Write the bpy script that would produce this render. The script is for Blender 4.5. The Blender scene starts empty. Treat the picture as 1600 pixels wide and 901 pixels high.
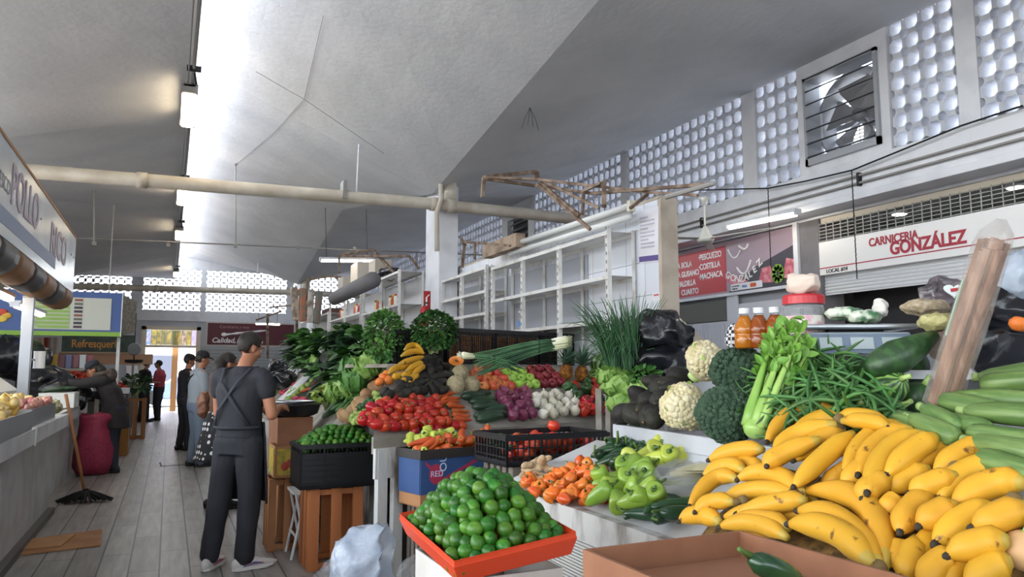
EXPO = 1.25
import bpy, bmesh, math, random
import numpy as np
from mathutils import Vector, Matrix, Euler
rnd = random.Random(11)
SC = bpy.context.scene
COL = SC.collection
PI = math.pi
V = Vector
# ------------------------------------------------------------------ camera
CF, CCX, CCY, CH = 1177.0, 800.0, 450.5, 1.45
PITCH = math.atan((578 - CCY) / CF)
YAW = math.atan((800 - 264) / CF * math.cos(PITCH))
cF = V((math.sin(YAW) * math.cos(PITCH), math.cos(YAW) * math.cos(PITCH), math.sin(PITCH)))
cR = V((math.cos(YAW), -math.sin(YAW), 0))
cU = cR.cross(cF)
CAMP = V((0, 0, CH))
def ray(x, y): return cF + cR * ((x - CCX) / CF) - cU * ((y - CCY) / CF)
def on(x, y, ax, c):
    d = ray(x, y); return CAMP + d * ((c - CAMP[ax]) / d[ax])
def atX(x, y, c): return on(x, y, 0, c)
def atY(x, y, c): return on(x, y, 1, c)
def atZ(x, y, c): return on(x, y, 2, c)
def atD(x, y, d): return CAMP + ray(x, y) * d
cam = bpy.data.cameras.new('camera'); co = bpy.data.objects.new('camera', cam); COL.objects.link(co)
cam.sensor_width = 36; cam.lens = CF / 1600 * 36; cam.clip_start = .05; cam.clip_end = 300
co.matrix_world = Matrix.Translation(CAMP) @ Matrix((cR, cU, -cF)).transposed().to_4x4()
SC.camera = co
# ------------------------------------------------------------------ materials
MATS = {}
def lin(c):
    if isinstance(c, str):
        c = c.lstrip('#'); c = [int(c[i:i + 2], 16) / 255 for i in (0, 2, 4)]
    return tuple((v / 12.92 if v <= .04045 else ((v + .055) / 1.055) ** 2.4) for v in c[:3]) + (1,)
def M(name, col='#808080', rough=.6, metal=0, spec=.5, c2=None, ns=8, lo=.4, hi=.6, bump=0, bs=40, rand=0, trans=0, emit=0, alpha=1, sss=0, stretch=None, detail=4):
    """principled material: base colour, optional second colour mixed by noise, noise bump, per object brightness variation"""
    if name in MATS: return MATS[name]
    m = bpy.data.materials.new(name); MATS[name] = m; m.use_nodes = True
    nt = m.node_tree; N = nt.nodes; L = nt.links; b = N['Principled BSDF']
    b.inputs['Roughness'].default_value = rough; b.inputs['Metallic'].default_value = metal
    b.inputs['Specular IOR Level'].default_value = spec
    b.inputs['Transmission Weight'].default_value = trans
    b.inputs['Alpha'].default_value = alpha
    if sss: b.inputs['Subsurface Weight'].default_value = sss; b.inputs['Subsurface Radius'].default_value = (.02, .01, .005)
    c = lin(col); out = None
    tc = N.new('ShaderNodeTexCoord'); src = tc.outputs['Object']
    if stretch:
        mp = N.new('ShaderNodeMapping'); mp.inputs['Scale'].default_value = stretch; L.new(src, mp.inputs[0]); src = mp.outputs[0]
    if rand:
        oi = N.new('ShaderNodeObjectInfo'); ad = N.new('ShaderNodeVectorMath'); ad.operation = 'SCALE'
        cx = N.new('ShaderNodeCombineXYZ')
        for i in range(3): L.new(oi.outputs['Random'], cx.inputs[i])
        L.new(cx.outputs[0], ad.inputs[0]); ad.inputs['Scale'].default_value = 37.0
        a2 = N.new('ShaderNodeVectorMath'); L.new(src, a2.inputs[0]); L.new(ad.outputs[0], a2.inputs[1]); src = a2.outputs[0]
    b.inputs['Base Color'].default_value = c
    if c2:
        t = N.new('ShaderNodeTexNoise'); t.inputs['Scale'].default_value = ns; t.inputs['Detail'].default_value = detail; L.new(src, t.inputs['Vector'])
        r = N.new('ShaderNodeValToRGB'); r.color_ramp.elements[0].position = lo; r.color_ramp.elements[1].position = hi
        r.color_ramp.elements[0].color = c; r.color_ramp.elements[1].color = lin(c2)
        L.new(t.outputs['Fac'], r.inputs[0]); out = r.outputs[0]
    if rand:
        hs = N.new('ShaderNodeHueSaturation'); mr = N.new('ShaderNodeMapRange'); L.new(oi.outputs['Random'], mr.inputs[0])
        mr.inputs['To Min'].default_value = 1 - rand; mr.inputs['To Max'].default_value = 1 + rand
        L.new(mr.outputs[0], hs.inputs['Value'])
        m2 = N.new('ShaderNodeMapRange'); mu = N.new('ShaderNodeMath'); mu.operation = 'FRACT'; mm = N.new('ShaderNodeMath'); mm.operation = 'MULTIPLY'
        mm.inputs[1].default_value = 7.31; L.new(oi.outputs['Random'], mm.inputs[0]); L.new(mm.outputs[0], mu.inputs[0]); L.new(mu.outputs[0], m2.inputs[0])
        m2.inputs['To Min'].default_value = .5 - rand * .06; m2.inputs['To Max'].default_value = .5 + rand * .06; L.new(m2.outputs[0], hs.inputs['Hue'])
        if out: L.new(out, hs.inputs['Color'])
        else: hs.inputs['Color'].default_value = c
        out = hs.outputs[0]
    if out: L.new(out, b.inputs['Base Color'])
    if bump:
        t2 = N.new('ShaderNodeTexNoise'); t2.inputs['Scale'].default_value = bs; t2.inputs['Detail'].default_value = 5; L.new(src, t2.inputs['Vector'])
        bp = N.new('ShaderNodeBump'); bp.inputs['Strength'].default_value = bump; bp.inputs['Distance'].default_value = .01
        L.new(t2.outputs['Fac'], bp.inputs['Height']); L.new(bp.outputs[0], b.inputs['Normal'])
    if emit:
        b.inputs['Emission Color'].default_value = c; b.inputs['Emission Strength'].default_value = emit
    return m
def nodes(m): return m.node_tree, m.node_tree.nodes, m.node_tree.links, m.node_tree.nodes['Principled BSDF']
# ------------------------------------------------------------------ mesh builder
class MB:
    def __init__(s): s.v = []; s.f = []; s.mi = []; s.sm = []; s.m = 0; s.smooth = False
    def face(s, idx): s.f.append(tuple(idx)); s.mi.append(s.m); s.sm.append(s.smooth)
    def add(s, vs, fs):
        o = len(s.v); s.v += [V(p) for p in vs]
        for f in fs: s.face([i + o for i in f])
    def box(s, c, d, rz=0, rot=None):
        R = (rot or Euler((0, 0, rz))).to_matrix(); c = V(c); h = V(d) / 2
        vs = [c + R @ V((sx * h.x, sy * h.y, sz * h.z)) for sx in (-1, 1) for sy in (-1, 1) for sz in (-1, 1)]
        s.add(vs, [(0, 1, 3, 2), (4, 6, 7, 5), (0, 4, 5, 1), (2, 3, 7, 6), (0, 2, 6, 4), (1, 5, 7, 3)]); return s
    def bx(s, x0, x1, y0, y1, z0, z1): return s.box(((x0 + x1) / 2, (y0 + y1) / 2, (z0 + z1) / 2), (x1 - x0, y1 - y0, z1 - z0))
    def beam(s, p, q, w, h=None, up=(0, 0, 1)):
        p, q = V(p), V(q); h = h or w; d = (q - p).normalized(); u = V(up)
        if abs(d.dot(u)) > .98: u = V((1, 0, 0)) if abs(d.x) < .9 else V((0, 1, 0))
        r = d.cross(u).normalized() * w / 2; u = r.cross(d).normalized() * h / 2
        vs = [a + i * r + j * u for a in (p, q) for i, j in ((-1, -1), (1, -1), (1, 1), (-1, 1))]
        s.add(vs, [(3, 2, 1, 0), (4, 5, 6, 7), (0, 1, 5, 4), (1, 2, 6, 5), (2, 3, 7, 6), (3, 0, 4, 7)]); return s
    def tube(s, pts, rad, n=8, cap=True, flat=None):
        """swept tube, rad a number or list; flat=(a,b) elliptic factors"""
        pts = [V(p) for p in pts]; k = len(pts); R = rad if isinstance(rad, (list, tuple)) else [rad] * k
        t0 = (pts[1] - pts[0]).normalized(); u = V((0, 0, 1))
        if abs(t0.dot(u)) > .9: u = V((1, 0, 0))
        x = t0.cross(u).normalized(); o = len(s.v); fa, fb = flat or (1, 1)
        for i in range(k):
            t = (pts[min(i + 1, k - 1)] - pts[max(i - 1, 0)]); t = t.normalized() if t.length > 1e-9 else t0
            x = (x - t * x.dot(t)); x = x.normalized() if x.length > 1e-6 else t.orthogonal().normalized(); y = t.cross(x)
            for j in range(n):
                a = 2 * PI * j / n; s.v.append(pts[i] + x * (math.cos(a) * R[i] * fa) + y * (math.sin(a) * R[i] * fb))
        for i in range(k - 1):
            for j in range(n):
                s.face((o + i * n + j, o + i * n + (j + 1) % n, o + (i + 1) * n + (j + 1) % n, o + (i + 1) * n + j))
        if cap: s.face([o + j for j in range(n)][::-1]); s.face([o + (k - 1) * n + j for j in range(n)])
        return s
    def lathe(s, prof, n=16, c=(0, 0, 0), lobes=0, amp=0, axis=None, cap=True):
        """prof: (r, z) list; lobes: cosine modulation"""
        Rm = axis.to_matrix() if axis else Matrix.Identity(3); c = V(c); o = len(s.v); k = len(prof)
        for r, z in prof:
            for j in range(n):
                a = 2 * PI * j / n; rr = r * (1 + amp * math.cos(lobes * a)); s.v.append(c + Rm @ V((rr * math.cos(a), rr * math.sin(a), z)))
        for i in range(k - 1):
            for j in range(n): s.face((o + i * n + j, o + i * n + (j + 1) % n, o + (i + 1) * n + (j + 1) % n, o + (i + 1) * n + j))
        if cap: s.face([o + j for j in range(n)][::-1]); s.face([o + (k - 1) * n + j for j in range(n)])
        return s
    def ell(s, c, r, n=12, m=8, rot=None):
        r = (r, r, r) if not isinstance(r, (tuple, list, Vector)) else r; Rm = rot.to_matrix() if rot else Matrix.Identity(3); c = V(c); o = len(s.v)
        for i in range(1, m):
            t = PI * i / m
            for j in range(n):
                a = 2 * PI * j / n; s.v.append(c + Rm @ V((r[0] * math.sin(t) * math.cos(a), r[1] * math.sin(t) * math.sin(a), -r[2] * math.cos(t))))
        b = len(s.v); s.v.append(c + Rm @ V((0, 0, -r[2]))); s.v.append(c + Rm @ V((0, 0, r[2])))
        for i in range(m - 2):
            for j in range(n): s.face((o + i * n + j, o + i * n + (j + 1) % n, o + (i + 1) * n + (j + 1) % n, o + (i + 1) * n + j))
        for j in range(n): s.face((b, o + (j + 1) % n, o + j)); s.face((b + 1, o + (m - 2) * n + j, o + (m - 2) * n + (j + 1) % n))
        return s
    def loft(s, rings, cap=True):
        """rings: list of equal-length point loops"""
        o = len(s.v); n = len(rings[0])
        for r in rings: s.v += [V(p) for p in r]
        for i in range(len(rings) - 1):
            for j in range(n): s.face((o + i * n + j, o + i * n + (j + 1) % n, o + (i + 1) * n + (j + 1) % n, o + (i + 1) * n + j))
        if cap: s.face([o + j for j in range(n)][::-1]); s.face([o + (len(rings) - 1) * n + j for j in range(n)])
        return s
    def prism(s, poly, fn, t0, t1):
        """poly 2D points; fn(u, v, t) -> 3D"""
        n = len(poly); o = len(s.v)
        s.v += [V(fn(u, v, t0)) for u, v in poly] + [V(fn(u, v, t1)) for u, v in poly]
        s.face([o + i for i in range(n)][::-1]); s.face([o + n + i for i in range(n)])
        for i in range(n): s.face((o + i, o + (i + 1) % n, o + n + (i + 1) % n, o + n + i))
        return s
    def leaf(s, p, d, up, L, W, cup=.2, seg=3, drop=.2, tip=0.0):
        """a leaf blade of 2 x seg quads, bent along its length"""
        p, d, up = V(p), V(d).normalized(), V(up); r = d.cross(up)
        r = r.normalized() if r.length > 1e-6 else d.orthogonal().normalized(); up = r.cross(d).normalized(); o = len(s.v)
        for i in range(seg + 1):
            t = i / seg; w = W * (math.sin(PI * (t * .9 + .06)) ** .8) * .5 + tip * (1 if 0 < i < seg else 0)
            c = p + d * (L * t) - up * (drop * L * t * t)
            s.v += [c - r * w + up * (cup * w), c, c + r * w + up * (cup * w)]
        for i in range(seg):
            a = o + i * 3; s.face((a, a + 1, a + 4, a + 3)); s.face((a + 1, a + 2, a + 5, a + 4))
        return s
    def xf(s, mat, start=0):
        for i in range(start, len(s.v)): s.v[i] = mat @ s.v[i]
        return s
    def build(s, name, mat=None, parent=None, loc=None, smooth=None, bev=0, sub=0, rz=0):
        me = bpy.data.meshes.new(name); me.from_pydata([tuple(p) for p in s.v], [], s.f)
        for m in (mat if isinstance(mat, (list, tuple)) else [mat]):
            if m: me.materials.append(m)
        if len(me.polygons) == len(s.f):
            me.polygons.foreach_set('material_index', s.mi)
            me.polygons.foreach_set('use_smooth', s.sm if smooth is None else [smooth] * len(s.f))
        me.validate(); me.update()
        o = bpy.data.objects.new(name, me); COL.objects.link(o)
        if parent: o.parent = parent
        if loc is not None: o.location = loc
        if rz: o.rotation_euler = (0, 0, rz)
        if bev:
            b = o.modifiers.new('b', 'BEVEL'); b.width = bev; b.segments = 2; b.limit_method = 'ANGLE'; b.harden_normals = False
        if sub:
            b = o.modifiers.new('s', 'SUBSURF'); b.levels = sub; b.render_levels = sub
        return o
    def fused(s, name, mat, parent=None, voxel=.012, smooth=4, loc=None):
        """union of overlapping closed shapes into one continuous surface"""
        o = s.build(name, mat, parent, loc, True)
        r = o.modifiers.new('r', 'REMESH'); r.mode = 'VOXEL'; r.voxel_size = voxel
        if smooth: k = o.modifiers.new('k', 'SMOOTH'); k.factor = .5; k.iterations = smooth
        dg = bpy.context.evaluated_depsgraph_get(); me = bpy.data.meshes.new_from_object(o.evaluated_get(dg), depsgraph=dg)
        o.modifiers.clear(); old = o.data; o.data = me; bpy.data.meshes.remove(old); me.name = name
        if not me.materials: me.materials.append(mat)
        me.polygons.foreach_set('use_smooth', [True] * len(me.polygons))
        me.polygons.foreach_set('material_index', [0] * len(me.polygons)); me.update()
        return o
def tag(o, label, cat, group=None, kind=None):
    o['label'] = label; o['category'] = cat
    if group: o['group'] = group
    if kind: o['kind'] = kind
    return o
def thing(name, label, cat, loc=(0, 0, 0), rz=0, group=None, rot=None):
    o = bpy.data.objects.new(name, None); COL.objects.link(o); o.location = loc; o.empty_display_size = .05
    o.rotation_euler = rot if rot else (0, 0, rz)
    return tag(o, label, cat, group)
def struct(o): o['kind'] = 'structure'; return o
KIDS = {}
def kids(o):
    if o.name not in KIDS: KIDS[o.name] = [c for c in bpy.data.objects if c.parent == o]
    return KIDS[o.name]
def dup(root, loc=None, rot=None, sc=None, label=None, group=None, M4=None):
    r = root.copy(); COL.objects.link(r)
    if label: r['label'] = label
    if group: r['group'] = group
    if M4 is not None: r.matrix_world = M4
    else:
        if loc is not None: r.location = loc
        if rot is not None: r.rotation_euler = rot
        if sc is not None: r.scale = (sc, sc, sc) if not isinstance(sc, (tuple, list)) else sc
    for ch in kids(root):
        c = ch.copy(); COL.objects.link(c); c.parent = r
        for g in kids(ch): d = g.copy(); COL.objects.link(d); d.parent = c
    return r
def purge(o):
    for ch in list(kids(o)):
        for g in kids(ch): bpy.data.objects.remove(g)
        bpy.data.objects.remove(ch)
    bpy.data.objects.remove(o)
class Stock:
    """first use places the prototype itself, later uses copy it"""
    def __init__(s, protos): s.p = protos; s.used = [False] * len(protos); s.i = 0
    def put(s, loc=None, rot=None, sc=None, label=None, group=None, k=None, M4=None):
        k = (s.i % len(s.p)) if k is None else k; s.i += 1; p = s.p[k]
        if s.used[k]: return dup(p, loc, rot, sc, label, group, M4)
        s.used[k] = True
        if label: p['label'] = label
        if group: p['group'] = group
        if M4 is not None: p.matrix_world = M4
        else:
            if loc is not None: p.location = loc
            if rot is not None: p.rotation_euler = rot
            if sc is not None: p.scale = (sc, sc, sc) if not isinstance(sc, (tuple, list)) else sc
        return p
    def done(s):
        for k, p in enumerate(s.p):
            if not s.used[k]: purge(p)
def text(body, size, mat, M4, name='lettering', parent=None, align='LEFT', ext=.003, bold=0, shear=0, space=1):
    c = bpy.data.curves.new(name, 'FONT'); c.body = body; c.size = size; c.extrude = ext; c.align_x = align; c.offset = bold; c.shear = shear; c.space_character = space
    c.materials.append(mat); o = bpy.data.objects.new(name, c); COL.objects.link(o); o.matrix_world = M4
    dg = bpy.context.evaluated_depsgraph_get(); me = bpy.data.meshes.new_from_object(o.evaluated_get(dg), depsgraph=dg)
    bpy.data.objects.remove(o); o = bpy.data.objects.new(name, me); COL.objects.link(o)
    if parent: o.parent = parent
    o.matrix_basis = M4
    return o
def face_m(p, right, up):
    """matrix whose X is right, Y is up (for lettering / flat marks)"""
    r = V(right).normalized(); u = V(up); u = (u - r * u.dot(r)).normalized(); n = r.cross(u)
    m = Matrix((r, u, n)).transposed().to_4x4(); m.translation = V(p); return m
def frame(o, u, v, w=None):
    u = V(u).normalized(); v = V(v); v = (v - u * v.dot(u)).normalized(); w = u.cross(v)
    m = Matrix((u, v, w)).transposed().to_4x4(); m.translation = V(o); return m
def rrot(r=rnd): return Euler((r.uniform(0, 6.28), r.uniform(0, 6.28), r.uniform(0, 6.28)))
def bez(p0, p1, p2, n=8):
    p0, p1, p2 = V(p0), V(p1), V(p2); return [p0 * (1 - t) ** 2 + p1 * 2 * t * (1 - t) + p2 * t * t for t in [i / (n - 1) for i in range(n)]]
def sag(p, q, s, n=10):
    p, q = V(p), V(q); return [p.lerp(q, t) - V((0, 0, s * 4 * t * (1 - t))) for t in [i / (n - 1) for i in range(n)]]
# ------------------------------------------------------------------ world and light
W = bpy.data.worlds.new('sky'); SC.world = W; W.use_nodes = True
wn = W.node_tree.nodes; wl = W.node_tree.links
st = wn.new('ShaderNodeTexSky'); st.sky_type = 'NISHITA'; st.sun_disc = False; st.sun_elevation = math.radians(64); st.sun_rotation = math.radians(-70); st.air_density = 1.2; st.dust_density = 2
hsv = wn.new('ShaderNodeHueSaturation'); hsv.inputs['Saturation'].default_value = .4; wl.new(st.outputs[0], hsv.inputs['Color']); wl.new(hsv.outputs[0], wn['Background'].inputs[0]); wn['Background'].inputs[1].default_value = .6
sl = bpy.data.lights.new('sun', 'SUN'); sl.energy = 5.0; sl.angle = .009; sl.color = (1, .95, .88)
so = bpy.data.objects.new('sun', sl); COL.objects.link(so)
so.rotation_euler = V((.31, .2, -.9)).to_track_quat('-Z', 'Y').to_euler(); so.location = (-20, -6, 25)
SC.view_settings.view_transform = 'Standard'; SC.view_settings.look = 'None'; SC.view_settings.gamma = 1; SC.view_settings.use_curve_mapping = False
SC.view_settings.exposure = EXPO
try:
    SC.cycles.use_denoising = True; SC.cycles.max_bounces = 8; SC.cycles.diffuse_bounces = 5; SC.cycles.transparent_max_bounces = 12
    SC.cycles.sample_clamp_indirect = 6; SC.cycles.caustics_reflective = False; SC.cycles.caustics_refractive = False
except Exception: pass
# ------------------------------------------------------------------ shared materials
white_paint = M('white_paint', '#d9dbe0', .55, c2='#c4c7cd', ns=3, lo=.45, hi=.75, bump=.15, bs=30)
conc = M('ceiling_plaster', '#d2d3d6', .85, c2='#c4c6ca', ns=1.2, lo=.35, hi=.7, bump=.5, bs=14)
metal_w = M('white_metal', '#d8d8d6', .45, c2='#b8b2a8', ns=6, lo=.5, hi=.75)
dark_iron = M('dark_iron', '#2a2a2c', .5, .5)
rust = M('rusty_iron', '#8d7b6b', .75, .2, c2='#5d4a3c', ns=12)
steel = M('steel', '#b4b8bc', .3, .9)
pvc = M('pipe_plastic', '#c9c3b6', .45, c2='#b5ac9d', ns=3)
blackp = M('black_plastic', '#17181b', .4)
bagblack = M('black_bag_plastic', '#111216', .22, c2='#1c1e24', ns=6, bump=.6, bs=16)
card = M('cardboard', '#a8794f', .8, c2='#9a6c45', ns=5)
card_d = M('cardboard_brown', '#8a5d42', .8, c2='#7d5239', ns=5)
wood = M('crate_wood', '#b57f55', .75, c2='#95623e', ns=4, stretch=(1, 1, .12), lo=.35, hi=.7)
wood_o = M('crate_wood_orange', '#b9713f', .7, c2='#94552b', ns=5, stretch=(1, 1, .1), lo=.35, hi=.7)
oldwhite = M('old_white_wood', '#b9b8b4', .8, c2='#665c52', ns=7, lo=.5, hi=.68, stretch=(1, 1, .35), bump=.4, bs=40)
greywood = M('weathered_board', '#9b958c', .85, c2='#6d655c', ns=6, stretch=(.25, 1, 1), lo=.4, hi=.7)
glow = M('lamp_glow', '#fff1d8', .5, emit=14)
glow_w = M('tube_glow', '#fff4e2', .5, emit=9)
red = M('red_paint', '#b3242c', .5)
blackink = M('black_ink', '#20201f', .6)
whiteink = M('white_ink', '#ececec', .6)
clearp = M('clear_plastic', '#eef2f6', .12, trans=.85, alpha=.32, bump=.5, bs=20)
# floor: grey wood-look planks running down the aisle
fm = M('floor_planks', '#8b8884', .4); nt, N, L, b = nodes(fm)
tc = N.new('ShaderNodeTexCoord'); mp = N.new('ShaderNodeMapping'); mp.inputs['Rotation'].default_value = (0, 0, PI / 2); L.new(tc.outputs['Object'], mp.inputs[0])
bt = N.new('ShaderNodeTexBrick'); bt.offset = .5; bt.inputs['Scale'].default_value = 1; bt.inputs['Brick Width'].default_value = 1.25; bt.inputs['Row Height'].default_value = .205
bt.inputs['Mortar Size'].default_value = .006; bt.inputs['Color1'].default_value = lin('#a5a29d'); bt.inputs['Color2'].default_value = lin('#8d8a86'); bt.inputs['Mortar'].default_value = lin('#3f3d3b'); bt.inputs['Bias'].default_value = -.2
L.new(mp.outputs[0], bt.inputs['Vector'])
m2 = N.new('ShaderNodeMapping'); m2.inputs['Scale'].default_value = (9, .9, 1); L.new(tc.outputs['Object'], m2.inputs[0])
tn = N.new('ShaderNodeTexNoise'); tn.inputs['Scale'].default_value = 2.2; tn.inputs['Detail'].default_value = 7; L.new(m2.outputs[0], tn.inputs['Vector'])
mx = N.new('ShaderNodeMix'); mx.data_type = 'RGBA'; mx.blend_type = 'MULTIPLY'; mx.inputs[0].default_value = .75
rp = N.new('ShaderNodeValToRGB'); rp.color_ramp.elements[0].position = .3; rp.color_ramp.elements[0].color = (.45, .43, .42, 1); rp.color_ramp.elements[1].position = .7; rp.color_ramp.elements[1].color = (1, 1, 1, 1)
L.new(tn.outputs['Fac'], rp.inputs[0]); L.new(bt.outputs['Color'], mx.inputs[6]); L.new(rp.outputs[0], mx.inputs[7]); L.new(mx.outputs[2], b.inputs['Base Color'])
# white glazed wall tile
tile = M('white_tile', '#dfe2e8', .18); nt, N, L, b = nodes(tile)
tc = N.new('ShaderNodeTexCoord'); sx = N.new('ShaderNodeSeparateXYZ'); cx = N.new('ShaderNodeCombineXYZ'); ad = N.new('ShaderNodeMath')
L.new(tc.outputs['Object'], sx.inputs[0]); L.new(sx.outputs[0], ad.inputs[0]); L.new(sx.outputs[1], ad.inputs[1]); L.new(ad.outputs[0], cx.inputs[0]); L.new(sx.outputs[2], cx.inputs[1])
bt = N.new('ShaderNodeTexBrick'); bt.offset = 0; bt.inputs['Scale'].default_value = 1; bt.inputs['Brick Width'].default_value = .3; bt.inputs['Row Height'].default_value = .3; bt.inputs['Mortar Size'].default_value = .004
bt.inputs['Color1'].default_value = lin('#dfe3ea'); bt.inputs['Color2'].default_value = lin('#d8dce4'); bt.inputs['Mortar'].default_value = lin('#a3a6ac'); L.new(cx.outputs[0], bt.inputs['Vector']); L.new(bt.outputs['Color'], b.inputs['Base Color'])
# ------------------------------------------------------------------ floor and ceiling shells
o = MB().bx(-9, 9, -8, 29.6, -.12, 0).build('floor', fm); struct(o)
street = M('street_asphalt', '#a9a7a3', .9, c2='#97948f', ns=3)
o = MB().bx(-45, 45, -40, 80, -.3, -.13).build('ground', street); struct(o)
AX, XC, XL, YC, BY = 3.3, 3.35, -3.28, 10.2, 6.35
def shell(cx, cy, xl, xr, yb, yf, zc, ze, n=10, th=.1, lift=0):
    m = MB(); m.smooth = False
    def z(u, v): return ze - (ze - zc) * (1 - abs(u)) * (1 - abs(v)) + lift * max(0, -u)
    us = [i / n for i in range(-n, n + 1)]
    P = lambda u, v, dz: V((cx + u * (xr if u > 0 else xl), cy + v * (yf if v > 0 else yb), z(u, v) + dz))
    k = len(us)
    for dz in (0, th): m.v += [P(u, v, dz) for v in us for u in us]
    for j in range(k - 1):
        for i in range(k - 1):
            a = j * k + i; m.face((a, a + k, a + k + 1, a + 1)); a += k * k; m.face((a, a + 1, a + k + 1, a + k))
    per = [i for i in range(k)] + [j * k + k - 1 for j in range(1, k)] + [(k - 1) * k + i for i in range(k - 2, -1, -1)] + [j * k for j in range(k - 2, 0, -1)]
    for q in range(len(per)):
        a, b_ = per[q], per[(q + 1) % len(per)]; m.face((a, b_, b_ + k * k, a + k * k))
    return struct(m.build('ceiling', conc))
for cy, y0, y1 in ((YC, BY, BY), (YC + 2 * BY, BY, BY), (YC - 2 * BY, BY, BY)):
    shell(XC, cy, 3.7, 3.3, y0, y1, 3.98, 5.0, lift=.6)
    shell(XL, cy, 3.33, 3.4, y0, y1, 3.75, 4.68)
# thin casting seams on the lit shell
seam = M('plaster_seam', '#8d8f95', .9)
def zroof(x, y):
    u = (x - XC) / (3.3 if x > XC else 3.7); v = (y - YC) / BY
    v = ((v + 1) % 2) - 1
    return 5.0 - 1.02 * (1 - abs(u)) * (1 - abs(v)) + .6 * max(0, -u)
def onroof(px, py):
    lo, hi = 2., 40.
    d = ray(px, py)
    t = 3.
    while t < 40:
        p = CAMP + d * t
        if p.z >= zroof(p.x, p.y) - .004: return p - d * .02
        t += .01
    return CAMP + d * t
# columns
def column(x, y):
    m = MB().bx(x, x + .29, y, y + .62, 0, 4.1)
    o = m.build('pillar', white_paint, bev=.01); struct(o); return o
column(3.43, 10.1); column(3.43, 10.1 + 2 * BY)
# ------------------------------------------------------------------ pierced block screens
def screen_mesh(cols, rows, p, r1, r2, th):
    m = MB(); N_ = 12
    ring = []
    h = p / 2; s = r2
    k = s * .72
    for cxs, cys in ((1, 1), (-1, 1), (-1, -1), (1, -1)):
        cpt = V((cxs * h, cys * h))
        a = [V((cxs * h, cys * (h - s))), V((cxs * (h - k), cys * (h - k))), V((cxs * (h - s), cys * h))]
        if cxs * cys < 0: a = a[::-1]
        ring += a
    inner = []
    for q in ring:
        a = math.atan2(q.y, q.x); inner.append(V((math.cos(a) * r1, math.sin(a) * r1)))
    nr = len(ring)
    for i in range(cols):
        for j in range(rows):
            c = V(((i + .5) * p, (j + .5) * p)); o = len(m.v)
            for z in (0, th):
                m.v += [V((c.x + q.x, z, c.y + q.y)) for q in ring] + [V((c.x + q.x, z, c.y + q.y)) for q in inner]
            for t in range(nr):
                t2 = (t + 1) % nr; A = lambda layer, ins, tt: o + layer * 2 * nr + ins * nr + tt
                m.face((A(0, 0, t), A(0, 0, t2), A(0, 1, t2), A(0, 1, t))); m.face((A(1, 0, t), A(1, 1, t), A(1, 1, t2), A(1, 0, t2)))
                m.face((A(0, 1, t), A(0, 1, t2), A(1, 1, t2), A(1, 1, t)))
                if t % 3 != 2: m.face((A(0, 0, t2), A(0, 0, t), A(1, 0, t), A(1, 0, t2)))
    return m
blockm = M('screen_block', '#c9ccd3', .7, c2='#b9bcc4', ns=4, bump=.2, bs=40)
XR = 6.65
sm = None; PB = .192
z0s, rows = 3.72, 7
def rwall(o): return struct(o)
# list of right-wall bays: (y start, columns); the pilasters fill the gaps between
bays = []
# ------------------------------------------------------------------ right wall: beam, screens, fan opening
def screen(y0, cols, z0, rows, px, pz, r1, r2, x=XR, name='wall_right_screen', cache={}):
    key = (cols, rows, px, pz, r1)
    if key not in cache:
        m = screen_mesh(cols, rows, 1.0, r1, r2, 1.0)
        for p in m.v: p.x, p.y, p.z = p.y * .2, p.x * px, p.z * pz
        o = m.build(name, blockm); cache[key] = o
    else:
        o = bpy.data.objects.new(name, cache[key].data); COL.objects.link(o)
    o.location = (x, y0, z0); return struct(o)
PX, PZ, Z0 = .18, .195, 3.68
bays = [(-3.2, 16), (0, 11), (2.5, 10), (4.5, 4), (6.46, 4), (7.42, 15), (10.32, 18), (15.2, 16), (18.3, 18), (21.75, 18), (25.2, 18)]
prev = -8
edges = []
for y, c in bays:
    screen(y, c, Z0, 7, PX, PZ, .415, .25)
    edges.append((y, y + c * PX))
m = MB()
gap0 = -8
for y0, y1 in edges:
    if not (5.2 < y0 < 6.6) and not (15 < y0 < 15.3): m.bx(XR - .015, XR + .14, gap0, y0, 3.6, 5.06)
    gap0 = y1
m.bx(XR - .015, XR + .14, gap0, 29.3, 3.6, 5.06)
m.bx(XR - .03, XR + .2, 5.225, 5.36, 3.605, 5.05).bx(XR - .03, XR + .2, 6.3, 6.455, 3.605, 5.05).bx(XR - .027, XR + .2, 5.36, 6.3, 4.82, 5.055).bx(XR - .027, XR + .2, 5.36, 6.3, 3.61, 3.78)
m.bx(XR - .015, XR + .14, 13.56, 13.85, 3.6, 5.06).bx(XR - .015, XR + .14, 14.9, 15.2, 3.6, 5.06).bx(XR - .012, XR + .14, 13.85, 14.9, 4.7, 5.055)
m.build('wall_right', white_paint)['kind'] = 'structure'
m = MB().bx(XR - .05, XR + .25, -8, 29.3, 3.262, 3.69).bx(XR - .09, XR + .2, -8, 29.3, 3.25, 3.33)
struct(m.build('trim_1', white_paint, bev=.008))
m = MB().bx(XR + .26, 10.2, -8, 29.3, 3.23, 3.35)
struct(m.build('wall_right_slab', white_paint))
m = MB().bx(10.1, 10.2, -8, 29.3, 0, 3.3)
struct(m.build('wall_back', M('shop_inside', '#8f8d8a', .8)))
# conduits on the beam
cond = M('grey_conduit', '#8d8b88', .5, .3)
m = MB()
for z in (3.5, 3.42): m.tube([(XR - .085, -6, z), (XR - .085, 28.5, z)], .013, 8)
o = m.build('conduit', cond, smooth=True); tag(o, 'pair of thin grey conduits running along the white beam', 'conduit')
cl = MB()
for y in (5.6, 8.2, 11, 14):
    c_ = MB().bx(XR - .1, XR - .05, y - .015, y + .015, 3.39, 3.53).build('clamp', dark_iron, o)
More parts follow.
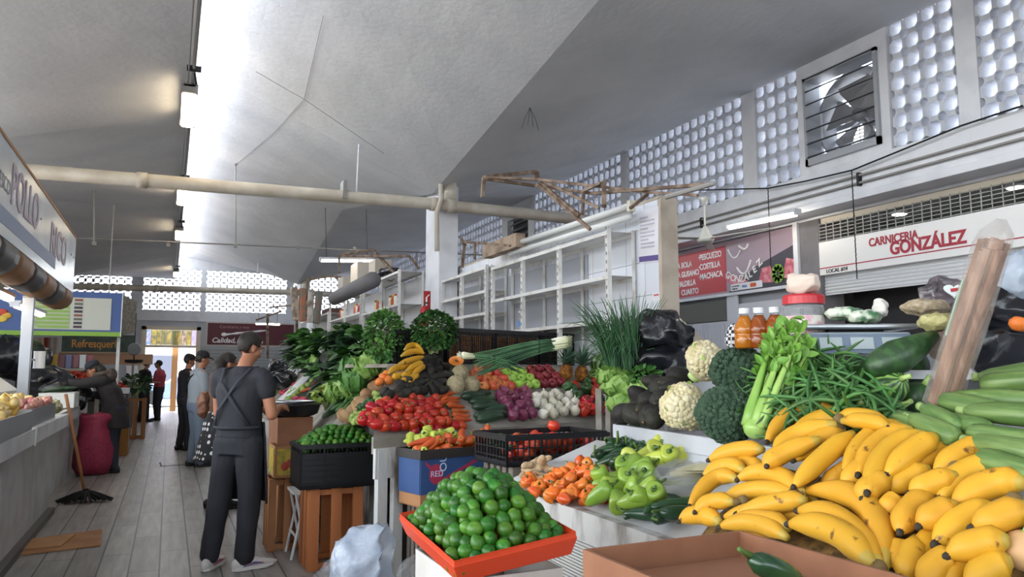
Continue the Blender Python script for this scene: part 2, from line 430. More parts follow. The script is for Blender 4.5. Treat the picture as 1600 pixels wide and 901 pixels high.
# louvred fan window
t = thing('exhaust_fan', 'big grey exhaust fan with broad blades behind louvre slats in the wall opening', 'fan', (XR + .3, 5.83, 4.28))
fanm = M('fan_metal', '#85868a', .5, .1); galv = M('galvanised', '#a3a7ad', .5, .1)
m = MB(); n = 28
m.loft([[V((x, r * math.cos(2 * PI * j / n), r * math.sin(2 * PI * j / n))) for j in range(n)] for x, r in ((-.13, .5), (.1, .46), (.1, .485), (-.13, .525), (-.13, .5))], cap=False)
m.build('ring', galv, t, smooth=True)
for k in range(6):
    a = k * PI / 3 + .3; ca, sa = math.cos(a), math.sin(a); m = MB()
    pts = []
    for r, w, tw in ((.07, .07, .9), (.22, .13, .7), (.36, .19, .55), (.44, .2, .45)):
        for sgn in (-1, 1):
            tt = sgn * w; pts.append(V((math.sin(tw) * tt * .6, ca * r - sa * tt * math.cos(tw), sa * r + ca * tt * math.cos(tw))))
    m.add(pts, [(0, 1, 3, 2), (2, 3, 5, 4), (4, 5, 7, 6)]); b_ = m.build('blade', fanm, t); sd = b_.modifiers.new('t', 'SOLIDIFY'); sd.thickness = .008
m = MB(); m.tube([(-.1, 0, 0), (.12, 0, 0)], .075, 14).tube([(.1, 0, 0), (.35, 0, 0)], .11, 14); m.build('hub', fanm, t, smooth=True)
m = MB().bx(.12, .15, -.54, .54, -.03, .03).bx(.12, .15, -.03, .03, -.54, .54).bx(-.25, .3, -.47, -.45, -.5, .5)
m.build('bracket', fanm, t)
m = MB()
for k in range(7): z = -.4 + k * .155; m.beam((-.36, -.46, z), (-.36, .46, z), .012, .05, up=(1, 0, .6))
m.build('slat', M('dark_slat', '#35363a', .35, .4), t)
m = MB().bx(-.37, -.15, -.5, -.46, -.5, .54).bx(-.37, -.15, .46, .5, -.5, .54).bx(-.37, -.15, -.5, .5, -.5, -.42).bx(-.37, -.15, -.5, .5, .5, .54)
m.build('window_frame', galv, t)
m2 = MB()
for k in range(24): m2.bx(.36, .37, -.55, .55, -.5 + k * .044, -.482 + k * .044)
for k in range(12): m2.bx(.36, .37, -.55 + k * .1, -.54 + k * .1, -.52, .54)
m2.build('guard', cond, t)
# dark louvred window further down the wall
t = thing('louvre_window', 'dark louvred opening high in the pierced wall beyond the shelves', 'window', (XR + .02, 14.37, 4.22))
MB().bx(.1, .12, -.52, .52, -.53, .48).build('backing', M('dark_gap', '#3a3c40', .7), t)
m = MB()
for k in range(7): z = -.45 + k * .14; m.beam((.06, -.52, z), (.06, .52, z), .012, .1, up=(1, 0, 1))
m.build('slat', M('grey_slat', '#76787c', .5, .3), t)
# ------------------------------------------------------------------ shop fronts below the beam (x = 7)
XS = 6.98
m = MB().bx(XS - .06, XS + .3, 6.5, 6.8, 0, 3.24); struct(m.build('pillar', M('grey_concrete', '#77757a', .8, c2='#6b696d', ns=4)))
struct(MB().bx(XS - .1, XS, 6.8, 6.87, 0, 3.24).build('trim_2', white_paint))
struct(MB().bx(XS - .06, XS + .3, 3.9, 4.12, 0, 3.24).build('pillar', MATS['grey_concrete']))
struct(MB().bx(XS - .02, XS + .04, 4.1, 6.5, 3.17, 3.24).build('trim_3', M('cream_trim', '#d5cdbf', .6)))
# butcher's shop: sign board, mesh, shutter
t = thing('shop_sign', 'long white butcher sign board reading CARNICERIA GONZALEZ above half-open shutter', 'sign', (XS - .05, 5.3, 2.75))
MB().bx(-.02, .03, -1.19, 1.2, -.2, .19).build('board', M('sign_white', '#e3e2e0', .4), t, bev=.004)
MB().bx(-.023, -.019, -1.19, 1.2, -.125, -.113).build('stripe', M('sign_red', '#a5283a', .5), t)
sr = MATS['sign_red']
# text: right direction is -Y
def txtX(body, y, z, size, mat, parent, x=-.024, bold=0, space=1, shear=0, sx=1):
    o = text(body, size, mat, face_m((x, y, z), (0, -1, 0), (0, 0, 1)) @ Matrix.Diagonal((sx, 1, 1, 1)), parent=parent, bold=bold, space=space, shear=shear); return o
txtX('CARNICERIA', .5, .04, .125, sr, t, bold=.003, sx=.83)
txtX('GONZÁLEZ', .24, -.085, .185, sr, t, bold=.006, sx=.86)
txtX('LOCAL #34', 1.1, -.18, .06, blackink, t)
m = MB()
for k in range(24): y = -1.17 + k * .103; m.bx(-.004, .004, y - .004, y + .004, .19, .425)
for k in range(6): z = .205 + k * .04; m.bx(-.004, .004, -1.19, 1.2, z - .003, z + .003)
m.build('wire_mesh', M('mesh_wire', '#a8a8a4', .5, .4), t)
m = MB()
prof = []
for k in range(19):
    z = 2.32 + k * .013; prof.append((XS + (.012 if k % 3 == 1 else 0), z))
rings = [[V((x, y, z)) for x, z in prof] + [V((x + .03, y, z)) for x, z in prof[::-1]] for y in (4.12, 6.5)]
m.loft(rings); o = m.build('roller_shutter', M('shutter_white', '#d2d3d5', .4)); tag(o, 'half-open white roller shutter under the butcher sign', 'shutter')
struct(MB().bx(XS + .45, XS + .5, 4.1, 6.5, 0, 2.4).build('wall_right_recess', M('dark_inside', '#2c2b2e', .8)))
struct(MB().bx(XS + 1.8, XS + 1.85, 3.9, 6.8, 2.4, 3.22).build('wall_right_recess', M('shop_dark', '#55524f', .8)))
for (px, py) in ((1405, 333), (1587, 291)):
    p = atZ(px, py, 3.19); m = MB().tube([(0, 0, -.02), (0, 0, .02)], .09, 16); m.v = m.v
    t2 = thing('ceiling_light', 'small round white ceiling light inside shop ' + ('over the word GONZALEZ' if px < 1500 else 'beside the dark pillar at the frame edge'), 'light', p)
    MB().tube([(0, 0, -.012), (0, 0, .03)], .085, 18).build('rim', white_paint, t2, smooth=False); MB().tube([(0, 0, -.02), (0, 0, -.012)], .07, 18).build('diffuser', glow_w, t2)
# banner shop (left of the grey pillar)
t = thing('shop_banner', 'red and mauve butcher banner listing cuts of meat beside the grey pillar', 'sign', (XS - .03, 8.1, 2.5))
bh = .72
MB().bx(0, .03, -1.22, 2.2, 0, bh).build('panel', M('banner_mauve', '#9c8a97', .35), t)
MB().bx(-.006, 0, .08, 2.2, .03, bh - .06).build('red_panel', M('banner_red', '#b2202f', .35), t)
m = MB(); m.prism([(-1.22, .5), (-1.22, .0), (.05, .0), (-.5, .3)], lambda u, v, w: (-.004 - w, u, v), 0, .002); m.build('dark_panel', M('banner_dark', '#3d3a46', .35), t)
for k, (w_, y, z) in enumerate((('PULPA BOLA', 1.38, .47), ('PULPA GUSANO', 1.38, .33), ('FALDILLA', 1.16, .19), ('CUARTO', 1.08, .06), ('·PESCUEZO', .66, .53), ('·COSTILLA', .66, .39), ('·MACHACA', .66, .25))):
    txtX(w_, y, z, .115, whiteink, t, x=-.009, bold=.003, sx=.86)
for k, ch in enumerate('GONZALEZ'):
    a = (k - 3.5) / 3.5; y = -.28 - a * .33; z = .13 + .13 * a * a + .02 * a
    R = face_m((-.012, y + .04, z), (0, -math.cos(a * .6), math.sin(a * .6)), (0, math.sin(a * .6), math.cos(a * .6)))
    text(ch, .13, whiteink, R, parent=t, bold=.003)
m = MB(); m.tube(bez((-.008, .02, .6), (-.008, -.1, .36), (-.008, -.22, .55), 8), .012, 6).tube(bez((-.008, -.2, .62), (-.008, -.34, .5), (-.008, -.38, .62), 6), .016, 6).tube(bez((-.008, -.15, .33), (-.008, -.3, .1), (-.008, -.42, .4), 8), .014, 6)
m.build('horn_mark', whiteink, t)
for pl_, w0 in (([(-.55, .08), (-.62, .26), (-.78, .28), (-.82, .06)], .008), ([(-.98, .1), (-1.05, .34), (-1.2, .3), (-1.21, .05)], .008), ([(-.1, .02), (.1, .22), (-.05, .26), (-.4, .1), (-.5, .02)], .007)):
    MB().prism(pl_, lambda u, v, w: (-w0 - w, u, v), 0, .003).build('meat_picture', M('print_meat', '#b8566a', .4, c2='#d48a92', ns=14), t)
m = MB()
for k in range(9): a = k * .7; m.prism([(-.9 + .07 * math.cos(a) + .05 * math.cos(q * PI / 3), .16 + .08 * math.sin(a) + .05 * math.sin(q * PI / 3)) for q in range(6)], lambda u, v, w: (-.011 - w, u, v), k * .0004, .004)
m.build('lettuce_picture', M('print_green', '#7fa844', .5, c2='#57832e', ns=20), t)
MB().bx(-.012, -.008, -.62, -.02, .02, .11).build('card_mark_panel', M('print_white', '#dfe2e8', .4), t)
m = MB()
for k in range(2): m.prism([(-.43 - k * .05 + .035 * math.cos(q * PI / 5), .065 + .03 * math.sin(q * PI / 5)) for q in range(10)], lambda u, v, w: (-.014 - w, u, v), 0, .002)
m.build('card_mark', M('print_orange', '#d8622e', .4), t)
txtX('VISA', -.24, .045, .05, M('print_blue', '#2c4ea0', .4), t, x=-.0135)
txtX('SE ACEPTAN', -.04, .07, .026, blackink, t, x=-.0135); txtX('TARJETAS', -.04, .035, .026, blackink, t, x=-.0135)
MB().bx(-.02, .03, -1.22, 2.2, -.04, 0).build('frame', white_paint, t)
# partition below the banner
t = thing('partition_door', 'white ribbed panel door and partition below the red banner', 'door', (XS, 8.1, 0))
m = MB().bx(0, .04, .1, 1.4, 0, 2.12)
for k in range(26): y = .12 + k * .05; m.bx(-.008, .002, y, y + .03, .05, 2.1)
m.build('panel', M('rib_white', '#c3c6cd', .45), t)
MB().bx(.0, .04, -1.2, .1, 0, 2.34).bx(-.02, .0, -.12, .1, 0, 2.46).bx(-.02, .0, -1.22, -1.14, 0, 2.46).build('frame', M('panel_white', '#c9ccd2', .4), t)
MB().bx(.02, .03, .1, 1.4, 2.14, 2.42).build('pane', M('dull_glass', '#6a6c66', .15), t)
struct(MB().bx(XS + .05, XS + .1, 6.8, 29.3, 0, 2.52).build('wall_right_lower', M('wall_grey', '#a2a3a6', .7)))
struct(MB().bx(XS + .04, XS + .09, 10.4, 29.3, 2.4, 3.24).build('wall_right_upper', MATS['wall_grey']))
struct(MB().bx(XS + .05, XS + .1, -8, 3.9, 0, 3.24).build('wall_right_lower', MATS['wall_grey']))
# ------------------------------------------------------------------ far wall with door
YF = 29.2
fw = M('far_wall_paint', '#b9bcc4', .7)
m = MB().bx(-6.7, -.92, YF, YF + .2, 0, 3.2).bx(.98, 6.7, YF, YF + .2, 0, 3.2).bx(-.92, .98, YF, YF + .2, 2.98, 3.2)
struct(m.build('wall_far', fw))
struct(MB().bx(-6.7, 6.7, YF - .05, YF + .25, 3.18, 3.55).build('trim_4', white_paint))
fp = .235
for x0, c in ((-6.3, 8), (-4.15, 8), (-2.0 - .95, 7), (-.95, 8), (1.1, 12), (4.15, 10)):
    m = screen_mesh(c, 7, 1.0, .42, .27, 1.0)
    for p in m.v: p.x, p.y, p.z = p.x * fp, p.y * .12, p.z * .215
    o = m.build('wall_far_screen', blockm); o.location = (x0, YF, 3.54); struct(o)
m = MB()
px0 = -6.7
for x0, c in ((-6.3, 8), (-4.15, 8), (-2.95, 7), (-.95, 8), (1.1, 12), (4.15, 10)):
    if x0 > px0 + .02: m.bx(px0, x0, YF - .02, YF + .14, 3.5, 5.05)
    px0 = x0 + c * fp
m.bx(px0, 6.7, YF - .02, YF + .14, 3.5, 5.05).bx(-.4, 3.5, YF - .01, YF + .13, 5.04, 5.5); struct(m.build('wall_far_pier', white_paint))
dfm = M('door_frame_paint', '#d9cdb8', .5)
t = MB().bx(-.92, -.78, YF - .06, YF + .2, 0, 2.98).bx(.84, .98, YF - .06, YF + .2, 0, 2.98).bx(-.92, .98, YF - .06, YF + .2, 2.86, 2.98).bx(-.8, .86, YF - .02, YF + .1, 2.24, 2.32).build('door_1', dfm); struct(t)
cols = ['#5fb7cc', '#c9d43a', '#b8c832', '#8fae3c', '#cfd84a', '#6f9a50', '#c6cc55', '#dfe0a0', '#d6da3c', '#bcd0d8']
for k, c in enumerate(cols):
    x0 = -.78 + k * .162
    MB().bx(x0 + .008, x0 + .154, YF + .03, YF + .04, 2.33, 2.85).build('pane', M('stained_' + str(k), c, .2, trans=.7, alpha=.9, c2='#5e7a3a' if 0 < k < 9 else '#d8f0f4', ns=9), t)
m = MB()
for k in range(11): m.bx(-.785 + k * .162, -.77 + k * .162, YF + .02, YF + .05, 2.32, 2.86)
m.build('muntin', dfm, t)
m = MB().bx(-.1, .1, 0, .12, 0, 2.9); o = m.build('wooden_post', M('post_wood', '#b98a5a', .7, c2='#a2744a', ns=3, stretch=(1, 1, .2)), loc=(.18, YF + .8, -.04)); tag(o, 'tan timber post standing in the far doorway', 'post')
# outside: shop front over the street and parked car
t = thing('street_building', 'white and magenta shop front across the street seen through the doorway', 'building', (0, 46, -.04))
MB().bx(-9, 9, 0, 3, 0, 6).build('wall', M('street_white', '#dcdcdf', .7), t)
for z0, z1 in ((2.9, 3.35), (3.75, 4.2)): MB().bx(-1.9, 2.1, -.12, 0, z0, z1).build('stripe', M('magenta', '#b0579c', .6), t)
m = MB().bx(-1.4, .2, -.05, 0, 0, 2.3).bx(1.2, 3, -.05, 0, 0, 2.3); m.build('window', M('street_glass', '#5b5f6b', .2), t)
MB().bx(-6, -2.4, -.3, 0, 0, 2.9).build('bay', M('pink_wall', '#c774a8', .6), t)
t = thing('parked_car', 'blue-grey car parked in the street outside the door', 'car', (.75, 36.6, -.04))
carm = M('car_paint', '#7f93b5', .25, .3); glassd = M('car_glass', '#8fa6bd', .08)
prof = [(-2, .25), (-2.05, .7), (-1.5, .88), (-.8, 1.0), (-.25, 1.42), (.9, 1.45), (1.6, 1.02), (2.05, .9), (2.1, .3)]
m = MB(); m.prism(prof, lambda u, v, w: (u, w * (1 - .1 * (v > 1.1)), v), -.8, .8); m.build('body', carm, t, bev=.06)
m = MB().prism([(-.65, 1.03), (-.2, 1.36), (.3, 1.38), (.3, 1.03)], lambda u, v, w: (u, w, v), -.815, -.79).prism([(.38, 1.03), (.38, 1.38), (.85, 1.38), (1.4, 1.03)], lambda u, v, w: (u, w, v), -.815, -.79); m.build('window', glassd, t)
for x in (-1.25, 1.3):
    m = MB().tube([(x, -.84, .32), (x, -.6, .32)], .32, 20); m.build('wheel', blackp, t, smooth=False)
m = MB().bx(1.95, 2.1, -.82, -.5, .6, .75); m.build('tail_light', red, t)
# left side wall
struct(MB().bx(-6.75, -6.62, 13, 29.3, 0, 4.75).build('wall_left', fw))
struct(MB().bx(-6.6, 6.6, -8.3, -8.2, 0, 2.6).build('wall_near_light_block', fw))  # added out of view behind the camera to cut daylight on the foreground
# ------------------------------------------------------------------ pipes under the roof
def pipe(y, z0, label):
    t = thing('drain_pipe', label, 'pipe', (0, y, z0))
    m = MB(); m.tube([(-6.2, 0, -.19), (3.2, 0, -.065), (6.55, 0, -.1)], .085, 16); m.build('run', pvc, t, smooth=True)
    for x, z in ((-3.2, -.15), (-.4, -.113), (3.55, -.068), (3.3, -.066)): MB().tube([(x - .06, 0, z), (x + .06, 0, z)], .098, 16).build('collar', pvc, t, smooth=True)
    MB().tube([(3.55, .03, 0), (3.55, .03, .35)], .09, 14).build('riser', pvc, t, smooth=True)
    return t
t = pipe(9.95, 3.84, 'thick cream drain pipe crossing the hall at the near column')
MB().tube([(3.36, -.1, .28), (3.36, -.12, -.02), (3.3, -.12, -.2), (3.31, -.12, -.75)], .035, 10).build('branch', pvc, t, smooth=True)
MB().bx(2.0, 2.05, -.1, .1, -.12, .12).build('hanger', cond, t)
t = pipe(9.95 + 2 * BY, 3.78, 'far cream drain pipe crossing the hall before the end wall')
# hanger rods
for k, (px, py, py2) in enumerate(((562, 205, 318), (368, 258, 380), (147, 300, 382), (403, 408, 440))):
    y = 9.95 if k == 0 else (14.5 if k < 3 else 22.6)
    p = atY(px, py, y); q = atY(px - (6 if k == 0 else 0), py2, y); zr = zroof(p.x, y)
    m = MB().tube([(q.x, y, q.z), (p.x, y, p.z)], .012, 6); m.tube([(p.x, y, p.z), (p.x, y, p.z + .03)], .03, 8)
    o = m.build('hanger_rod', white_paint if k in (0, 3) else cond); tag(o, ['thin white rod holding the near cream pipe from the roof', 'thin grey rod hanging from the lit roof to cross conduit', 'thin grey rod under the dark left roof', 'short white rod above the far pipe'][k], 'rod')
# cross conduit
p, q = atY(118, 380, 14.5), atY(662, 390, 14.5)
m = MB().tube([(p.x - 3, 14.5, p.z + .02), (q.x + 2.4, 14.5, q.z)], .014, 6)
for px in (147, 263, 368, 466, 555): c = atY(px, 382, 14.5); m.box((c.x, 14.5, p.z + (q.z - p.z) * (c.x - p.x) / (q.x - p.x)), (.06, .05, .06))
o = m.build('cross_conduit', cond); tag(o, 'thin dark conduit crossing the hall beyond the near pipe', 'conduit')
p, q = atY(200, 402, 17), atY(120, 432, 17)
# ------------------------------------------------------------------ the string of vapour lights under the roof edge
ZL = 4.5
m = MB(); m.tube([(.1, 2, ZL + .09), (.1, 28, ZL + .09)], .018, 8).tube([(.05, 2, ZL + .07), (.05, 28, ZL + .07)], .008, 6)
o = m.build('light_conduit', cond); tag(o, 'grey conduit running under the roof edge above the aisle', 'conduit')
desc = ['nearest', 'second', 'third', 'fourth', 'fifth']
lamps = [(128, 200), (294, 315), (353, 375), (419, 433)]
for k, (ya, yb) in enumerate(lamps):
    a = atX(297, ya, .1); a = on(297 - k * 6, ya, 2, ZL); b_ = on(297 - k * 6, yb, 2, ZL); yc = (a.y + b_.y) / 2; ln = 1.3
    t = thing('ceiling_light', ['long vapour-proof light hanging nearest above the aisle', 'second aisle light, just under the cream pipe', 'third aisle light along the conduit', 'smallest hanging aisle light before the far wall'][k], 'light', (.07, yc, ZL), group='vapour-proof lights over the aisle')
    m = MB(); m.box((0, 0, .03), (.16, ln, .06)); m.build('housing', M('lamp_grey', '#8c8a86', .5), t, bev=.02)
    m = MB(); m.box((0, 0, -.035), (.15, ln - .06, .07)); m.build('diffuser', M('lamp_warm', '#ffe9c4', .4, emit=6), t, bev=.03)
    for s in (-1, 1): MB().bx(-.085, .085, s * (ln / 2 - .03) - .03, s * (ln / 2 - .03) + .03, -.05, .05).build('end_cap', MATS['lamp_grey'], t)
    MB().tube([(.03, -ln / 2, .05), (.06, -ln / 2 - .15, 0), (.03, -ln / 2 - .3, .1)], .012, 6).box((.03, -ln / 2 - .35, .09), (.14, .05, .05)).build('cable', dark_iron, t)
# hung fluorescent lamps
def batten(name, p, q, label, w=.09, group=None, em=glow_w, hang=0):
    p, q = V(p), V(q); c = (p + q) / 2; d = q - p; t = thing(name, label, 'light', c, math.atan2(d.y, d.x), group=group); L_ = d.length
    tilt = math.atan2(d.z, math.hypot(d.x, d.y)); t.rotation_euler = (0, -tilt, t.rotation_euler.z)
    MB().box((0, 0, .03), (L_ + .06, w, .04)).build('housing', white_paint, t)
    MB().tube([(-L_ / 2, 0, -.015), (L_ / 2, 0, -.015)], .022, 10).build('tube', em, t)
    for s in (-1, 1): MB().box((s * (L_ / 2 + .02), 0, 0), (.04, w * .8, .05)).build('end_cap', white_paint, t)
    if hang:
        for s in (-1, 1): MB().tube([(s * L_ * .4, 0, .05), (s * L_ * .4, 0, hang)], .006, 5).build('cable', dark_iron, t)
    return t
batten('tube_light', atX(1140, 354, 6.35), atX(1244, 333, 6.35), 'warm white tube light under the beam beside the red banner', .1)
p = atY(502, 406, 14.2); q = atY(582, 407, 14.2)
batten('tube_light', p, q, 'white tube light hanging over the stalls left of the column', .08, hang=1.0)
p = atY(400, 505, 23); q = atY(437, 506, 23)
batten('tube_light', p, q, 'far tube light glowing behind the man in black', .05, hang=1.4)
# pendant ceiling fan by the end of the tiled wall
c = atX(1102, 372, 5.9)
t = thing('ceiling_fan', 'cream ceiling fan motor on a short rod beside the tiled wall end', 'fan', c)
cream = M('fan_cream', '#d7d8cf', .4)
MB().lathe([(.0, -.05), (.09, -.05), (.105, -.02), (.105, .01), (.06, .04), (.035, .12), (.012, .16)], 20).build('motor', cream, t, smooth=True)
MB().tube([(0, 0, .1), (0, 0, .42)], .012, 8).build('rod', cream, t); MB().lathe([(.015, .4), (.03, .46), (.075, .5)], 16).build('canopy', cream, t, smooth=True)
for a in (2.9, 2.9 + 2.09, 2.9 + 4.19): MB().box((math.cos(a) * .5, math.sin(a) * .5, -.005), (.8, .1, .008), rot=Euler((.12, 0, a))).build('blade', cream, t)
# hanging chains and cables on the right
for k, (px, p1, p2) in enumerate(((1200, 293, 418), (1331, 267, 437))):
    a = atX(px, p1, 6.2); b_ = atX(px + (8 if k == 0 else 5), p2, 6.2); b_.y = a.y; m = MB(); n = int((a.z - b_.z) / .025)
    for i in range(n):
        z = a.z - i * .025; m.beam((a.x - .006 * (i % 2), a.y, z), (a.x + .006 * (i % 2), a.y + .004, z - .022), .008)
    o = m.build('hanging_chain', dark_iron); tag(o, ['dark chain hanging in front of the red banner', 'dark chain hanging in front of the butcher sign'][k], 'chain')
pts = [atX(px, py, XR - .12) for px, py in ((1090, 297), (1200, 294), (1258, 283), (1331, 266), (1400, 238), (1500, 197), (1598, 165))]
m = MB().tube(pts, .009, 6); o = m.build('cable', dark_iron); tag(o, 'dark chain cable swagged along the wall under the pierced screen', 'cable')
# loose wires dangling from the ceiling
c = onroof(828, 168); m = MB()
for dx, dz in ((-.1, .26), (-.02, .2), (.05, .22), (.12, .25)): m.tube([c, c + V((dx * .6, 0, -dz * .5)), c + V((dx, .02, -dz))], .003, 5)
o = m.build('loose_wire', dark_iron); tag(o, 'loose thin wires dangling from the dark right-hand ceiling', 'wire')
# casting seams
for a, b_ in (((505, 25), (475, 155)), ((475, 155), (430, 205)), ((430, 205), (368, 258)), ((400, 112), (475, 155)), ((475, 155), (600, 240))):
    p, q = onroof(*a), onroof(*b_); m = MB()
    pts = [onroof(a[0] + (b_[0] - a[0]) * t / 5, a[1] + (b_[1] - a[1]) * t / 5) for t in range(6)]
    m.tube(pts, .0028, 5); struct(m.build('trim_5', seam))
# ------------------------------------------------------------------ produce prototypes
def onP(px, py, p0, n):
    d = ray(px, py); n = V(n); return CAMP + d * ((V(p0) - CAMP).dot(n) / d.dot(n))
def dirM(loc, d, roll=0, sc=1):
    """matrix that lays the local Z axis along d"""
    q = V(d).to_track_quat('Z', 'Y'); m = q.to_matrix().to_4x4() @ Matrix.Rotation(roll, 4, 'Z') @ Matrix.Diagonal((sc, sc, sc, 1) if not isinstance(sc, tuple) else (*sc, 1)); m.translation = V(loc); return m
def spread(m, pts=3, amp=.0): pass
def wob(m, amp, f, seed=0):
    """smooth irregularity"""
    from mathutils import noise
    for i, p in enumerate(m.v):
        n_ = noise.noise_vector(p * f + V((seed * 7.3, seed * 3.1, seed))); m.v[i] = p + n_ * amp
    return m
def prof_ell(r, h, k=9, top=0, bot=0, pw=1):
    out = []
    for i in range(k):
        t = PI * (i + .0) / (k - 1); z = -math.cos(t) * h; out.append((max(.0005, r * math.sin(t) ** pw), z))
    return out
fruit = {}
def simple(name, mats, fn, n):
    objs = []
    for k in range(n):
        m = MB(); m.smooth = True; fn(m, k); o = m.build(name, mats); tag(o, 'x', name); objs.append(o)
    return Stock(objs)
def with_stem(name, cat, mat, fn, stemfn, smat, n, stem='stem'):
    objs = []
    for k in range(n):
        m = MB(); m.smooth = True; fn(m, k); o = m.build(name, mat); tag(o, 'x', cat)
        s = MB(); s.smooth = True; stemfn(s, k); s.build(stem, smat, o); objs.append(o)
    return Stock(objs)
limem = M('lime_skin', '#2c5f1a', .34, spec=.35, c2='#5d8a2c', ns=14, lo=.48, hi=.78, bump=.12, bs=220, rand=.34)
S_lime = simple('lime', limem, lambda m, k: wob(m.lathe([(.001, -.027), (.006, -.0262), (.016, -.021), (.0235, -.01), (.0248, .001), (.0225, .012), (.015, .021), (.006, .0265), (.003, .0285), (.0005, .029)], 14, cap=False), .0012, 30, k), 3)
tomm = M('tomato_skin', '#a82318', .24, spec=.4, c2='#b83a24', ns=9, rand=.16)
S_tom = with_stem('tomato', 'tomato', tomm, lambda m, k: wob(m.lathe([(.001, -.039), (.012, -.0365), (.024, -.026), (.0295, -.008), (.03, .008), (.026, .025), (.016, .035), (.007, .0355), (.002, .033)], 14, cap=False), .002, 18, k), lambda m, k: m.lathe([(.0005, .033), (.006, .0355), (.0075, .0362), (.0005, .0366)], 8), M('tomato_scar', '#6f7a3a', .7), 3, 'stem_scar')
rtomm = M('round_tomato_skin', '#b8301e', .27, c2='#c44a2a', ns=8, rand=.12)
S_rtom = simple('tomato', rtomm, lambda m, k: wob(m.lathe([(.001, -.026), (.018, -.024), (.032, -.012), (.034, .004), (.028, .019), (.014, .026), (.004, .0235)], 14, cap=False), .002, 18, k), 2)
onr = M('red_onion_skin', '#6a2340', .28, c2='#8d4660', ns=10, stretch=(1, 1, .2), rand=.2)
onw = M('white_onion_skin', '#e6e2d6', .35, c2='#d2cbb4', ns=10, stretch=(1, 1, .2), rand=.06)
def onion(m, k): wob(m.lathe([(.002, -.044), (.008, -.0415), (.024, -.036), (.037, -.018), (.0405, .002), (.034, .02), (.02, .033), (.009, .041), (.006, .052), (.004, .06)], 16), .0025, 16, k)
rootm = M('onion_root', '#b9a57c', .9)
S_onr = with_stem('red_onion', 'onion', onr, onion, lambda m, k: m.lathe([(.002, -.0455), (.007, -.0445), (.009, -.0405)], 8), rootm, 2, 'root')
S_onw = with_stem('white_onion', 'onion', onw, onion, lambda m, k: m.lathe([(.002, -.0455), (.007, -.0445), (.009, -.0405)], 8), rootm, 2, 'root')
carm_ = M('carrot_skin', '#c4581f', .5, c2='#b24c1a', ns=6, stretch=(1, 1, 3), rand=.12, bump=.15, bs=60)
S_car = with_stem('carrot', 'carrot', carm_, lambda m, k: wob(m.lathe([(.0015, -.085), (.006, -.075), (.0105, -.045), (.014, -.005), (.0165, .04), (.017, .066), (.012, .076), (.005, .078)], 12), .0022, 14, k), lambda m, k: m.lathe([(.006, .0765), (.0055, .083), (.0035, .086)], 8), M('carrot_top', '#7d8a3a', .7), 3, 'stem_stub')
cucm = M('cucumber_skin', '#24382a', .35, c2='#2f4a30', ns=10, stretch=(3, 3, .4), rand=.15)
S_cuc = simple('cucumber', cucm, lambda m, k: m.tube([(.012 * math.sin(t * 2.2 + k), 0, -.12 + .24 * t) for t in [i / 9 for i in range(10)]], [.006, .019, .0235, .025, .0255, .0255, .0245, .0225, .017, .005], 12), 2)
avom = M('avocado_skin', '#1f1c1b', .55, spec=.3, c2='#2b2a22', ns=12, bump=.4, bs=160, rand=.22)
S_avo = with_stem('avocado', 'avocado', avom, lambda m, k: wob(m.lathe([(.001, -.047), (.016, -.044), (.031, -.03), (.036, -.012), (.0325, .01), (.023, .032), (.014, .047), (.006, .0525), (.002, .053)], 14, cap=False), .0015, 20, k), lambda m, k: m.lathe([(.003, .052), (.004, .055), (.001, .0565)], 6), M('avocado_stem', '#7b6a4a', .8), 2, 'stem')
def apple(m, k): m.lathe([(.004, -.030), (.012, -.0335), (.024, -.029), (.035, -.012), (.038, .004), (.034, .02), (.023, .031), (.011, .032), (.004, .026), (.001, .022)], 16, lobes=5, amp=.02, cap=False)
def astem(m, k): m.tube([(0, 0, .022), (.001, 0, .034), (.004, 0, .044)], .0018, 5)
stemb = M('brown_stem', '#5a4630', .8); stemg = M('green_stem', '#4d6a2c', .6)
S_apr = with_stem('apple', 'apple', M('apple_orange_red', '#c3432f', .28, c2='#d98a4c', ns=7, lo=.42, hi=.72, rand=.2), apple, astem, stemb, 2)
S_apg = with_stem('green_apple', 'apple', M('apple_green', '#8fbf3f', .28, c2='#a3c855', ns=6, rand=.1), apple, astem, stemb, 2)
S_apd = with_stem('red_apple', 'apple', M('apple_dark_red', '#7e1f2e', .25, c2='#98323a', ns=7, rand=.2), apple, astem, stemb, 2)
S_man = simple('mandarin', M('mandarin_skin', '#d8742a', .45, bump=.25, bs=160, rand=.1), lambda m, k: m.lathe([(.001, -.027), (.02, -.024), (.034, -.009), (.035, .006), (.024, .022), (.008, .0265), (.001, .025)], 14, cap=False), 1)
cantm = M('cantaloupe_rind', '#a89b7c', .75, c2='#8f8663', ns=55, lo=.45, hi=.6, bump=.6, bs=90)
S_mel = with_stem('cantaloupe', 'melon', cantm, lambda m, k: m.ell((0, 0, 0), (.078, .078, .08), 20, 14), lambda m, k: m.lathe([(.008, .078), (.01, .081), (.003, .082)], 8), M('melon_scar', '#8d7a4c', .9), 1, 'stem_scar')
def pepper(m, k): wob(m.lathe([(.004, -.043), (.014, -.048), (.027, -.041), (.033, -.02), (.036, .005), (.037, .024), (.03, .037), (.018, .038), (.008, .03), (.002, .028)], 20, lobes=4, amp=.09, cap=False), .003, 16, k)
def pstem(m, k): m.lathe([(.012, .029), (.008, .033), (.0045, .04)], 8).tube([(0, 0, .036), (.004, 0, .052), (.013, 0, .06)], [.005, .0042, .005], 7)
S_pr = with_stem('red_pepper', 'bell pepper', M('pepper_red', '#b5241f', .2, c2='#c93a22', ns=6, rand=.18), pepper, pstem, stemg, 2)
S_pg = with_stem('green_pepper', 'bell pepper', M('pepper_green', '#24472a', .22, c2='#345a2c', ns=6, rand=.2), pepper, pstem, stemg, 2)
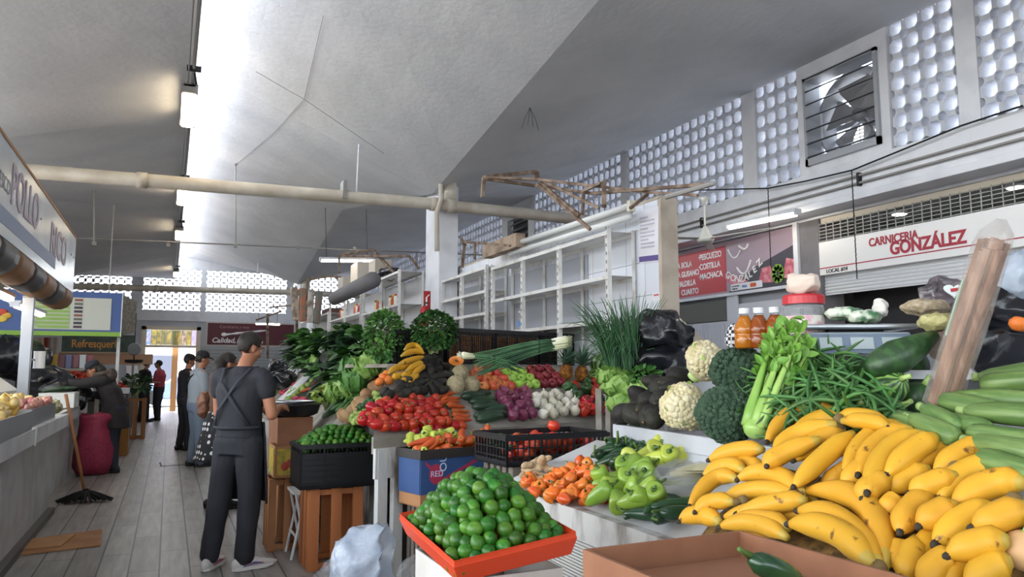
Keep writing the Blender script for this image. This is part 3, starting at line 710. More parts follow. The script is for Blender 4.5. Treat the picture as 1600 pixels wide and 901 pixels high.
def guero(m, k): wob(m.lathe([(.002, -.055), (.008, -.05), (.015, -.03), (.02, -.004), (.0225, .02), (.023, .036), (.018, .045), (.009, .044), (.002, .041)], 16, lobes=3, amp=.08, cap=False), .0035, 18, k)
def gstem(m, k): m.lathe([(.009, .0425), (.006, .046), (.004, .052)], 8).tube([(0, 0, .046), (.003, 0, .06), (.01, 0, .068)], [.0035, .003, .0036], 6)
S_gy = with_stem('yellow_chili', 'chili pepper', M('chili_yellow_green', '#a3b03a', .3, c2='#b5bd50', ns=5, rand=.12), guero, gstem, stemg, 3)
S_gg = with_stem('light_green_chili', 'chili pepper', M('chili_light_green', '#6f9030', .3, c2='#87a43c', ns=5, rand=.14), guero, gstem, stemg, 3)
def jala(m, k): m.tube([(.006 * math.sin(t * 2.4 + k), .003 * math.cos(t * 3), -.04 + .08 * t) for t in [i / 7 for i in range(8)]], [.003, .009, .0125, .0145, .015, .0148, .0135, .006], 12)
S_jal = with_stem('jalapeno', 'chili pepper', M('jalapeno_skin', '#1e3a24', .22, c2='#2c4f2a', ns=7, rand=.2), jala, lambda m, k: m.tube([(.006 * math.sin(2.4 + k), 0, .038), (.006 * math.sin(2.4 + k) + .002, 0, .052), (.012, 0, .062)], [.005, .003, .003], 6), stemg, 3)
def haba(m, k): wob(m.lathe([(.001, -.026), (.007, -.022), (.0155, -.008), (.019, .005), (.0165, .014), (.012, .02), (.004, .019)], 14, lobes=4, amp=.12, cap=False), .0026, 34, k)
S_hab = with_stem('habanero', 'chili pepper', M('habanero_skin', '#cf5c1a', .28, c2='#d97a2a', ns=7, rand=.14), haba, lambda m, k: m.tube([(0, 0, .018), (.001, 0, .027), (.005, 0, .033)], [.003, .002, .002], 5), stemg, 3)
zucm = M('zucchini_skin', '#6f8a4c', .45, c2='#527038', ns=26, stretch=(2.5, 2.5, .25), rand=.1)
def zuc(m, k): m.lathe([(.004, -.1), (.016, -.098), (.026, -.085), (.029, -.05), (.0275, 0), (.025, .05), (.022, .085), (.017, .1), (.013, .112), (.011, .118)], 20, lobes=10, amp=.035); wob(m, .004, 8, k)
S_zuc = with_stem('zucchini', 'zucchini', zucm, zuc, lambda m, k: m.lathe([(.0125, .115), (.012, .128), (.014, .136)], 10), M('zucchini_stem', '#8aa060', .6), 2)
S_pot = simple('potato', M('potato_skin', '#b2906a', .8, c2='#9a7752', ns=10, bump=.3, bs=60, rand=.15), lambda m, k: wob(m.ell((0, 0, 0), (.034, .03, .048), 14, 10), .007, 14, k), 3)
S_jic = simple('jicama', M('jicama_skin', '#7d5a3e', .85, c2='#694830', ns=12, bump=.4, bs=60, rand=.15), lambda m, k: wob(m.ell((0, 0, 0), (.05, .045, .05), 14, 10), .009, 12, k), 2)
S_tomi = simple('tomatillo', M('tomatillo_husk', '#7d9a45', .5, c2='#93a955', ns=12, rand=.2), lambda m, k: wob(m.lathe([(.001, -.022), (.015, -.018), (.023, 0), (.018, .016), (.006, .024), (.001, .03)], 10, cap=False), .003, 30, k), 2)
S_chay = simple('chayote', M('chayote_skin', '#7fa04a', .4, c2='#93b05a', ns=7, rand=.1), lambda m, k: wob(m.lathe([(.001, -.055), (.022, -.05), (.04, -.028), (.042, -.005), (.03, .03), (.02, .048), (.008, .056)], 16, lobes=5, amp=.06, cap=False), .005, 14, k), 2)
# striped melons
wmm = M('watermelon_rind', '#4f7a34', .3); nt, N, L, b = nodes(wmm)
tc = N.new('ShaderNodeTexCoord'); sp = N.new('ShaderNodeSeparateXYZ'); at_ = N.new('ShaderNodeMath'); at_.operation = 'ARCTAN2'; L.new(tc.outputs['Object'], sp.inputs[0]); L.new(sp.outputs[0], at_.inputs[0]); L.new(sp.outputs[1], at_.inputs[1])
nn = N.new('ShaderNodeTexNoise'); nn.inputs['Scale'].default_value = 16; L.new(tc.outputs['Object'], nn.inputs['Vector']); ma = N.new('ShaderNodeMath'); ma.operation = 'MULTIPLY_ADD'; ma.inputs[1].default_value = 1.3; L.new(nn.outputs['Fac'], ma.inputs[0])
mu = N.new('ShaderNodeMath'); mu.operation = 'MULTIPLY'; mu.inputs[1].default_value = 11; L.new(at_.outputs[0], mu.inputs[0]); ad = N.new('ShaderNodeMath'); L.new(mu.outputs[0], ad.inputs[0])
m3 = N.new('ShaderNodeMath'); m3.operation = 'MULTIPLY'; m3.inputs[1].default_value = 5; L.new(nn.outputs['Fac'], m3.inputs[0]); L.new(m3.outputs[0], ad.inputs[1]); si = N.new('ShaderNodeMath'); si.operation = 'SINE'; L.new(ad.outputs[0], si.inputs[0])
rp = N.new('ShaderNodeValToRGB'); rp.color_ramp.elements[0].position = .3; rp.color_ramp.elements[1].position = .75; rp.color_ramp.elements[0].color = lin('#24451f'); rp.color_ramp.elements[1].color = lin('#82a850')
mr = N.new('ShaderNodeMapRange'); mr.inputs['From Min'].default_value = -1; L.new(si.outputs[0], mr.inputs[0]); L.new(mr.outputs[0], rp.inputs[0]); L.new(rp.outputs[0], b.inputs['Base Color'])
S_wm = with_stem('watermelon', 'watermelon', wmm, lambda m, k: m.ell((0, 0, 0), (.1, .1, .11), 24, 16), lambda m, k: m.tube([(0, 0, .108), (.004, 0, .122), (.016, 0, .13)], .006, 6), stemb, 1)
# banana: curved five-sided tube with green neck and dark tip
banm = [M('banana_yellow', '#cf9a2a', .48, spec=.3, c2='#6e4a1c', ns=26, lo=.66, hi=.74, rand=.06), M('banana_neck', '#b4983a', .5), M('banana_tip', '#33291c', .8)]
def banana_mesh(pts, R, n=10):
    """pts: smooth path from neck to tip"""
    m = MB(); m.smooth = True; k = len(pts); rad = []
    for i in range(k):
        t = i / (k - 1)
        r = .36 + .64 * min(1, max(0, (t - .03) / .2)) ** .8 if t < .25 else (1 if t < .66 else 1 - .74 * ((t - .66) / .34) ** 2)
        rad.append(R * r)
    m.tube(pts, rad, n)
    nf = len(m.f)
    for i in range(k - 1):
        for j in range(n):
            t = (i + .5) / (k - 1); m.mi[i * n + j] = 1 if t < .1 else 0
    m.mi[-2] = 1; m.mi[-1] = 2
    return m
def arc_pts(L_, bend, k=14):
    return [V((bend * math.sin(PI * t) , 0, -L_ / 2 + L_ * t)) for t in [i / (k - 1) for i in range(k)]]
# leafy heads
def leaf_mat(name, c1, c2, rough=.5, ns=8): return M(name, c1, rough, c2=c2, ns=ns, sss=0)
parsm = leaf_mat('parsley_leaf', '#254b20', '#3d682b', ns=6); lettm = leaf_mat('lettuce_leaf', '#6d9440', '#93b562', ns=14); darkl = leaf_mat('dark_leaf', '#1f3a26', '#335a34', ns=5); midl = leaf_mat('mid_leaf', '#3f6e30', '#588840', ns=6)
chivem = leaf_mat('chive_leaf', '#2f5238', '#48734a', ns=5); stalkm = leaf_mat('stalk', '#9dbb62', '#b9cf86', ns=6); whitebulb = M('white_bulb', '#e6e4d2', .45, c2='#cfd2ac', ns=6); paleg = leaf_mat('pale_stalk', '#c4d39c', '#a9c272')
def cabbage(name, label, cat, loc, r, seed=0, mat=lettm, core=None, wav=.25, n=16, group=None, squash=.9):
    """round leafy head: a core plus curled wrapper leaves, each leaf a cupped grid"""
    rr = random.Random(seed); m = MB(); m.smooth = True; m.ell((0, 0, 0), (r * .82, r * .82, r * .8 * squash), 18, 12)
    from mathutils import noise
    for i in range(n):
        a0 = i * 2.4 + rr.uniform(-.3, .3); tilt = rr.uniform(.1, .9); w = rr.uniform(.8, 1.15); nu, nv = 7, 7; o = len(m.v)
        for u in range(nu):
            for v in range(nv):
                th = -1.35 + (u / (nu - 1)) * (1.5 + tilt); ph = a0 + (v / (nv - 1) - .5) * 1.5 * w * math.cos(th * .6)
                R_ = r * (.86 + .13 * u / (nu - 1) + .03 * (i % 3)); ed = (abs(v / (nv - 1) - .5) * 2) ** 3 + (u / (nu - 1)) ** 4
                R_ += ed * r * .13 + noise.noise(V((u * .9, v * .9, i * 5 + seed))) * r * wav * (.3 + .7 * ed) * .5
                m.v.append(V((R_ * math.cos(th) * math.cos(ph), R_ * math.cos(th) * math.sin(ph), R_ * squash * math.sin(th))))
        for u in range(nu - 1):
            for v in range(nv - 1): a = o + u * nv + v; m.face((a, a + 1, a + nv + 1, a + nv))
    o = m.build(name, mat, loc=loc); o.rotation_euler = (rr.uniform(-.5, .5), rr.uniform(-.5, .5), rr.uniform(0, 6)); tag(o, label, cat, group); return o
def bunch(name, label, cat, loc, h, r, mat, n=260, L_=.05, W_=.035, seed=0, smat=None, stems=26, lean=(0, 0), dome=True, up=.6, group=None, top=1):
    """bunch of herb: thin stems fanning from a tied base and a dense crown of leaves"""
    rr = random.Random(seed); t = thing(name, label, cat, loc, group=group); m = MB(); s = MB()
    for i in range(stems):
        a = rr.uniform(0, 6.28); q = math.sqrt(rr.random()); e = V((math.cos(a) * q * r * .8 + lean[0], math.sin(a) * q * r * .8 + lean[1], h * rr.uniform(.5, .8)))
        s.tube(bez((math.cos(a) * q * .02, math.sin(a) * q * .02, 0), (e.x * .3, e.y * .3, e.z * .6), e, 4), .0025 * (1 + r), 4)
    for i in range(n):
        a = rr.uniform(0, 6.28); z = rr.uniform(-.75, 1); q = math.sqrt(max(0, 1 - z * z)) * rr.uniform(.75, 1.02); c = V((math.cos(a) * q * r + lean[0], math.sin(a) * q * r + lean[1], h * .62 + z * h * .4 * top))
        d = V((math.cos(a) * q + rr.uniform(-.6, .6), math.sin(a) * q + rr.uniform(-.6, .6), z * .6 + rr.uniform(-.6, .5))); nrm = V((math.cos(a) * q, math.sin(a) * q, up + z))
        m.leaf(c, d, nrm, L_ * rr.uniform(.7, 1.2), W_ * rr.uniform(.7, 1.2), cup=.25, seg=3, drop=rr.uniform(-.1, .5))
    m.build('leaves', mat, t); s.build('stems', smat or paleg, t, smooth=True); return t
def greens(name, label, cat, loc, d, L_, W_, n, mat, seed=0, smat=None, spread_=.5, wav=.2, group=None):
    """loose bundle of large blades lying along d"""
    rr = random.Random(seed); t = thing(name, label, cat, loc, group=group); m = MB(); s = MB(); d = V(d).normalized(); side = d.cross(V((0, 0, 1))).normalized()
    for i in range(n):
        f = rr.uniform(-1, 1); dd = (d + side * f * spread_ + V((0, 0, rr.uniform(-.05, .5)))).normalized(); p = side * f * .03 + V((0, 0, rr.uniform(0, .05)))
        ll = L_ * rr.uniform(.7, 1.1); s.tube([p, p + dd * ll * .4], [.007, .004], 5); m.leaf(p + dd * ll * .25, dd, (side * rr.uniform(-.6, .6) + V((0, 0, 1))), ll * .8, W_ * rr.uniform(.8, 1.2), cup=rr.uniform(-.2, .5), seg=6, drop=rr.uniform(.1, .6))
    from mathutils import noise
    for i, p in enumerate(m.v): m.v[i] = p + noise.noise_vector(p * 22 + V((seed, 0, 0))) * wav * .06
    m.build('leaves', mat, t); s.build('stems', smat or paleg, t, smooth=True); return t
# ------------------------------------------------------------------ containers
def plastic_crate(label, M4, L_, W_, H, mat=blackp, cols=24, rows=7, cat='crate', group=None, solid_low=0):
    """open plastic crate with barred sides, local origin at base centre"""
    t = thing('plastic_crate', label, cat, group=group); t.matrix_world = M4; th = .012
    MB().bx(-L_ / 2, L_ / 2, -W_ / 2, W_ / 2, 0, .012).build('base', mat, t)
    for ax, s in ((0, -1), (0, 1), (1, -1), (1, 1)):
        m = MB(); ln, off = (L_, W_ / 2) if ax == 0 else (W_, L_ / 2); nc = cols if ax == 0 else max(3, int(cols * W_ / L_))
        def q(a0, a1, z0, z1, tk=th):
            c0, c1 = s * off - (tk if s > 0 else 0), s * off + (tk if s < 0 else 0)
            m.bx(a0, a1, c0, c1, z0, z1) if ax == 0 else m.bx(c0, c1, a0, a1, z0, z1)
        for k in range(nc + 1): bw = .005 if k % 6 else .014; a = -ln / 2 + k * (ln - .016) / nc; q(a, a + bw, 0, H)
        for k in range(rows + 1): z = k * (H - .02) / rows; q(-ln / 2, ln / 2, z, z + (.006 if k % rows else .03), th * .8)
        if solid_low: q(-ln / 2, ln / 2, 0, H * solid_low, th * .6)
        m.build('side', mat, t)
    m = MB()
    for s in (-1, 1): m.bx(-L_ / 2 - .012, L_ / 2 + .012, s * W_ / 2 - .012, s * W_ / 2 + .012, H - .022, H + .002).bx(s * L_ / 2 - .012, s * L_ / 2 + .012, -W_ / 2 + .012, W_ / 2 - .012, H - .02, H)
    m.build('rim', mat, t); return t
def carton(label, M4, L_, W_, H, mat=card, flaps=0, name='cardboard_box', cat='box', th=.006, flen=.12, fang=.5, group=None):
    t = thing(name, label, cat, group=group); t.matrix_world = M4
    MB().bx(-L_ / 2, L_ / 2, -W_ / 2, W_ / 2, 0, th).build('base', mat, t)
    m = MB().bx(-L_ / 2, L_ / 2, -W_ / 2, -W_ / 2 + th, 0, H); m.build('side', mat, t)
    MB().bx(-L_ / 2, L_ / 2, W_ / 2 - th, W_ / 2, 0, H).build('side', mat, t)
    MB().bx(-L_ / 2, -L_ / 2 + th, -W_ / 2 + th, W_ / 2 - th, 0, H).build('side', mat, t); MB().bx(L_ / 2 - th, L_ / 2, -W_ / 2 + th, W_ / 2 - th, 0, H).build('side', mat, t)
    for k in range(flaps):
        sx, sy = ((0, -1), (0, 1), (-1, 0), (1, 0))[k]; m = MB(); dz = flen * math.cos(fang); do = flen * math.sin(fang)
        if sx == 0: y = sy * W_ / 2; m.add([(-L_ / 2, y, H), (L_ / 2, y, H), (L_ / 2, y + sy * do, H + dz), (-L_ / 2, y + sy * do, H + dz)], [(0, 1, 2, 3)])
        else: x = sx * L_ / 2; m.add([(x, -W_ / 2, H), (x, W_ / 2, H), (x + sx * do, W_ / 2, H + dz), (x + sx * do, -W_ / 2, H + dz)], [(0, 1, 2, 3)])
        f = m.build('flap', mat, t); sd = f.modifiers.new('t', 'SOLIDIFY'); sd.thickness = .005
    return t
def wood_crate(label, M4, L_, W_, H, mat=wood, n=3, upright=True, cat='crate', group=None):
    """slatted wooden crate; upright: slats run vertically between two frames"""
    t = thing('wooden_crate', label, cat, group=group); t.matrix_world = M4; th = .012
    for sx in (-1, 1):
        for sy in (-1, 1): MB().box((sx * (L_ / 2 - .025), sy * (W_ / 2 - .025), H / 2), (.03, .03, H)).build('corner_post', mat, t)
    for s in (-1, 1):
        m = MB(); m2 = MB()
        if upright:
            for k in range(n): w = L_ / (n * 1.75); x = -L_ / 2 + w / 2 + k * (L_ - w) / (n - 1); m.box((x, s * (W_ / 2 - th / 2), H / 2), (w, th, H))
            for k in range(n): w = W_ / (n * 1.75); y = -W_ / 2 + w / 2 + k * (W_ - w) / (n - 1); m2.box((s * (L_ / 2 - th / 2), y * .94, H / 2), (th, w, H))
        else:
            for k in range(n): w = H / (n * 1.3); z = w / 2 + k * (H - w) / (n - 1); m.box((0, s * (W_ / 2 - th / 2), z), (L_, th, w)); m2.box((s * (L_ / 2 - th / 2), 0, z), (th, W_ - .03, w))
        m.build('side_slats', mat, t); m2.build('end_slats', mat, t)
    m = MB()
    for z in (.03, H - .03):
        for s in (-1, 1): m.box((0, s * (W_ / 2 - .03), z), (L_ - .03, .03, .04))
    m.build('frame', mat, t); MB().box((0, 0, H - .045), (L_ - .05, W_ - .08, .012)).build('bottom_board', mat, t)
    return t
def T4(loc, rz=0): m = Matrix.Rotation(rz, 4, 'Z'); m.translation = V(loc); return m
def crumple(m, amp, f, seed=1):
    from mathutils import noise
    for i, p in enumerate(m.v):
        a = noise.noise_vector(p * f + V((seed * 3.7, 0, seed))); b_ = noise.noise_vector(p * f * 2.7 + V((0, seed * 1.7, 0))); r = 1 - abs(noise.noise(p * f * 1.6 + V((seed, 5, 0)))) * 2
        m.v[i] = p + a * amp + b_ * amp * .45 + V((a.x, a.y, a.z)).normalized() * r * amp * .25
    return m
def bag(name, label, cat, loc, r, mat, seed=1, amp=None, f=None, rot=None, knot=0, nseg=(40, 28), group=None):
    m = MB(); m.smooth = True; m.ell((0, 0, 0), r, nseg[0], nseg[1])
    rm = min(r); 
    if knot:
        for i, p in enumerate(m.v):
            if p.z > r[2] * .5: k = (p.z / r[2] - .5) * 2; p.x *= 1 - .75 * k; p.y *= 1 - .75 * k; p.z += knot * k * k
    crumple(m, amp or rm * .22, f or 1.1 / rm, seed)
    o = m.build(name, mat, loc=loc); 
    if rot: o.rotation_euler = rot
    tag(o, label, cat, group); return o
# ------------------------------------------------------------------ end display: tiers facing the camera
A0 = V((1.21, 4.73, 0)); eD = V((.934, .355, 0)).normalized(); nD = V((-eD.y, eD.x, 0))
RZ = math.atan2(eD.y, eD.x)
def D(t, off, z): return A0 + eD * t + nD * off + V((0, 0, z))
def board(name, t0, t1, o0, o1, z0, z1, mat):
    m = MB(); vs = [D(t, o, z) for t in (t0, t1) for o in (o0, o1) for z in (z0, z1)]
    m.add(vs, [(0, 1, 3, 2), (4, 6, 7, 5), (0, 4, 5, 1), (2, 3, 7, 6), (0, 2, 6, 4), (1, 5, 7, 3)]); return m
def slopeboard(t0, t1, o0, z0, o1, z1, th=.02, cut=.36):
    m = MB(); vs = [D(t + (cut if (o == o1 and t == t0) else 0), o, z + dz) for t in (t0, t1) for (o, z) in ((o0, z0), (o1, z1)) for dz in (-th, 0)]
    m.add(vs, [(0, 1, 3, 2), (4, 6, 7, 5), (0, 4, 5, 1), (2, 3, 7, 6), (0, 2, 6, 4), (1, 5, 7, 3)]); return m
st_ = thing('produce_stand', 'tiered wooden produce stand with weathered white front and grey boards', 'stand', (0, 0, 0))
TL, TR = -.04, 2.72
slopeboard(TL, TR, .0, 1.0, .42, 1.24).build('lower_shelf', greywood, st_)
slopeboard(.33, TR, .42, 1.255, .86, 1.5).build('upper_shelf', greywood, st_)
board('b', .72, TR, .862, 1.5, 1.47, 1.498, 0).build('top_shelf', greywood, st_)
board('b', TL, TR, -.02, .0, .93, 1.035, 0).build('front_board', greywood, st_)
board('b', .33, TR, .403, .418, 1.235, 1.292, 0).build('front_board', greywood, st_)
board('b', TL, TR, -.045, -.02, .78, .965, 0).build('front_board', oldwhite, st_)
for t in (TL + .02, TL + .14): board('b', t, t + .07, -.05, -.01, .0, .95, 0).build('leg', oldwhite, st_)
board('b', TL + .3, TR, .1, .12, .0, .95, 0).build('back_panel', M('dark_board', '#4b4642', .9), st_)
for t in (1.2, 2.4): board('b', t, t + .07, .05, .1, .0, .95, 0).build('leg', oldwhite, st_)
nL = V((0, 0, 1)) * .42 - nD * .24; nL.normalize(); nU = nL.copy()
def onL(px, py, r): return onP(px, py, D(0, 0, 1.0) + nL * r, nL)
def onU(px, py, r): return onP(px, py, D(0, .42, 1.255) + nU * r, nU)
upd = nL.cross(eD)  # up the slope
z5 = lambda p: (640 + p[0] * .275, 480 + p[1] * .275)
z2 = lambda p: (560 + p[0] * .1625, 560 + p[1] * .1625)
z4 = lambda p: (800 + p[0] * .19971, 520 + p[1] * .19971)
g = 'roma tomatoes heaped on the lower tier'
for q in [(330,375),(410,340),(395,385),(510,370),(590,390),(260,415),(320,440),(460,425),(385,470),(510,440),(595,445),(680,415),(735,385),(130,470),(215,450),(185,515),(275,500),(480,495),(580,505),(670,485),(755,460),(825,530),(725,535),(55,550),(115,570),(235,580),(350,570),(470,575),(560,575),(640,575),(50,595),(175,630),(250,650),(345,650),(435,645),(520,635),(620,620),(690,605),(785,600),(855,605),(115,600),(430,450)]:
    p = onL(*z2(q), .05 + rnd.uniform(-.006, .012)); S_tom.put(M4=dirM(p, V((rnd.uniform(-1, 1), rnd.uniform(-1, .2), rnd.uniform(-.4, .6))), rnd.random() * 6, (1.2, 1.2, rnd.uniform(1.1, 1.25))), label='ripe red roma tomato heaped on the lower tier of the stand', group=g)
for i in range(44):
    u = rnd.uniform(-.08, .8); v = rnd.uniform(.05, .38)
    if u < .05 + v * .9: continue
    p = D(u, v * .87, 1.0 + .24 * v / .42 * .87) + nL * .024; S_tom.put(M4=dirM(p, rrot().to_matrix() @ V((0, 0, 1)), 0, 1.1), label='ripe red roma tomato heaped on the lower tier of the stand', group=g)
# carrots laid in a stack, cucumbers, onions
for q, a in [((225,490),.1),((245,517),0),((235,540),.05),((265,560),-.15),((288,590),-.05),((292,615),-.06),((302,637),-.08),((200,500),.3),((180,530),.5),((175,545),.2)]:
    p = onL(*z5(q), .03 + rnd.uniform(0, .012)); S_car.put(M4=dirM(p, -(eD + V((0, 0, a))), rnd.random() * 6, (1.3, 1.3, 1.08) if q[1] > 530 else (1.2, 1.2, .95)), label='orange carrot laid flat in the stack between tomatoes and cucumbers', group='stacked carrots on the lower tier')
for k, q in enumerate([(400,493),(420,524),(432,560),(440,597),(455,632),(360,505),(480,575),(490,612)]):
    p = onL(*z5(q), .032 if k < 5 else .02); S_cuc.put(M4=dirM(p, eD + V((0, 0, .02)), rnd.random() * 6, (1.5, 1.5, 1.12)), label='dark green cucumber laid flat in the stack beside the red onions', group='stacked cucumbers on the lower tier')
for q in [(540,475),(575,500),(665,500),(530,515),(590,505),(640,510),(560,560),(625,555),(672,545),(585,612),(640,612),(697,600),(520,500),(610,480),(655,470),(600,585),(665,580),(550,530)]:
    p = onL(*z5(q), .045 + rnd.uniform(-.01, .01)); S_onr.put(M4=dirM(p, V((rnd.uniform(-.6, .6), rnd.uniform(-1, .3), rnd.uniform(.1, 1))), rnd.random() * 6, rnd.uniform(1.05, 1.2)), label='purple red onion heaped between the cucumbers and white onions', group='red onions on the lower tier')
for q in [(755,545),(815,540),(890,535),(760,605),(818,600),(878,590),(940,585),(905,500),(850,505),(800,505),(765,500),(720,540),(940,540),(720,510),(845,560),(910,562),(830,490),(790,575)]:
    p = onL(*z5(q), .045 + rnd.uniform(-.012, .008)); S_onw.put(M4=dirM(p, V((rnd.uniform(-.5, .5), rnd.uniform(-1.2, .2), rnd.uniform(0, .9))), rnd.random() * 6, rnd.uniform(1.05, 1.2)), label='white onion heaped between red onions and the bell peppers', group='white onions on the lower tier')
for q, s_ in [((435,420),1),((585,440),1.05),((520,490),1.05),((590,385),.95),((775,450),1.15),((740,510),1.15),((685,555),.85),((480,440),.8)]:
    p = onL(*z4(q), .06); S_pg.put(M4=dirM(p, V((rnd.uniform(-1, 1), rnd.uniform(-.8, .2), rnd.uniform(-.1, .8))), rnd.random() * 6, s_ * 1.25), label='dark green bell pepper among the red peppers on the lower tier', group='green bell peppers on the lower tier')
for q, s_ in [((492,415),.9),((650,385),1),((700,400),1),((660,430),.95),((655,480),1.05),((580,545),1.2),((630,520),.9),((570,610),.95),((635,600),1),((690,605),.8),((760,595),1),((625,450),.9),((600,575),.9),((725,570),.85),((560,580),.8)]:
    p = onL(*z4(q), .055); S_pr.put(M4=dirM(p, V((rnd.uniform(-1, 1), rnd.uniform(-1, .2), rnd.uniform(-.3, .8))), rnd.random() * 6, s_ * 1.2), label='shiny red bell pepper heaped beside the white onions', group='red bell peppers on the lower tier')
# upper tier
for q in [(393,350),(387,398),(440,378),(500,345),(495,378),(437,417),(485,420),(533,410),(420,452),(475,447),(527,447),(572,447),(360,385),(455,350)]:
    p = onU(*z5(q), .048); S_apr.put(M4=dirM(p, V((rnd.uniform(-.6, .6), rnd.uniform(-1, 0), rnd.uniform(.2, 1))), rnd.random() * 6, 1.25), label='orange-red apple in the heap left of the green apples', group='orange-red apples on the upper tier')
for q in [(548,372),(597,355),(600,378),(640,370),(582,408),(635,410),(682,405),(622,440),(668,447),(714,437)]:
    p = onU(*z5(q), .045); S_apg.put(M4=dirM(p, V((rnd.uniform(-.5, .5), rnd.uniform(-1, 0), rnd.uniform(.2, 1))), rnd.random() * 6, 1.2), label='bright green apple in the heap between two kinds of red apple', group='green apples on the upper tier')
for q in [(688,355),(735,350),(782,350),(732,397),(773,390),(828,393),(765,432),(812,430),(860,425),(700,385),(800,370)]:
    p = onU(*z5(q), .046); S_apd.put(M4=dirM(p, V((rnd.uniform(-.5, .5), rnd.uniform(-1, 0), rnd.uniform(.2, 1))), rnd.random() * 6, 1.22), label='dark red apple in the heap right of the green apples', group='dark red apples on the upper tier')
for k, (q, s_) in enumerate([((288,378),1.0),((262,440),1.02),((352,440),.94)]):
    p = onU(*z5(q), .075); S_mel.put(M4=dirM(p, V((.3 - k * .3, -.4, .8)), k, s_ * .93), label=['round netted tan cantaloupe resting on top of two others', 'round cantaloupe low beside the dark avocados', 'round cantaloupe low beside the orange-red apples'][k])
g = 'dark avocados heaped on the upper tier'
for q in [(165,310),(205,335),(100,330),(60,355),(115,365),(160,350),(215,385),(140,400),(50,400),(185,425),(105,435),(155,440),(40,455),(75,475),(25,480),(135,472),(190,470),(10,430),(85,395),(20,390),(-15,460),(130,320),(-25,490),(60,430),(5,460),(180,385),(105,290),(150,285),(-60,470),(-90,495),(-40,440),(-55,500),(-115,500),(30,350),(-20,420),(60,310),(120,350),(-140,480)]:
    p = onU(*z5(q), .048 + rnd.uniform(-.008, .012)); S_avo.put(M4=dirM(p, V((rnd.uniform(-1, 1), rnd.uniform(-.8, .4), rnd.uniform(-.4, .6))), rnd.random() * 6, rnd.uniform(1.0, 1.15)), label='near-black avocado heaped between the bananas and cantaloupes', group=g)
# papaya half, tied into the top
p = onU(*z5((265, 303)), .09); t = thing('papaya', 'halved papaya with bright orange flesh facing out above the cantaloupes', 'papaya', p); t.matrix_world = dirM(p, V((-.25, -.8, .3)))
m = MB(); m.smooth = True; m.lathe([(.062, .0), (.06, -.03), (.048, -.075), (.03, -.11), (.001, -.13)], 20, cap=False); m.xf(Matrix.Diagonal((1.0, .68, 1, 1))); m.build('rind', M('papaya_rind', '#b98a3e', .5, c2='#7d8a3e', ns=6), t)
m = MB().lathe([(.001, -.012), (.025, -.01), (.035, .002), (.062, .002)], 20, cap=False); m.xf(Matrix.Diagonal((1.0, .68, 1, 1))); m.build('flesh', M('papaya_flesh', '#e08a35', .4, c2='#d97a2a', ns=12), t, smooth=True)
m = MB()
for i in range(14): m.ell((rnd.uniform(-.022, .022), rnd.uniform(-.012, .012), -.004), .0035, 6, 5)
m.build('seeds', blackink, t)
# banana hand with five tiers at the display corner: curved fingers
def banana_hand(name, label, paths, R, group=None, stem_r=.012, stemp=None):
    """paths: world point lists neck -> tip; one thing with banana children and a crown"""
    c = V((0, 0, 0))
    for p in paths: c += V(p[0])
    c /= len(paths); t = thing(name, label, 'bananas', c, group=group)
    for p in paths: RR = R * rnd.uniform(.94, 1.06); b_ = banana_mesh([V(q) - c for q in p], RR).build('banana', banm, t); e_ = V(p[-1]) - c; d_ = (V(p[-1]) - V(p[-2])).normalized(); MB().tube([e_ - d_ * RR * .1, e_ + d_ * RR * .25, e_ + d_ * RR * .4], [RR * .3, RR * .24, RR * .12], 8).build('tip', banm[2], b_, smooth=True)
    s = MB(); s.smooth = True
    for p in paths:
        if (V(p[0]) - c).length < stem_r * 4: s.tube([V(p[0]) - c, V((0, 0, 0))], [stem_r * .8, stem_r * .7], 7)
    d = (V(paths[0][0]) - V(paths[0][1])).normalized(); s.ell((0, 0, 0), stem_r * 1.5, 8, 6); s.build('stem', M('banana_crown', '#6f5a33', .8), t); return t
def bpath(fn, a, b_, c, k=14): 
    pts = bez(a, b_, c, k); return [fn(x, y) for x, y, _ in [(p.x, p.y, 0) for p in pts]]
def bp2(fn, a, mid, c): # quadratic through mid
    a, m_, c = V((*a, 0)), V((*mid, 0)), V((*c, 0)); ctrl = m_ * 2 - (a + c) / 2; return bpath(fn, a, ctrl, c)
z3c = lambda p: (400 + p[0] * .24423, 380 + p[1] * .24423)
hand = [[(950,680),(1010,650),(1065,690)],[(930,720),(1010,690),(1078,705)],[(915,770),(1000,745),(1075,725)],[(960,815),(1030,775),(1068,765)],[(1000,840),(1050,800),(1075,785)]]
hand2 = [[(900,800),(940,790),(990,760)],[(850,830),(890,800),(930,790)],[(870,850),(900,850),(950,830)],[(930,850),(970,830),(1020,800)],[(920,890),(960,870),(1010,840)],[(980,885),(1010,860),(1040,835)]]
upfn = lambda r: (lambda x, y: onU(x, y, r))
for k, hd in enumerate((hand, hand2)):
    banana_hand('banana_bunch', ['upright bunch of spotted yellow bananas topmost beside the parsley', 'lower bunch of yellow bananas next to the mandarins'][k], [bp2(upfn(.1 - .03 * k + .01 * (i % 2)), *[z3c(q) for q in pth]) for i, pth in enumerate(hd)], .0245, stem_r=.009)
# mandarins + jicamas + potatoes along the corner
for q in [(815,855),(850,875),(790,885),(835,840)]: S_man.put(loc=onU(*z3c(q), .04), rot=rrot(), label='orange mandarin in the little heap left of the bananas', group='mandarins by the bananas')
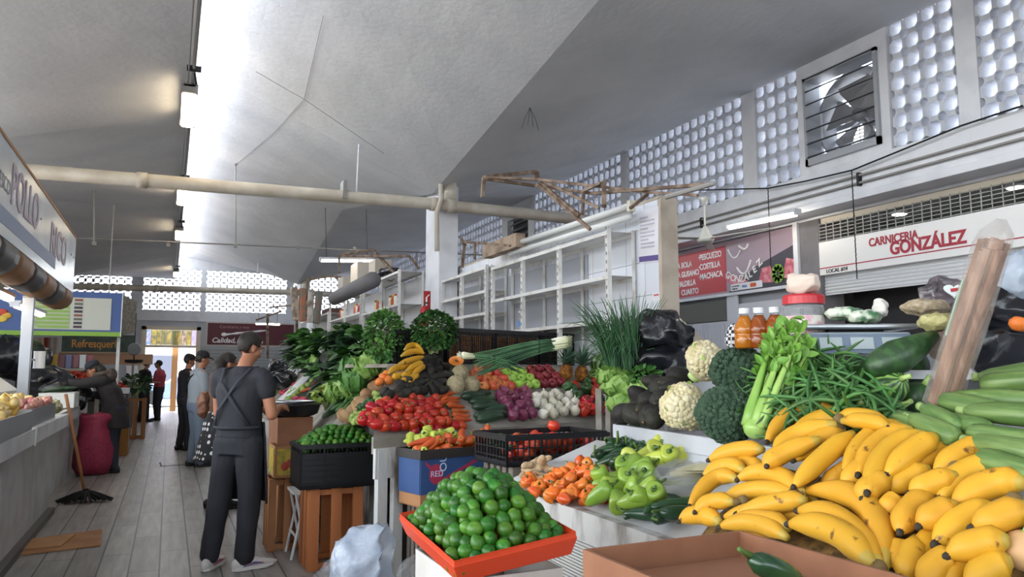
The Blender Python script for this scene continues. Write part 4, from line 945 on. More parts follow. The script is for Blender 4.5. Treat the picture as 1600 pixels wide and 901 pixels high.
# black crates standing on the top shelf and their packs
for k, (t0, tint) in enumerate(((1.42, 0), (2.0, 0), (2.6, 0))):
    c = D(t0 + .3, 1.2, 1.5)
    plastic_crate(['black barred crate on the top shelf behind the parsley', 'black barred crate of orange stock, middle of the top shelf', 'black barred crate on the top shelf behind the chives'][k], T4(c, RZ), .57, .36, .31, group=None)
    o = MB().box((0, -.012, .13), (.535, .31, .235)).build('cardboard_box', M('orange_carton', '#b5793c', .8, c2='#8f5a2c', ns=5) if k != 2 else M('brown_carton', '#5e4534', .8), bev=.01); o.matrix_world = T4(c + V((0, 0, .013)), RZ); tag(o, ['brown carton packed inside the crate behind the parsley', 'orange-brown carton packed inside the middle black crate', 'dark brown carton packed inside the crate behind the chives'][k], 'box')
plastic_crate('black barred crate at the left end of the top shelf behind the bananas', T4(D(1.14, 1.2, 1.5), RZ), .5, .36, .27)
# herbs
bunch('parsley_bunch', 'big round dark green bunch of parsley standing above the avocados', 'herbs', D(1.2, .92, 1.5), .42, .19, parsm, n=1500, L_=.036, W_=.03, seed=4, up=.8)
bunch('celery_bunch', 'tall leafy bunch of celery greens left of the bananas', 'herbs', atD(600, 596, 6.25), .56, .17, leaf_mat('celery_leaf', '#3c6a32', '#5c8c40', ns=6), n=1300, L_=.042, W_=.034, seed=9, stems=60)
# chives
def strands(name, label, cat, loc, mat, n, h, r, seed, lean=V((0, 0, 0)), wid=.0035, bulb=False, fall=.5, group=None):
    rr = random.Random(seed); t = thing(name, label, cat, loc, group=group); m = MB(); m.smooth = True; s = MB(); s.smooth = True
    for i in range(n):
        a = rr.uniform(0, 6.28); q = math.sqrt(rr.random()); b0 = V((math.cos(a) * q * r * .35, math.sin(a) * q * r * .25, 0)); hh = h * rr.uniform(.65, 1.1)
        e = b0 + V((math.cos(a) * q * r * 1.3, math.sin(a) * q * r * .8, hh)) + lean * hh; c = b0 + V((math.cos(a) * q * r * .3, math.sin(a) * q * r * .3, hh * .75))
        if rr.random() < .5: e.z -= hh * rr.uniform(.1, fall); e += V((rr.uniform(-.16, .2), rr.uniform(-.1, .05), 0)); c.z += hh * .2; c += V((rr.uniform(-.05, .05), 0, 0))
        pts = bez(b0, c, e, 8); m.tube(pts, [wid, wid * 1.15, wid * 1.2, wid * 1.15, wid, wid * .9, wid * .7, wid * .3], 5)
        s.tube([b0 - V((0, 0, .02)), b0 + V((0, 0, .0)), b0.lerp(c, .18)], [wid * 1.2, wid * 1.7, wid * 1.3], 6)
    m.build('leaves', mat, t); s.build('bulbs', whitebulb, t); return t
strands('chive_bunch', 'tall standing bunch of thin dark chives before the black bags', 'chives', atD(990, 606, 5.7), chivem, 190, .66, .2, 3, wid=.0036, fall=.75)
strands('chive_bunch', 'second bunch of chives leaning left against the right crate', 'chives', atD(964, 602, 5.75), chivem, 150, .62, .18, 5, lean=V((-.2, -.05, 0)), wid=.0036, fall=.75)
# spring onions lying across the crates: a bundle of long tubes
def spring_onions(label, p, q, n, seed, rad=.05):
    rr = random.Random(seed); p, q = V(p), V(q); t = thing('spring_onion_bunch', label, 'spring onions', p); m = MB(); m.smooth = True; s = MB(); s.smooth = True; d = q - p; L_ = d.length; dn = d.normalized(); sd = dn.cross(V((0, 0, 1))).normalized()
    for i in range(n):
        a = rr.uniform(0, 6.28); w = math.sqrt(rr.random()) * rad; o0 = sd * math.cos(a) * w * .6 + V((0, 0, math.sin(a) * w * .6)); l2 = L_ * rr.uniform(.75, 1.05)
        o1 = o0 * 2 + dn * l2 + V((0, 0, rr.uniform(-.05, .02))); md = o0 * 1.2 + dn * l2 * .5 + V((0, 0, .03 + rr.uniform(-.02, .02)))
        pts = bez(o0, md, o1, 8); m.tube(pts[1:], [.0065, .007, .0075, .007, .006, .0045, .002], 5); s.tube([o0 - dn * .035, o0 - dn * .02, o0, pts[1]], [.004, .0135, .012, .007], 7)
        for r_ in range(3): s.tube([o0 - dn * .034, o0 - dn * .06 + V((rr.uniform(-.012, .012), rr.uniform(-.012, .012), rr.uniform(-.012, .012)))], .0012, 3)
    m.build('leaves', chivem, t); s.build('bulbs', whitebulb, t)
    MB().tube([dn * .22 + sd * math.cos(a) * rad * .9 + V((0, 0, .02 + math.sin(a) * rad * .9)) for a in [k * PI / 6 for k in range(13)]], .004, 5).build('tie', blackink, t); return t
spring_onions('long bunch of spring onions lying across the top shelf, white bulbs right', atD(880, 535, 5.95), atD(742, 570, 5.75), 90, 2, .07)
spring_onions('small bunch of spring onions with bulbs left beside the papaya', atD(728, 556, 5.7), atD(815, 572, 5.8), 22, 8, .03)
# pineapples, watermelons
def pineapple(label, p, r, d, crown=.2, seed=1):
    t = thing('pineapple', label, 'pineapple', p); t.matrix_world = dirM(p, d); m = MB(); nt_ = 11; body = MB(); body.smooth = False
    body.lathe([(r * math.sin(PI * (i + .7) / 11.4) ** .6, -r * 1.3 + 2.6 * r * i / 10) for i in range(11)], 20)
    for i in range(9):
        z = -r * 1.1 + 2.2 * r * i / 8; rr_ = r * math.sin(PI * (i + 1.3) / 11) ** .6 * .97
        for k in range(10): a = 2 * PI * (k + .5 * (i % 2)) / 10; body.lathe([(r * .2, 0), (r * .13, r * .07), (.001, r * .1)], 6, c=(rr_ * math.cos(a), rr_ * math.sin(a), z), axis=V((math.cos(a), math.sin(a), 0)).to_track_quat('Z', 'Y').to_euler())
    body.build('body', M('pineapple_skin', '#b8782c', .7, c2='#7c4a1e', ns=22, lo=.4, hi=.6), t)
    for k in range(34):
        a = k * 2.4; el = .35 + 1.1 * k / 34; m.leaf((0, 0, r * 1.25), (math.cos(a) * math.cos(el), math.sin(a) * math.cos(el), math.sin(el)), (0, 0, 1), crown * (.6 + .4 * k / 34), .028, cup=.5, seg=4, drop=.15 * (1 - k / 34))
    m.build('crown', M('pineapple_leaf', '#41604e', .55, c2='#5d7a62', ns=8), t); return t
pineapple('pineapple with dark spiky crown beside the dark red apples', onU(*z5((888, 372)), .075), .06, V((0, -.25, 1)), .2, 1)
pineapple('pineapple with grey-green crown next to the striped watermelon', onU(*z5((975, 378)), .075), .06, V((0, -.3, 1)), .21, 2)
p = onU(*z5((1080, 322)), .16); S_wm.put(M4=dirM(p, V((.5, .2, .9)), .5, .95), label='light striped round watermelon resting beside the chives')
p = onU(*z5((1055, 385)), .07); S_wm.put(M4=dirM(p, V((1, .3, .1)), .5, (.62, .62, .95)), label='small dark striped watermelon under the round one')
# cabbages and lettuces at the right end
for k, (q, r, lab) in enumerate([((755,345),.085,'pale green lettuce head behind the others near the chives'),((838,410),.125,'large pale green lettuce head at the right of the peppers'),((848,540),.1,'round pale lettuce head lowest beside the red peppers'),((985,470),.1,'pale green lettuce head right beside the dark avocados')]):
    cabbage('lettuce_head', lab, 'lettuce', atD(*z4(q), (5.6, 5.45, 5.25, 5.25)[k]), (.08, .105, .085, .085)[k], seed=k + 3, wav=.5)
bunch('watercress_bunch', 'leafy green watercress bunch between the lettuces and chives', 'herbs', atD(1005, 620, 5.45), .2, .12, midl, n=260, L_=.045, W_=.034, seed=12)
c = atD(1012, 640, 5.3); wood_crate('slatted crate holding the lettuces at the right end of the stand', T4((c.x, c.y, 0), RZ), .36, .3, 1.0, MATS['weathered_board'], n=4)
c = atD(1000, 640, 5.85); wood_crate('tall slatted crate under the chives and black bags', T4((c.x, c.y, 0), RZ), .6, .4, 1.31, MATS['weathered_board'], n=5)
# black refuse bags at the wall end
for k, (px, py, r, lab) in enumerate([(1035, 520, (.24, .2, .16), 'shiny black plastic bag uppermost against the tiled wall end'), (1035, 560, (.26, .2, .17), 'shiny black plastic bag in the middle behind the chives'), (1018, 590, (.22, .2, .14), 'black plastic bag lowest behind the chives')]):
    bag('black_bag', lab, 'bag', atD(px, py, 5.75), r, bagblack, seed=k + 2, amp=.05)
# lime crate on its slatted box
cx = V((1.17, 5.92, 0)); rz = .02
wood_crate('upright slatted wooden crate carrying the black crate of limes', T4((1.17, 5.92, 0), rz), .40, .36, .585, wood_o)
plastic_crate('black plastic crate heaped with limes beside the man in the apron', T4((1.2, 5.9, .59), rz), .62, .42, .31, cols=22, rows=7, solid_low=.8)
def mound(cx, cy, z0, L_, W_, h, r, rz, put, jit=.3, ppow=2.2, cull=True, fillname=None, edge=1.0):
    """places items over a dome z = h(1-|u|^p)(1-|v|^p) above a rectangle, on a hexagonal lattice"""
    rr = random.Random(int(L_ * 1000)); pts = []; R = Matrix.Rotation(rz, 3, 'Z'); a = 2 * r * .97
    H = lambda x, y: h * max(0, 1 - abs(2 * x / L_) ** ppow) * max(0, 1 - abs(2 * y / W_) ** ppow)
    j = 0; y = -W_ / 2 + r * edge
    while y < W_ / 2 - r * edge + .001:
        x = -L_ / 2 + r * edge + (r if j % 2 else 0)
        while x < L_ / 2 - r * edge + .001:
            xx, yy = x + rr.uniform(-jit, jit) * r, y + rr.uniform(-jit, jit) * r
            pts.append(R @ V((xx, yy, H(xx, yy) + r * .6 + rr.uniform(-jit, jit) * r)) + V((cx, cy, z0))); 
            sx = math.sqrt(1 + ((H(x + .01, y) - H(x, y)) / .01) ** 2); x += a / min(1.6, sx)
        sy = math.sqrt(1 + ((H(0, y + .01) - H(0, y)) / .01) ** 2); y += a * .87 / min(1.7, sy); j += 1
    for p in pts: put(p)
    return pts
lg = 'limes heaped in the black crate'
pts = mound(1.2, 5.9, .87, .58, .38, .13, .0265, rz, lambda p: S_lime.put(loc=p, rot=rrot(), sc=rnd.uniform(.92, 1.08), label='small green lime heaped in the tall black crate', group=lg))
m = MB(); m.smooth = True
for p in pts[::1]: m.ell(p - V((0, 0, .038)), .024, 8, 6)
o = m.build('lime_fill', limem); tag(o, 'deeper limes packed under the heap in the black crate', 'limes', kind='stuff')
# second upright crate behind with painted fruit label, and folding stool between
wood_crate('tall slatted wooden crate nearest the man, half hidden behind lime crate', T4((.93, 6.65, 0), 0), .3, .34, .57, wood)
t = carton('small wooden fruit box with yellow fruit picture on its end', T4((.95, 6.62, .575), 0), .28, .36, .26, card, name='fruit_box')
MB().bx(-.146, -.141, -.15, .15, .03, .24).bx(-.12, .12, -.187, -.181, .03, .24).build('label_panel', M('label_yellow', '#c9a23a', .6, c2='#7d8a3a', ns=16), t)
m = MB()
for k in range(4): m.ell((-.06 + .04 * k, -.187, .1 + .02 * (k % 2)), (.03, .003, .035), 10, 8)
m.build('label_fruit', M('label_red', '#a8402f', .6), t)
t = thing('folding_stool', 'white metal folding stool legs just visible beside the slatted crate', 'stool', (.98, 6.3, 0))
for s in (-1, 1): MB().tube([(-.06, s * .15, 0), (.04, s * .15, .5)], .011, 6).build('leg', metal_w, t); MB().tube([(.06, s * .15, 0), (-.04, s * .15, .5)], .011, 6).build('leg', metal_w, t)
MB().tube([(-.03, -.15, .17), (-.03, .15, .17)], .01, 6).build('rung', metal_w, t); MB().bx(-.06, .06, -.17, .17, .49, .51).build('seat', metal_w, t)
# scale with tray on carton and waste basin beside man
t = carton('plain brown carton standing under the black basin', T4((1.0, 6.95, .58), .1), .3, .34, .465, card_d)
struct_base = wood_crate('low slatted crate under the brown carton', T4((1.0, 7.0, 0), .1), .18, .3, .575, wood)
t = thing('black_basin', 'shallow black plastic basin with steel weighing pan beside the man', 'basin', (1.0, 6.95, 1.05))
MB().lathe([(.19, .0), (.23, .02), (.25, .09), (.262, .095), (.262, .105), (.24, .1), (.21, .02)], 28).build('bowl', blackp, t, smooth=True)
p = V((1.01, 6.97, 1.16)); t = thing('weighing_pan', 'flat steel weighing pan on paper over the black basin', 'pan', p); MB().lathe([(.19, 0), (.2, .018), (.206, .02), (.18, .005)], 28).build('pan', steel, t, smooth=True)
m = MB(); m.box((-.04, -.05, -.02), (.36, .26, .012), rz=.4); m.build('paper', M('newspaper', '#c7c2b8', .8, c2='#8a8680', ns=40), t)
# carrot tray on the blue fruit carton
tc_ = D(.42, -.33, 0); rzc = RZ - .08
bluec = M('blue_carton', '#2c4a7a', .6, c2='#263f6b', ns=3)
t = carton('blue printed fruit carton under the tray of loose carrots', T4(D(.4, -.28, .635), RZ - .1), .66, .24, .28, card)
MB().bx(-.332, .332, -.127, -.1205, .075, .28).bx(-.3365, -.3305, -.12, .12, .075, .28).build('blue_print', bluec, t)
m = MB()
for a, b_ in (((-.3, .25), (-.17, .14)), ((-.17, .14), (.15, .27)), ((.15, .27), (.3, .27))): m.prism([(a[0], a[1]), (b_[0], b_[1]), (b_[0], b_[1] + .022), (a[0], a[1] + .022)], lambda u, v, w: (u, -.1275 - w, v), 0, .001)
m.build('red_stripe', M('print_crimson', '#a32b4a', .6), t)
m = MB(); m.prism([(-.225 + .05 * math.cos(k * PI / 10), .19 + .06 * math.sin(k * PI / 10)) for k in range(20)], lambda u, v, w: (u, -.1285 - w, v), 0, .001); m.build('logo_patch', MATS['print_crimson'], t); m = MB(); m.prism([(.13 + .14 * math.cos(k * PI / 10), .11 + .045 * math.sin(k * PI / 10)) for k in range(20)], lambda u, v, w: (u, -.1285 - w, v), 0, .001); m.build('logo_patch', MATS['print_crimson'], t)
text('RED', .05, M('print_light', '#b9c4dc', .6), face_m((-.265, -.1305, .175), (1, 0, 0), (0, 0, 1)), parent=t, ext=.001); text('OU', .07, MATS['print_light'], face_m((-.15, -.1305, .2), (0, 0, 1), (-1, 0, 0)), parent=t, ext=.001)
wood_crate('grey slatted crate holding up the blue carton', T4(D(.42, -.26, 0), RZ - .1), .56, .22, .63, M('dark_crate_wood', '#7d746a', .85, c2='#5d544b', ns=6, stretch=(1, 1, .1)), n=5)
trm = M('dark_tray', '#2b2523', .6)
t = thing('black_tray', 'shallow dark tray of carrots and yellow chilies on the blue carton', 'tray'); t.matrix_world = T4(D(.4, -.28, .918), RZ - .1)
MB().bx(-.345, .345, -.14, .14, 0, .012).build('base', trm, t)
MB().bx(-.345, .345, -.14, -.13, .012, .055).bx(-.345, .345, .13, .14, .012, .055).bx(-.345, -.335, -.13, .13, .012, .055).bx(.335, .345, -.13, .13, .012, .055).build('rim', trm, t)
tm = T4(D(.4, -.28, .918), RZ - .1)
for i in range(62):
    x = rnd.uniform(-.26, .28); y = rnd.uniform(-.07, .1); k = i / 62
    z = .03 + k * .075 * (1 - abs(y) * 2.2); dd = V((rnd.uniform(-1, 1), rnd.uniform(-.6, .3), rnd.uniform(-.15, .4)))
    S_car.put(M4=tm @ dirM((x, y - .03, z), dd, 0, (1.35, 1.35, rnd.uniform(1.0, 1.15))), label='loose small carrot piled in the dark tray on the blue carton', group='loose carrots in the tray')
for i in range(17):
    x = -.24 + i * .02 + rnd.uniform(-.02, .02); y = .09 + rnd.uniform(-.03, .04); S_gy.put(M4=tm @ dirM((x, y, .07 + rnd.uniform(0, .06)), V((rnd.uniform(-1, 1), rnd.uniform(-1, .5), rnd.uniform(-.2, .5))), 0, 1.2), label='pale yellow chili behind the loose carrots in the tray', group='yellow chilies in the carrot tray')
S_gy.put(M4=tm @ dirM((-.28, -.09, .05), V((-.6, -.6, .2)), 0, .9), label='single pale yellow chili at the near left corner of carrot tray')
# low black crate of round tomatoes
cm = T4(atZ(868, 728, .93) + V((.05, .28, 0)), RZ - .3)
plastic_crate('low black crate of red tomatoes and green chilies before the stand', cm, .66, .4, .16, cols=18, rows=3)
o = wood_crate('dark slatted crate holding up the low black tomato crate', T4(cm.translation - V((0, 0, .93)), RZ - .3), .56, .36, .925, MATS['dark_crate_wood'], n=5)
for i in range(60):
    x = rnd.uniform(-.2, .27); y = rnd.uniform(-.16, .16); S_rtom.put(M4=cm @ dirM((x, y, .045 + .09 * (i / 60) + .015 * x), rrot().to_matrix() @ V((0, 0, 1)), 0, 1), label='round red tomato inside the low black crate', group='round tomatoes in the low black crate')
S_rtom.put(M4=cm @ dirM((.12, .05, .19), V((.2, -.2, 1)), 0, 1.15), label='large round tomato sitting on top in the low black crate')
for i in range(26):
    x = rnd.uniform(-.28, -.12); y = rnd.uniform(-.02, .17); S_jal.put(M4=cm @ dirM((x, y, .08 + .06 * rnd.random()), V((rnd.uniform(-1, 1), rnd.uniform(-1, 1), rnd.uniform(-.1, .3))), 0, .8), label='small green chili at the left end of the low black crate', group='green chilies in the low black crate')
# ------------------------------------------------------------------ tiled partition and steel shelves
o = MB().bx(3.785, 3.95, 5.3, 10.9, 0, 2.92).build('wall_partition', tile); struct(o)
beige = M('beige_end', '#b9aea0', .7, c2='#a99d8e', ns=5)
m = MB().bx(3.781, 3.954, 5.26, 5.305, 1.86, 2.93).bx(3.781, 3.954, 5.28, 10.9, 2.92, 2.945); struct(m.build('trim_6', beige))
# lower stretch of partition running on toward the camera, its top stepping down
m = MB(); m.prism([(5.3, 0), (5.3, 1.88), (4.72, 1.5), (4.2, 1.42), (-1, 1.42), (-1, 0)], lambda u, v, w: (w, u, v), 3.785, 3.95); struct(m.build('wall_partition_low', tile))
m = MB(); m.prism([(5.3, 1.88), (5.3, 1.92), (4.7, 1.53), (4.72, 1.5)], lambda u, v, w: (w, u, v), 3.775, 3.96); struct(m.build('trim_7', beige))
# poster and sticker on tile
c = [atX(px, py, 3.78) for px, py in ((996, 330), (1029, 322), (1029, 408), (1000, 411))]
t = thing('notice_poster', 'white paper notice with purple foot stuck on the tiled wall end', 'poster', c[0])
def quadm(cs, off, x): m = MB(); m.add([V((x, p.y, p.z)) - off for p in cs] + [V((x - .004, p.y, p.z)) - off for p in cs], [(0, 1, 2, 3), (7, 6, 5, 4), (0, 4, 5, 1), (1, 5, 6, 2), (2, 6, 7, 3), (3, 7, 4, 0)]); return m
quadm(c, c[0], 3.781).build('paper', M('paper_white', '#dcdce2', .5), t)
ci = [c[3].lerp(c[0], .06), c[2].lerp(c[1], .06), c[2], c[3]]
ci = [c[3].lerp(c[0], .12), c[2].lerp(c[1], .12), c[2].lerp(c[1], .02), c[3].lerp(c[0], .02)]
quadm(ci, c[0], 3.7765).build('purple_band', M('poster_purple', '#584a86', .5), t)
gl = M('poster_grey_text', '#b4b4c2', .6)
for k in range(9):
    f = .86 - k * .07; q = c[3].lerp(c[0], f); q2 = c[2].lerp(c[1], f); a = q.lerp(q2, .12); b_ = q.lerp(q2, .8 if k % 3 else .5)
    d = V((0, 0, .012)); quadm([a, b_, b_ - d, a - d], c[0], 3.7765).build('text_line', gl, t)
p = atX(1026, 463, 3.783); t = MB().bx(-.006, 0, -.05, .05, -.035, .035).build('sticker', M('paper_white', ''), loc=p); tag(t, 'small pale sticker with a red mark low on the tiled wall end', 'sticker')
MB().bx(-.009, -.006, -.04, .03, .005, .02).build('red_mark', M('sticker_red', '#c0605a', .5), t)
def shelf_unit(label, x0, x1, posts, levels, zb=1.0, mat=metal_w):
    """slotted-angle steel shelving along Y: posts = list of y, levels = list of z"""
    t = thing('steel_shelf', label, 'shelf', (x0, posts[0], 0)); o = V((x0, posts[0], 0)); zt = levels[0] + .02
    for y in posts:
        for x in (x0, x1):
            m = MB(); m.bx(x - .004, x + .036 * (1 if x == x0 else -1), y - .004, y, zb, zt).bx(x - .004, x, y, y + .036, zb, zt); m.v = [p - o for p in m.v]; m.build('post', mat, t)
    for z in levels:
        m = MB().bx(x0, x1, posts[-1 if posts[-1] < posts[0] else 0], posts[0 if posts[-1] < posts[0] else -1] + .03, z - .004, z).bx(x0 - .006, x0, posts[0], posts[-1] + .03, z - .035, z).bx(x1, x1 + .004, posts[0], posts[-1] + .03, z - .035, z); m.v = [p - o for p in m.v]; m.build('shelf_board', mat, t)
    m = MB()
    for y in posts:
        for z in np.arange(zb + .06, zt, .075): m.bx(x0 - .0055, x0 - .004, y - .012 + .02, y + .024, z, z + .03)
    m.v = [p - o for p in m.v]; m.build('slots', M('slot_dark', '#6f6d6a', .7), t); return t
yy = lambda px: atX(px, 430, 3.478).y
zz = lambda py, px=946: atX(px, py, 3.478).z
shelf_unit('long empty white steel shelf against the tiled wall, nearest the camera', 3.478, 3.763, [yy(950), yy(873), yy(816), yy(769)], [zz(361), zz(430), zz(499)], 1.5)
shelf_unit('second white steel shelf beyond the first, beside the column', 3.478, 3.763, [yy(759), yy(721), yy(691)], [zz(361) + .04, zz(361) - .25, zz(361) - .52, zz(361) - .82], 1.5)
# grey backing sheets seen through the shelves, bottle, can
o = MB().bx(3.77, 3.78, 6.5, 10.4, 1.75, 2.6).build('backing_sheet', M('grey_sheet', '#9fa3ab', .4)); tag(o, 'grey sheet covering the tiles behind the empty shelves', 'panel')
p = atX(812, 482, 3.62); t = thing('water_bottle', 'clear water bottle with blue label on the lower empty shelf', 'bottle', V((3.62, p.y, zz(499) + .002)))
MB().lathe([(.03, 0), (.034, .01), (.034, .13), (.028, .16), (.013, .19), (.013, .21)], 14).build('body', clearp, t, smooth=True); MB().lathe([(.0345, .05), (.0345, .11)], 14, cap=False).build('label', M('label_blue', '#6a8fc4', .5), t); MB().lathe([(.015, .205), (.015, .225), (.001, .226)], 12).build('cap', M('cap_white', '#dde3ea', .5), t)
# white plastic tubes lying along the wall top
tb = M('tube_white', '#d4d6d4', .35)
for k in range(3):
    a, b_ = atX(985, 321 + k * 9, 3.62 + .09 * (k % 2)), atX(797, 384 + k * 6, 3.62 + .09 * (k % 2)); m = MB().tube([a, b_], .03, 12); o = m.build('plastic_tube', tb, smooth=True); tag(o, ['upper white plastic tube lying along the top of the wall', 'middle white plastic tube lying along the top of the wall', 'lower white plastic tube lying along the top of the wall'][k], 'tube')
o = MB().box((0, 0, 0), (.06, .05, .1)).build('junction_box', M('box_cream', '#cfcab8', .5), loc=atX(986, 322, 3.6), bev=.006); tag(o, 'small cream electrical box at the near end of the white tubes', 'box')
# rusty awning frame over the stall
t = thing('awning_frame', 'rusty angle-iron awning frame without its cover over the stall', 'frame', (3.4, 6, 2.8)); o3 = V((3.4, 6, 2.8))
def fr(name, pts, w=.03, d=6.0):
    w *= .72
    P = [atD(*q) - o3 for q in pts]; m = MB()
    for a, b_ in zip(P, P[1:]): m.beam(a, b_, w, w)
    m.build(name, rust, t)
fr('bar', [(757, 277, 6.6), (838, 280, 6.6), (1010, 300, 6.0), (1090, 305, 5.6)])
fr('bar', [(757, 279, 6.6), (836, 290, 6.7), (925, 302, 6.3), (1115, 287, 5.6)], .035)
fr('bar', [(757, 277, 6.6), (838, 268, 7.2), (840, 282, 7.2)], .05)
fr('diagonal', [(840, 287, 6.6), (922, 358, 5.9)], .035); fr('diagonal', [(845, 286, 6.6), (905, 336, 6.0)], .035); fr('diagonal', [(850, 283, 6.6), (936, 325, 6.0)], .03)
fr('diagonal', [(1012, 303, 5.9), (985, 325, 5.7)], .03)
fr('upright', [(912, 300, 6.3), (910, 336, 6.3)], .03); fr('upright', [(944, 284, 6.2), (944, 322, 6.0)], .05); fr('upright', [(756, 277, 6.6), (754, 308, 6.6)], .04)
fr('brace', [(912, 298, 6.3), (938, 286, 6.2)], .03)
t = thing('awning_frame', 'small rusty frame lying on the shelf top beyond the white tubes', 'frame', (3.4, 8, 2.7)); o3 = V((3.4, 8, 2.7))
fr('bar', [(722, 418, 8.9), (726, 378, 8.9), (745, 379, 8.6), (797, 384, 8.0)], .04); fr('bar', [(742, 405, 8.6), (742, 378, 8.6)], .03); fr('bar', [(720, 372, 8.9), (728, 384, 8.9)], .04)
p = atD(752, 403, 8.4); o = MB().box((0, 0, 0), (.12, 1.0, .16)).build('wooden_beam', M('old_timber', '#a28f7c', .85, c2='#7b6a5a', ns=5)); o.location = (3.6, p.y + .5, 2.93); tag(o, 'old pale timber offcut on the shelf top by the column', 'timber')
# grey rail above the wall end
a, b_ = atD(1040, 308, 5.2), atD(1117, 286, 5.0); o = MB().tube([a, b_], .018, 8).build('rail', cond); tag(o, 'grey metal rail above the tiled wall end', 'rail')
# extinguisher sign and extinguisher at the column
p = atY(667, 469, 10.08); o = MB().bx(-.05, .05, -.012, 0, -.13, .13).build('extinguisher_sign', red, loc=p); tag(o, 'small red extinguisher sign on the white column', 'sign')
MB().tube([(-.01, -.015, -.08), (-.01, -.015, .04)], .014, 6).tube([(-.01, -.015, .04), (.03, -.015, .08)], .008, 6).build('extinguisher_mark', whiteink, o)
p = atY(663, 492, 10.03); t = thing('fire_extinguisher', 'red fire extinguisher hanging low on the white column', 'extinguisher', p); MB().lathe([(.001, -.16), (.055, -.155), (.06, -.14), (.06, .06), (.04, .11), (.02, .13)], 14).build('body', red, t, smooth=True); MB().tube([(0, 0, .13), (0, 0, .17), (.05, 0, .17)], .012, 6).build('valve', blackp, t)
# ------------------------------------------------------------------ shelves beyond the column with goods
t_y = lambda px: atX(px, 450, 3.1).y
shelf_unit('stocked white shelf just beyond the column, dark bag on top', 3.1, 3.5, [11.0, 12.1, 13.3], [2.95, 2.45, 2.0], 1.2)
shelf_unit('tall grey-white shelf of goods third along beyond the column', 3.1, 3.5, [13.5, 14.9, 16.4], [3.05, 2.5, 1.98], 1.2)
shelf_unit('farthest white shelf with folded dark goods beyond the column', 3.1, 3.5, [16.6, 18.4, 20.3], [2.7, 2.2, 1.7], 1.0)
struct(MB().bx(3.52, 3.62, 10.75, 22, 0, 2.9).build('wall_partition', white_paint))
bag('black_bag', 'black plastic bag slumped on top of the shelf beyond the column', 'bag', (3.28, 12.3, 3.05), (.18, .5, .1), bagblack, seed=21, amp=.03)
jar_ = [('#b23a3a', '#d8d4c8'), ('#c9b24a', '#b8502f'), ('#8a5a3a', '#d6cfa8'), ('#d8d2c6', '#a8343c')]
for k, (y, z, n_) in enumerate(((11.4, 2.452, 3), (12.5, 2.452, 2), (11.6, 2.002, 2), (13.9, 2.502, 3), (15.4, 2.502, 2), (14.4, 1.982, 3))):
    for i in range(n_):
        cols_ = jar_[(k + i) % 4]; t = thing('storage_jar', 'small jar with coloured lid on the shelves beyond the column', 'jar', (3.2, y + i * .16, z), group='jars on the shelves beyond the column')
        MB().lathe([(.05, 0), (.06, .01), (.06, .13), (.045, .15)], 12).build('body', M('jar_' + cols_[1][1:], cols_[1], .3), t, smooth=True); MB().lathe([(.05, .15), (.05, .18), (.001, .182)], 12).build('lid', M('lid_' + cols_[0][1:], cols_[0], .5), t)
for k, (y, z, d, c_, lab) in enumerate(((14.2, 3.052, (.35, .6, .42), '#cfc8bb', 'pale carton on top of the shelf beyond the column'), (15.6, 3.052, (.3, .5, .3), '#b8b2a6', 'second pale carton on the shelf top farther along'), (12.9, 2.96, (.3, .45, .4), '#c9c1b2', 'tall pale carton on the nearest shelf beyond the column'), (17.2, 2.702, (.3, .8, .12), '#5a3b3b', 'folded dark red stack on the farthest shelf'), (19, 2.202, (.3, .9, .12), '#4a4244', 'folded dark stack on the middle of the farthest shelf'), (17.4, 2.202, (.3, .7, .14), '#8a4a55', 'folded rose stack on the farthest shelf'))):
    o = MB().box((0, 0, d[2] / 2), d).build('carton' if k < 3 else 'folded_stack', M('carton_' + c_[1:], c_, .8), loc=(3.3, y, z), bev=.01); tag(o, lab, 'box' if k < 3 else 'goods')
# awning roll on brackets and rusty frames beyond
p, q = atX(583, 437, 2.6), atX(523, 466, 2.6); m = MB().tube([p, q], .12, 10); o = m.build('rolled_awning', M('awning_grey', '#6f6d70', .8), smooth=True); tag(o, 'grey rolled-up awning on the stalls beyond the column', 'awning')
t = thing('awning_frame', 'rusty awning frame under the tube light left of the column', 'frame', (2.6, 13, 3)); o3 = V((2.6, 13, 3))
fr('bar', [(530, 398, 12.5), (582, 390, 12.5), (615, 424, 12.0)], .05); fr('bar', [(530, 400, 12.5), (640, 400, 12.0), (655, 420, 12)], .05); fr('bar', [(530, 398, 12.5), (530, 427, 12.5)], .04)
t = thing('awning_frame', 'farther rusty awning frame above the far shelves', 'frame', (2.6, 17, 3)); o3 = V((2.6, 17, 3))
fr('bar', [(480, 436, 17), (522, 431, 17), (570, 440, 16)], .06); fr('bar', [(480, 437, 17), (480, 470, 17)], .05); fr('bar', [(522, 431, 17), (540, 447, 16.5)], .06)
t = thing('awning_frame', 'farthest rusty awning frame over the stall behind the man in black', 'frame', (2.2, 20, 2.6)); o3 = V((2.2, 20, 2.6))
fr('bar', [(422, 480, 19), (463, 476, 19), (500, 500, 19)], .05); fr('bar', [(400, 500, 19), (440, 486, 19)], .05); fr('upright', [(418, 490, 19), (418, 560, 19)], .08); fr('upright', [(464, 476, 19), (464, 560, 19)], .09)
# hanging rack of goods
o = None
t = thing('hanging_goods', 'bundle of pale and orange goods hanging at the far stall', 'goods', atD(482, 475, 17))
for k, c_ in enumerate(('#c8b8a8', '#b87a5a', '#d0ccc6', '#7b7f78')): MB().box((-.3 + k * .17, 0, -.02 * k), (.15, .12, .75), rot=Euler((0, .06 * k - .1, .2))).build('hanging_bundle', M('hang_' + c_[1:], c_, .8, c2='#8b7d70', ns=6), t, bev=.03)
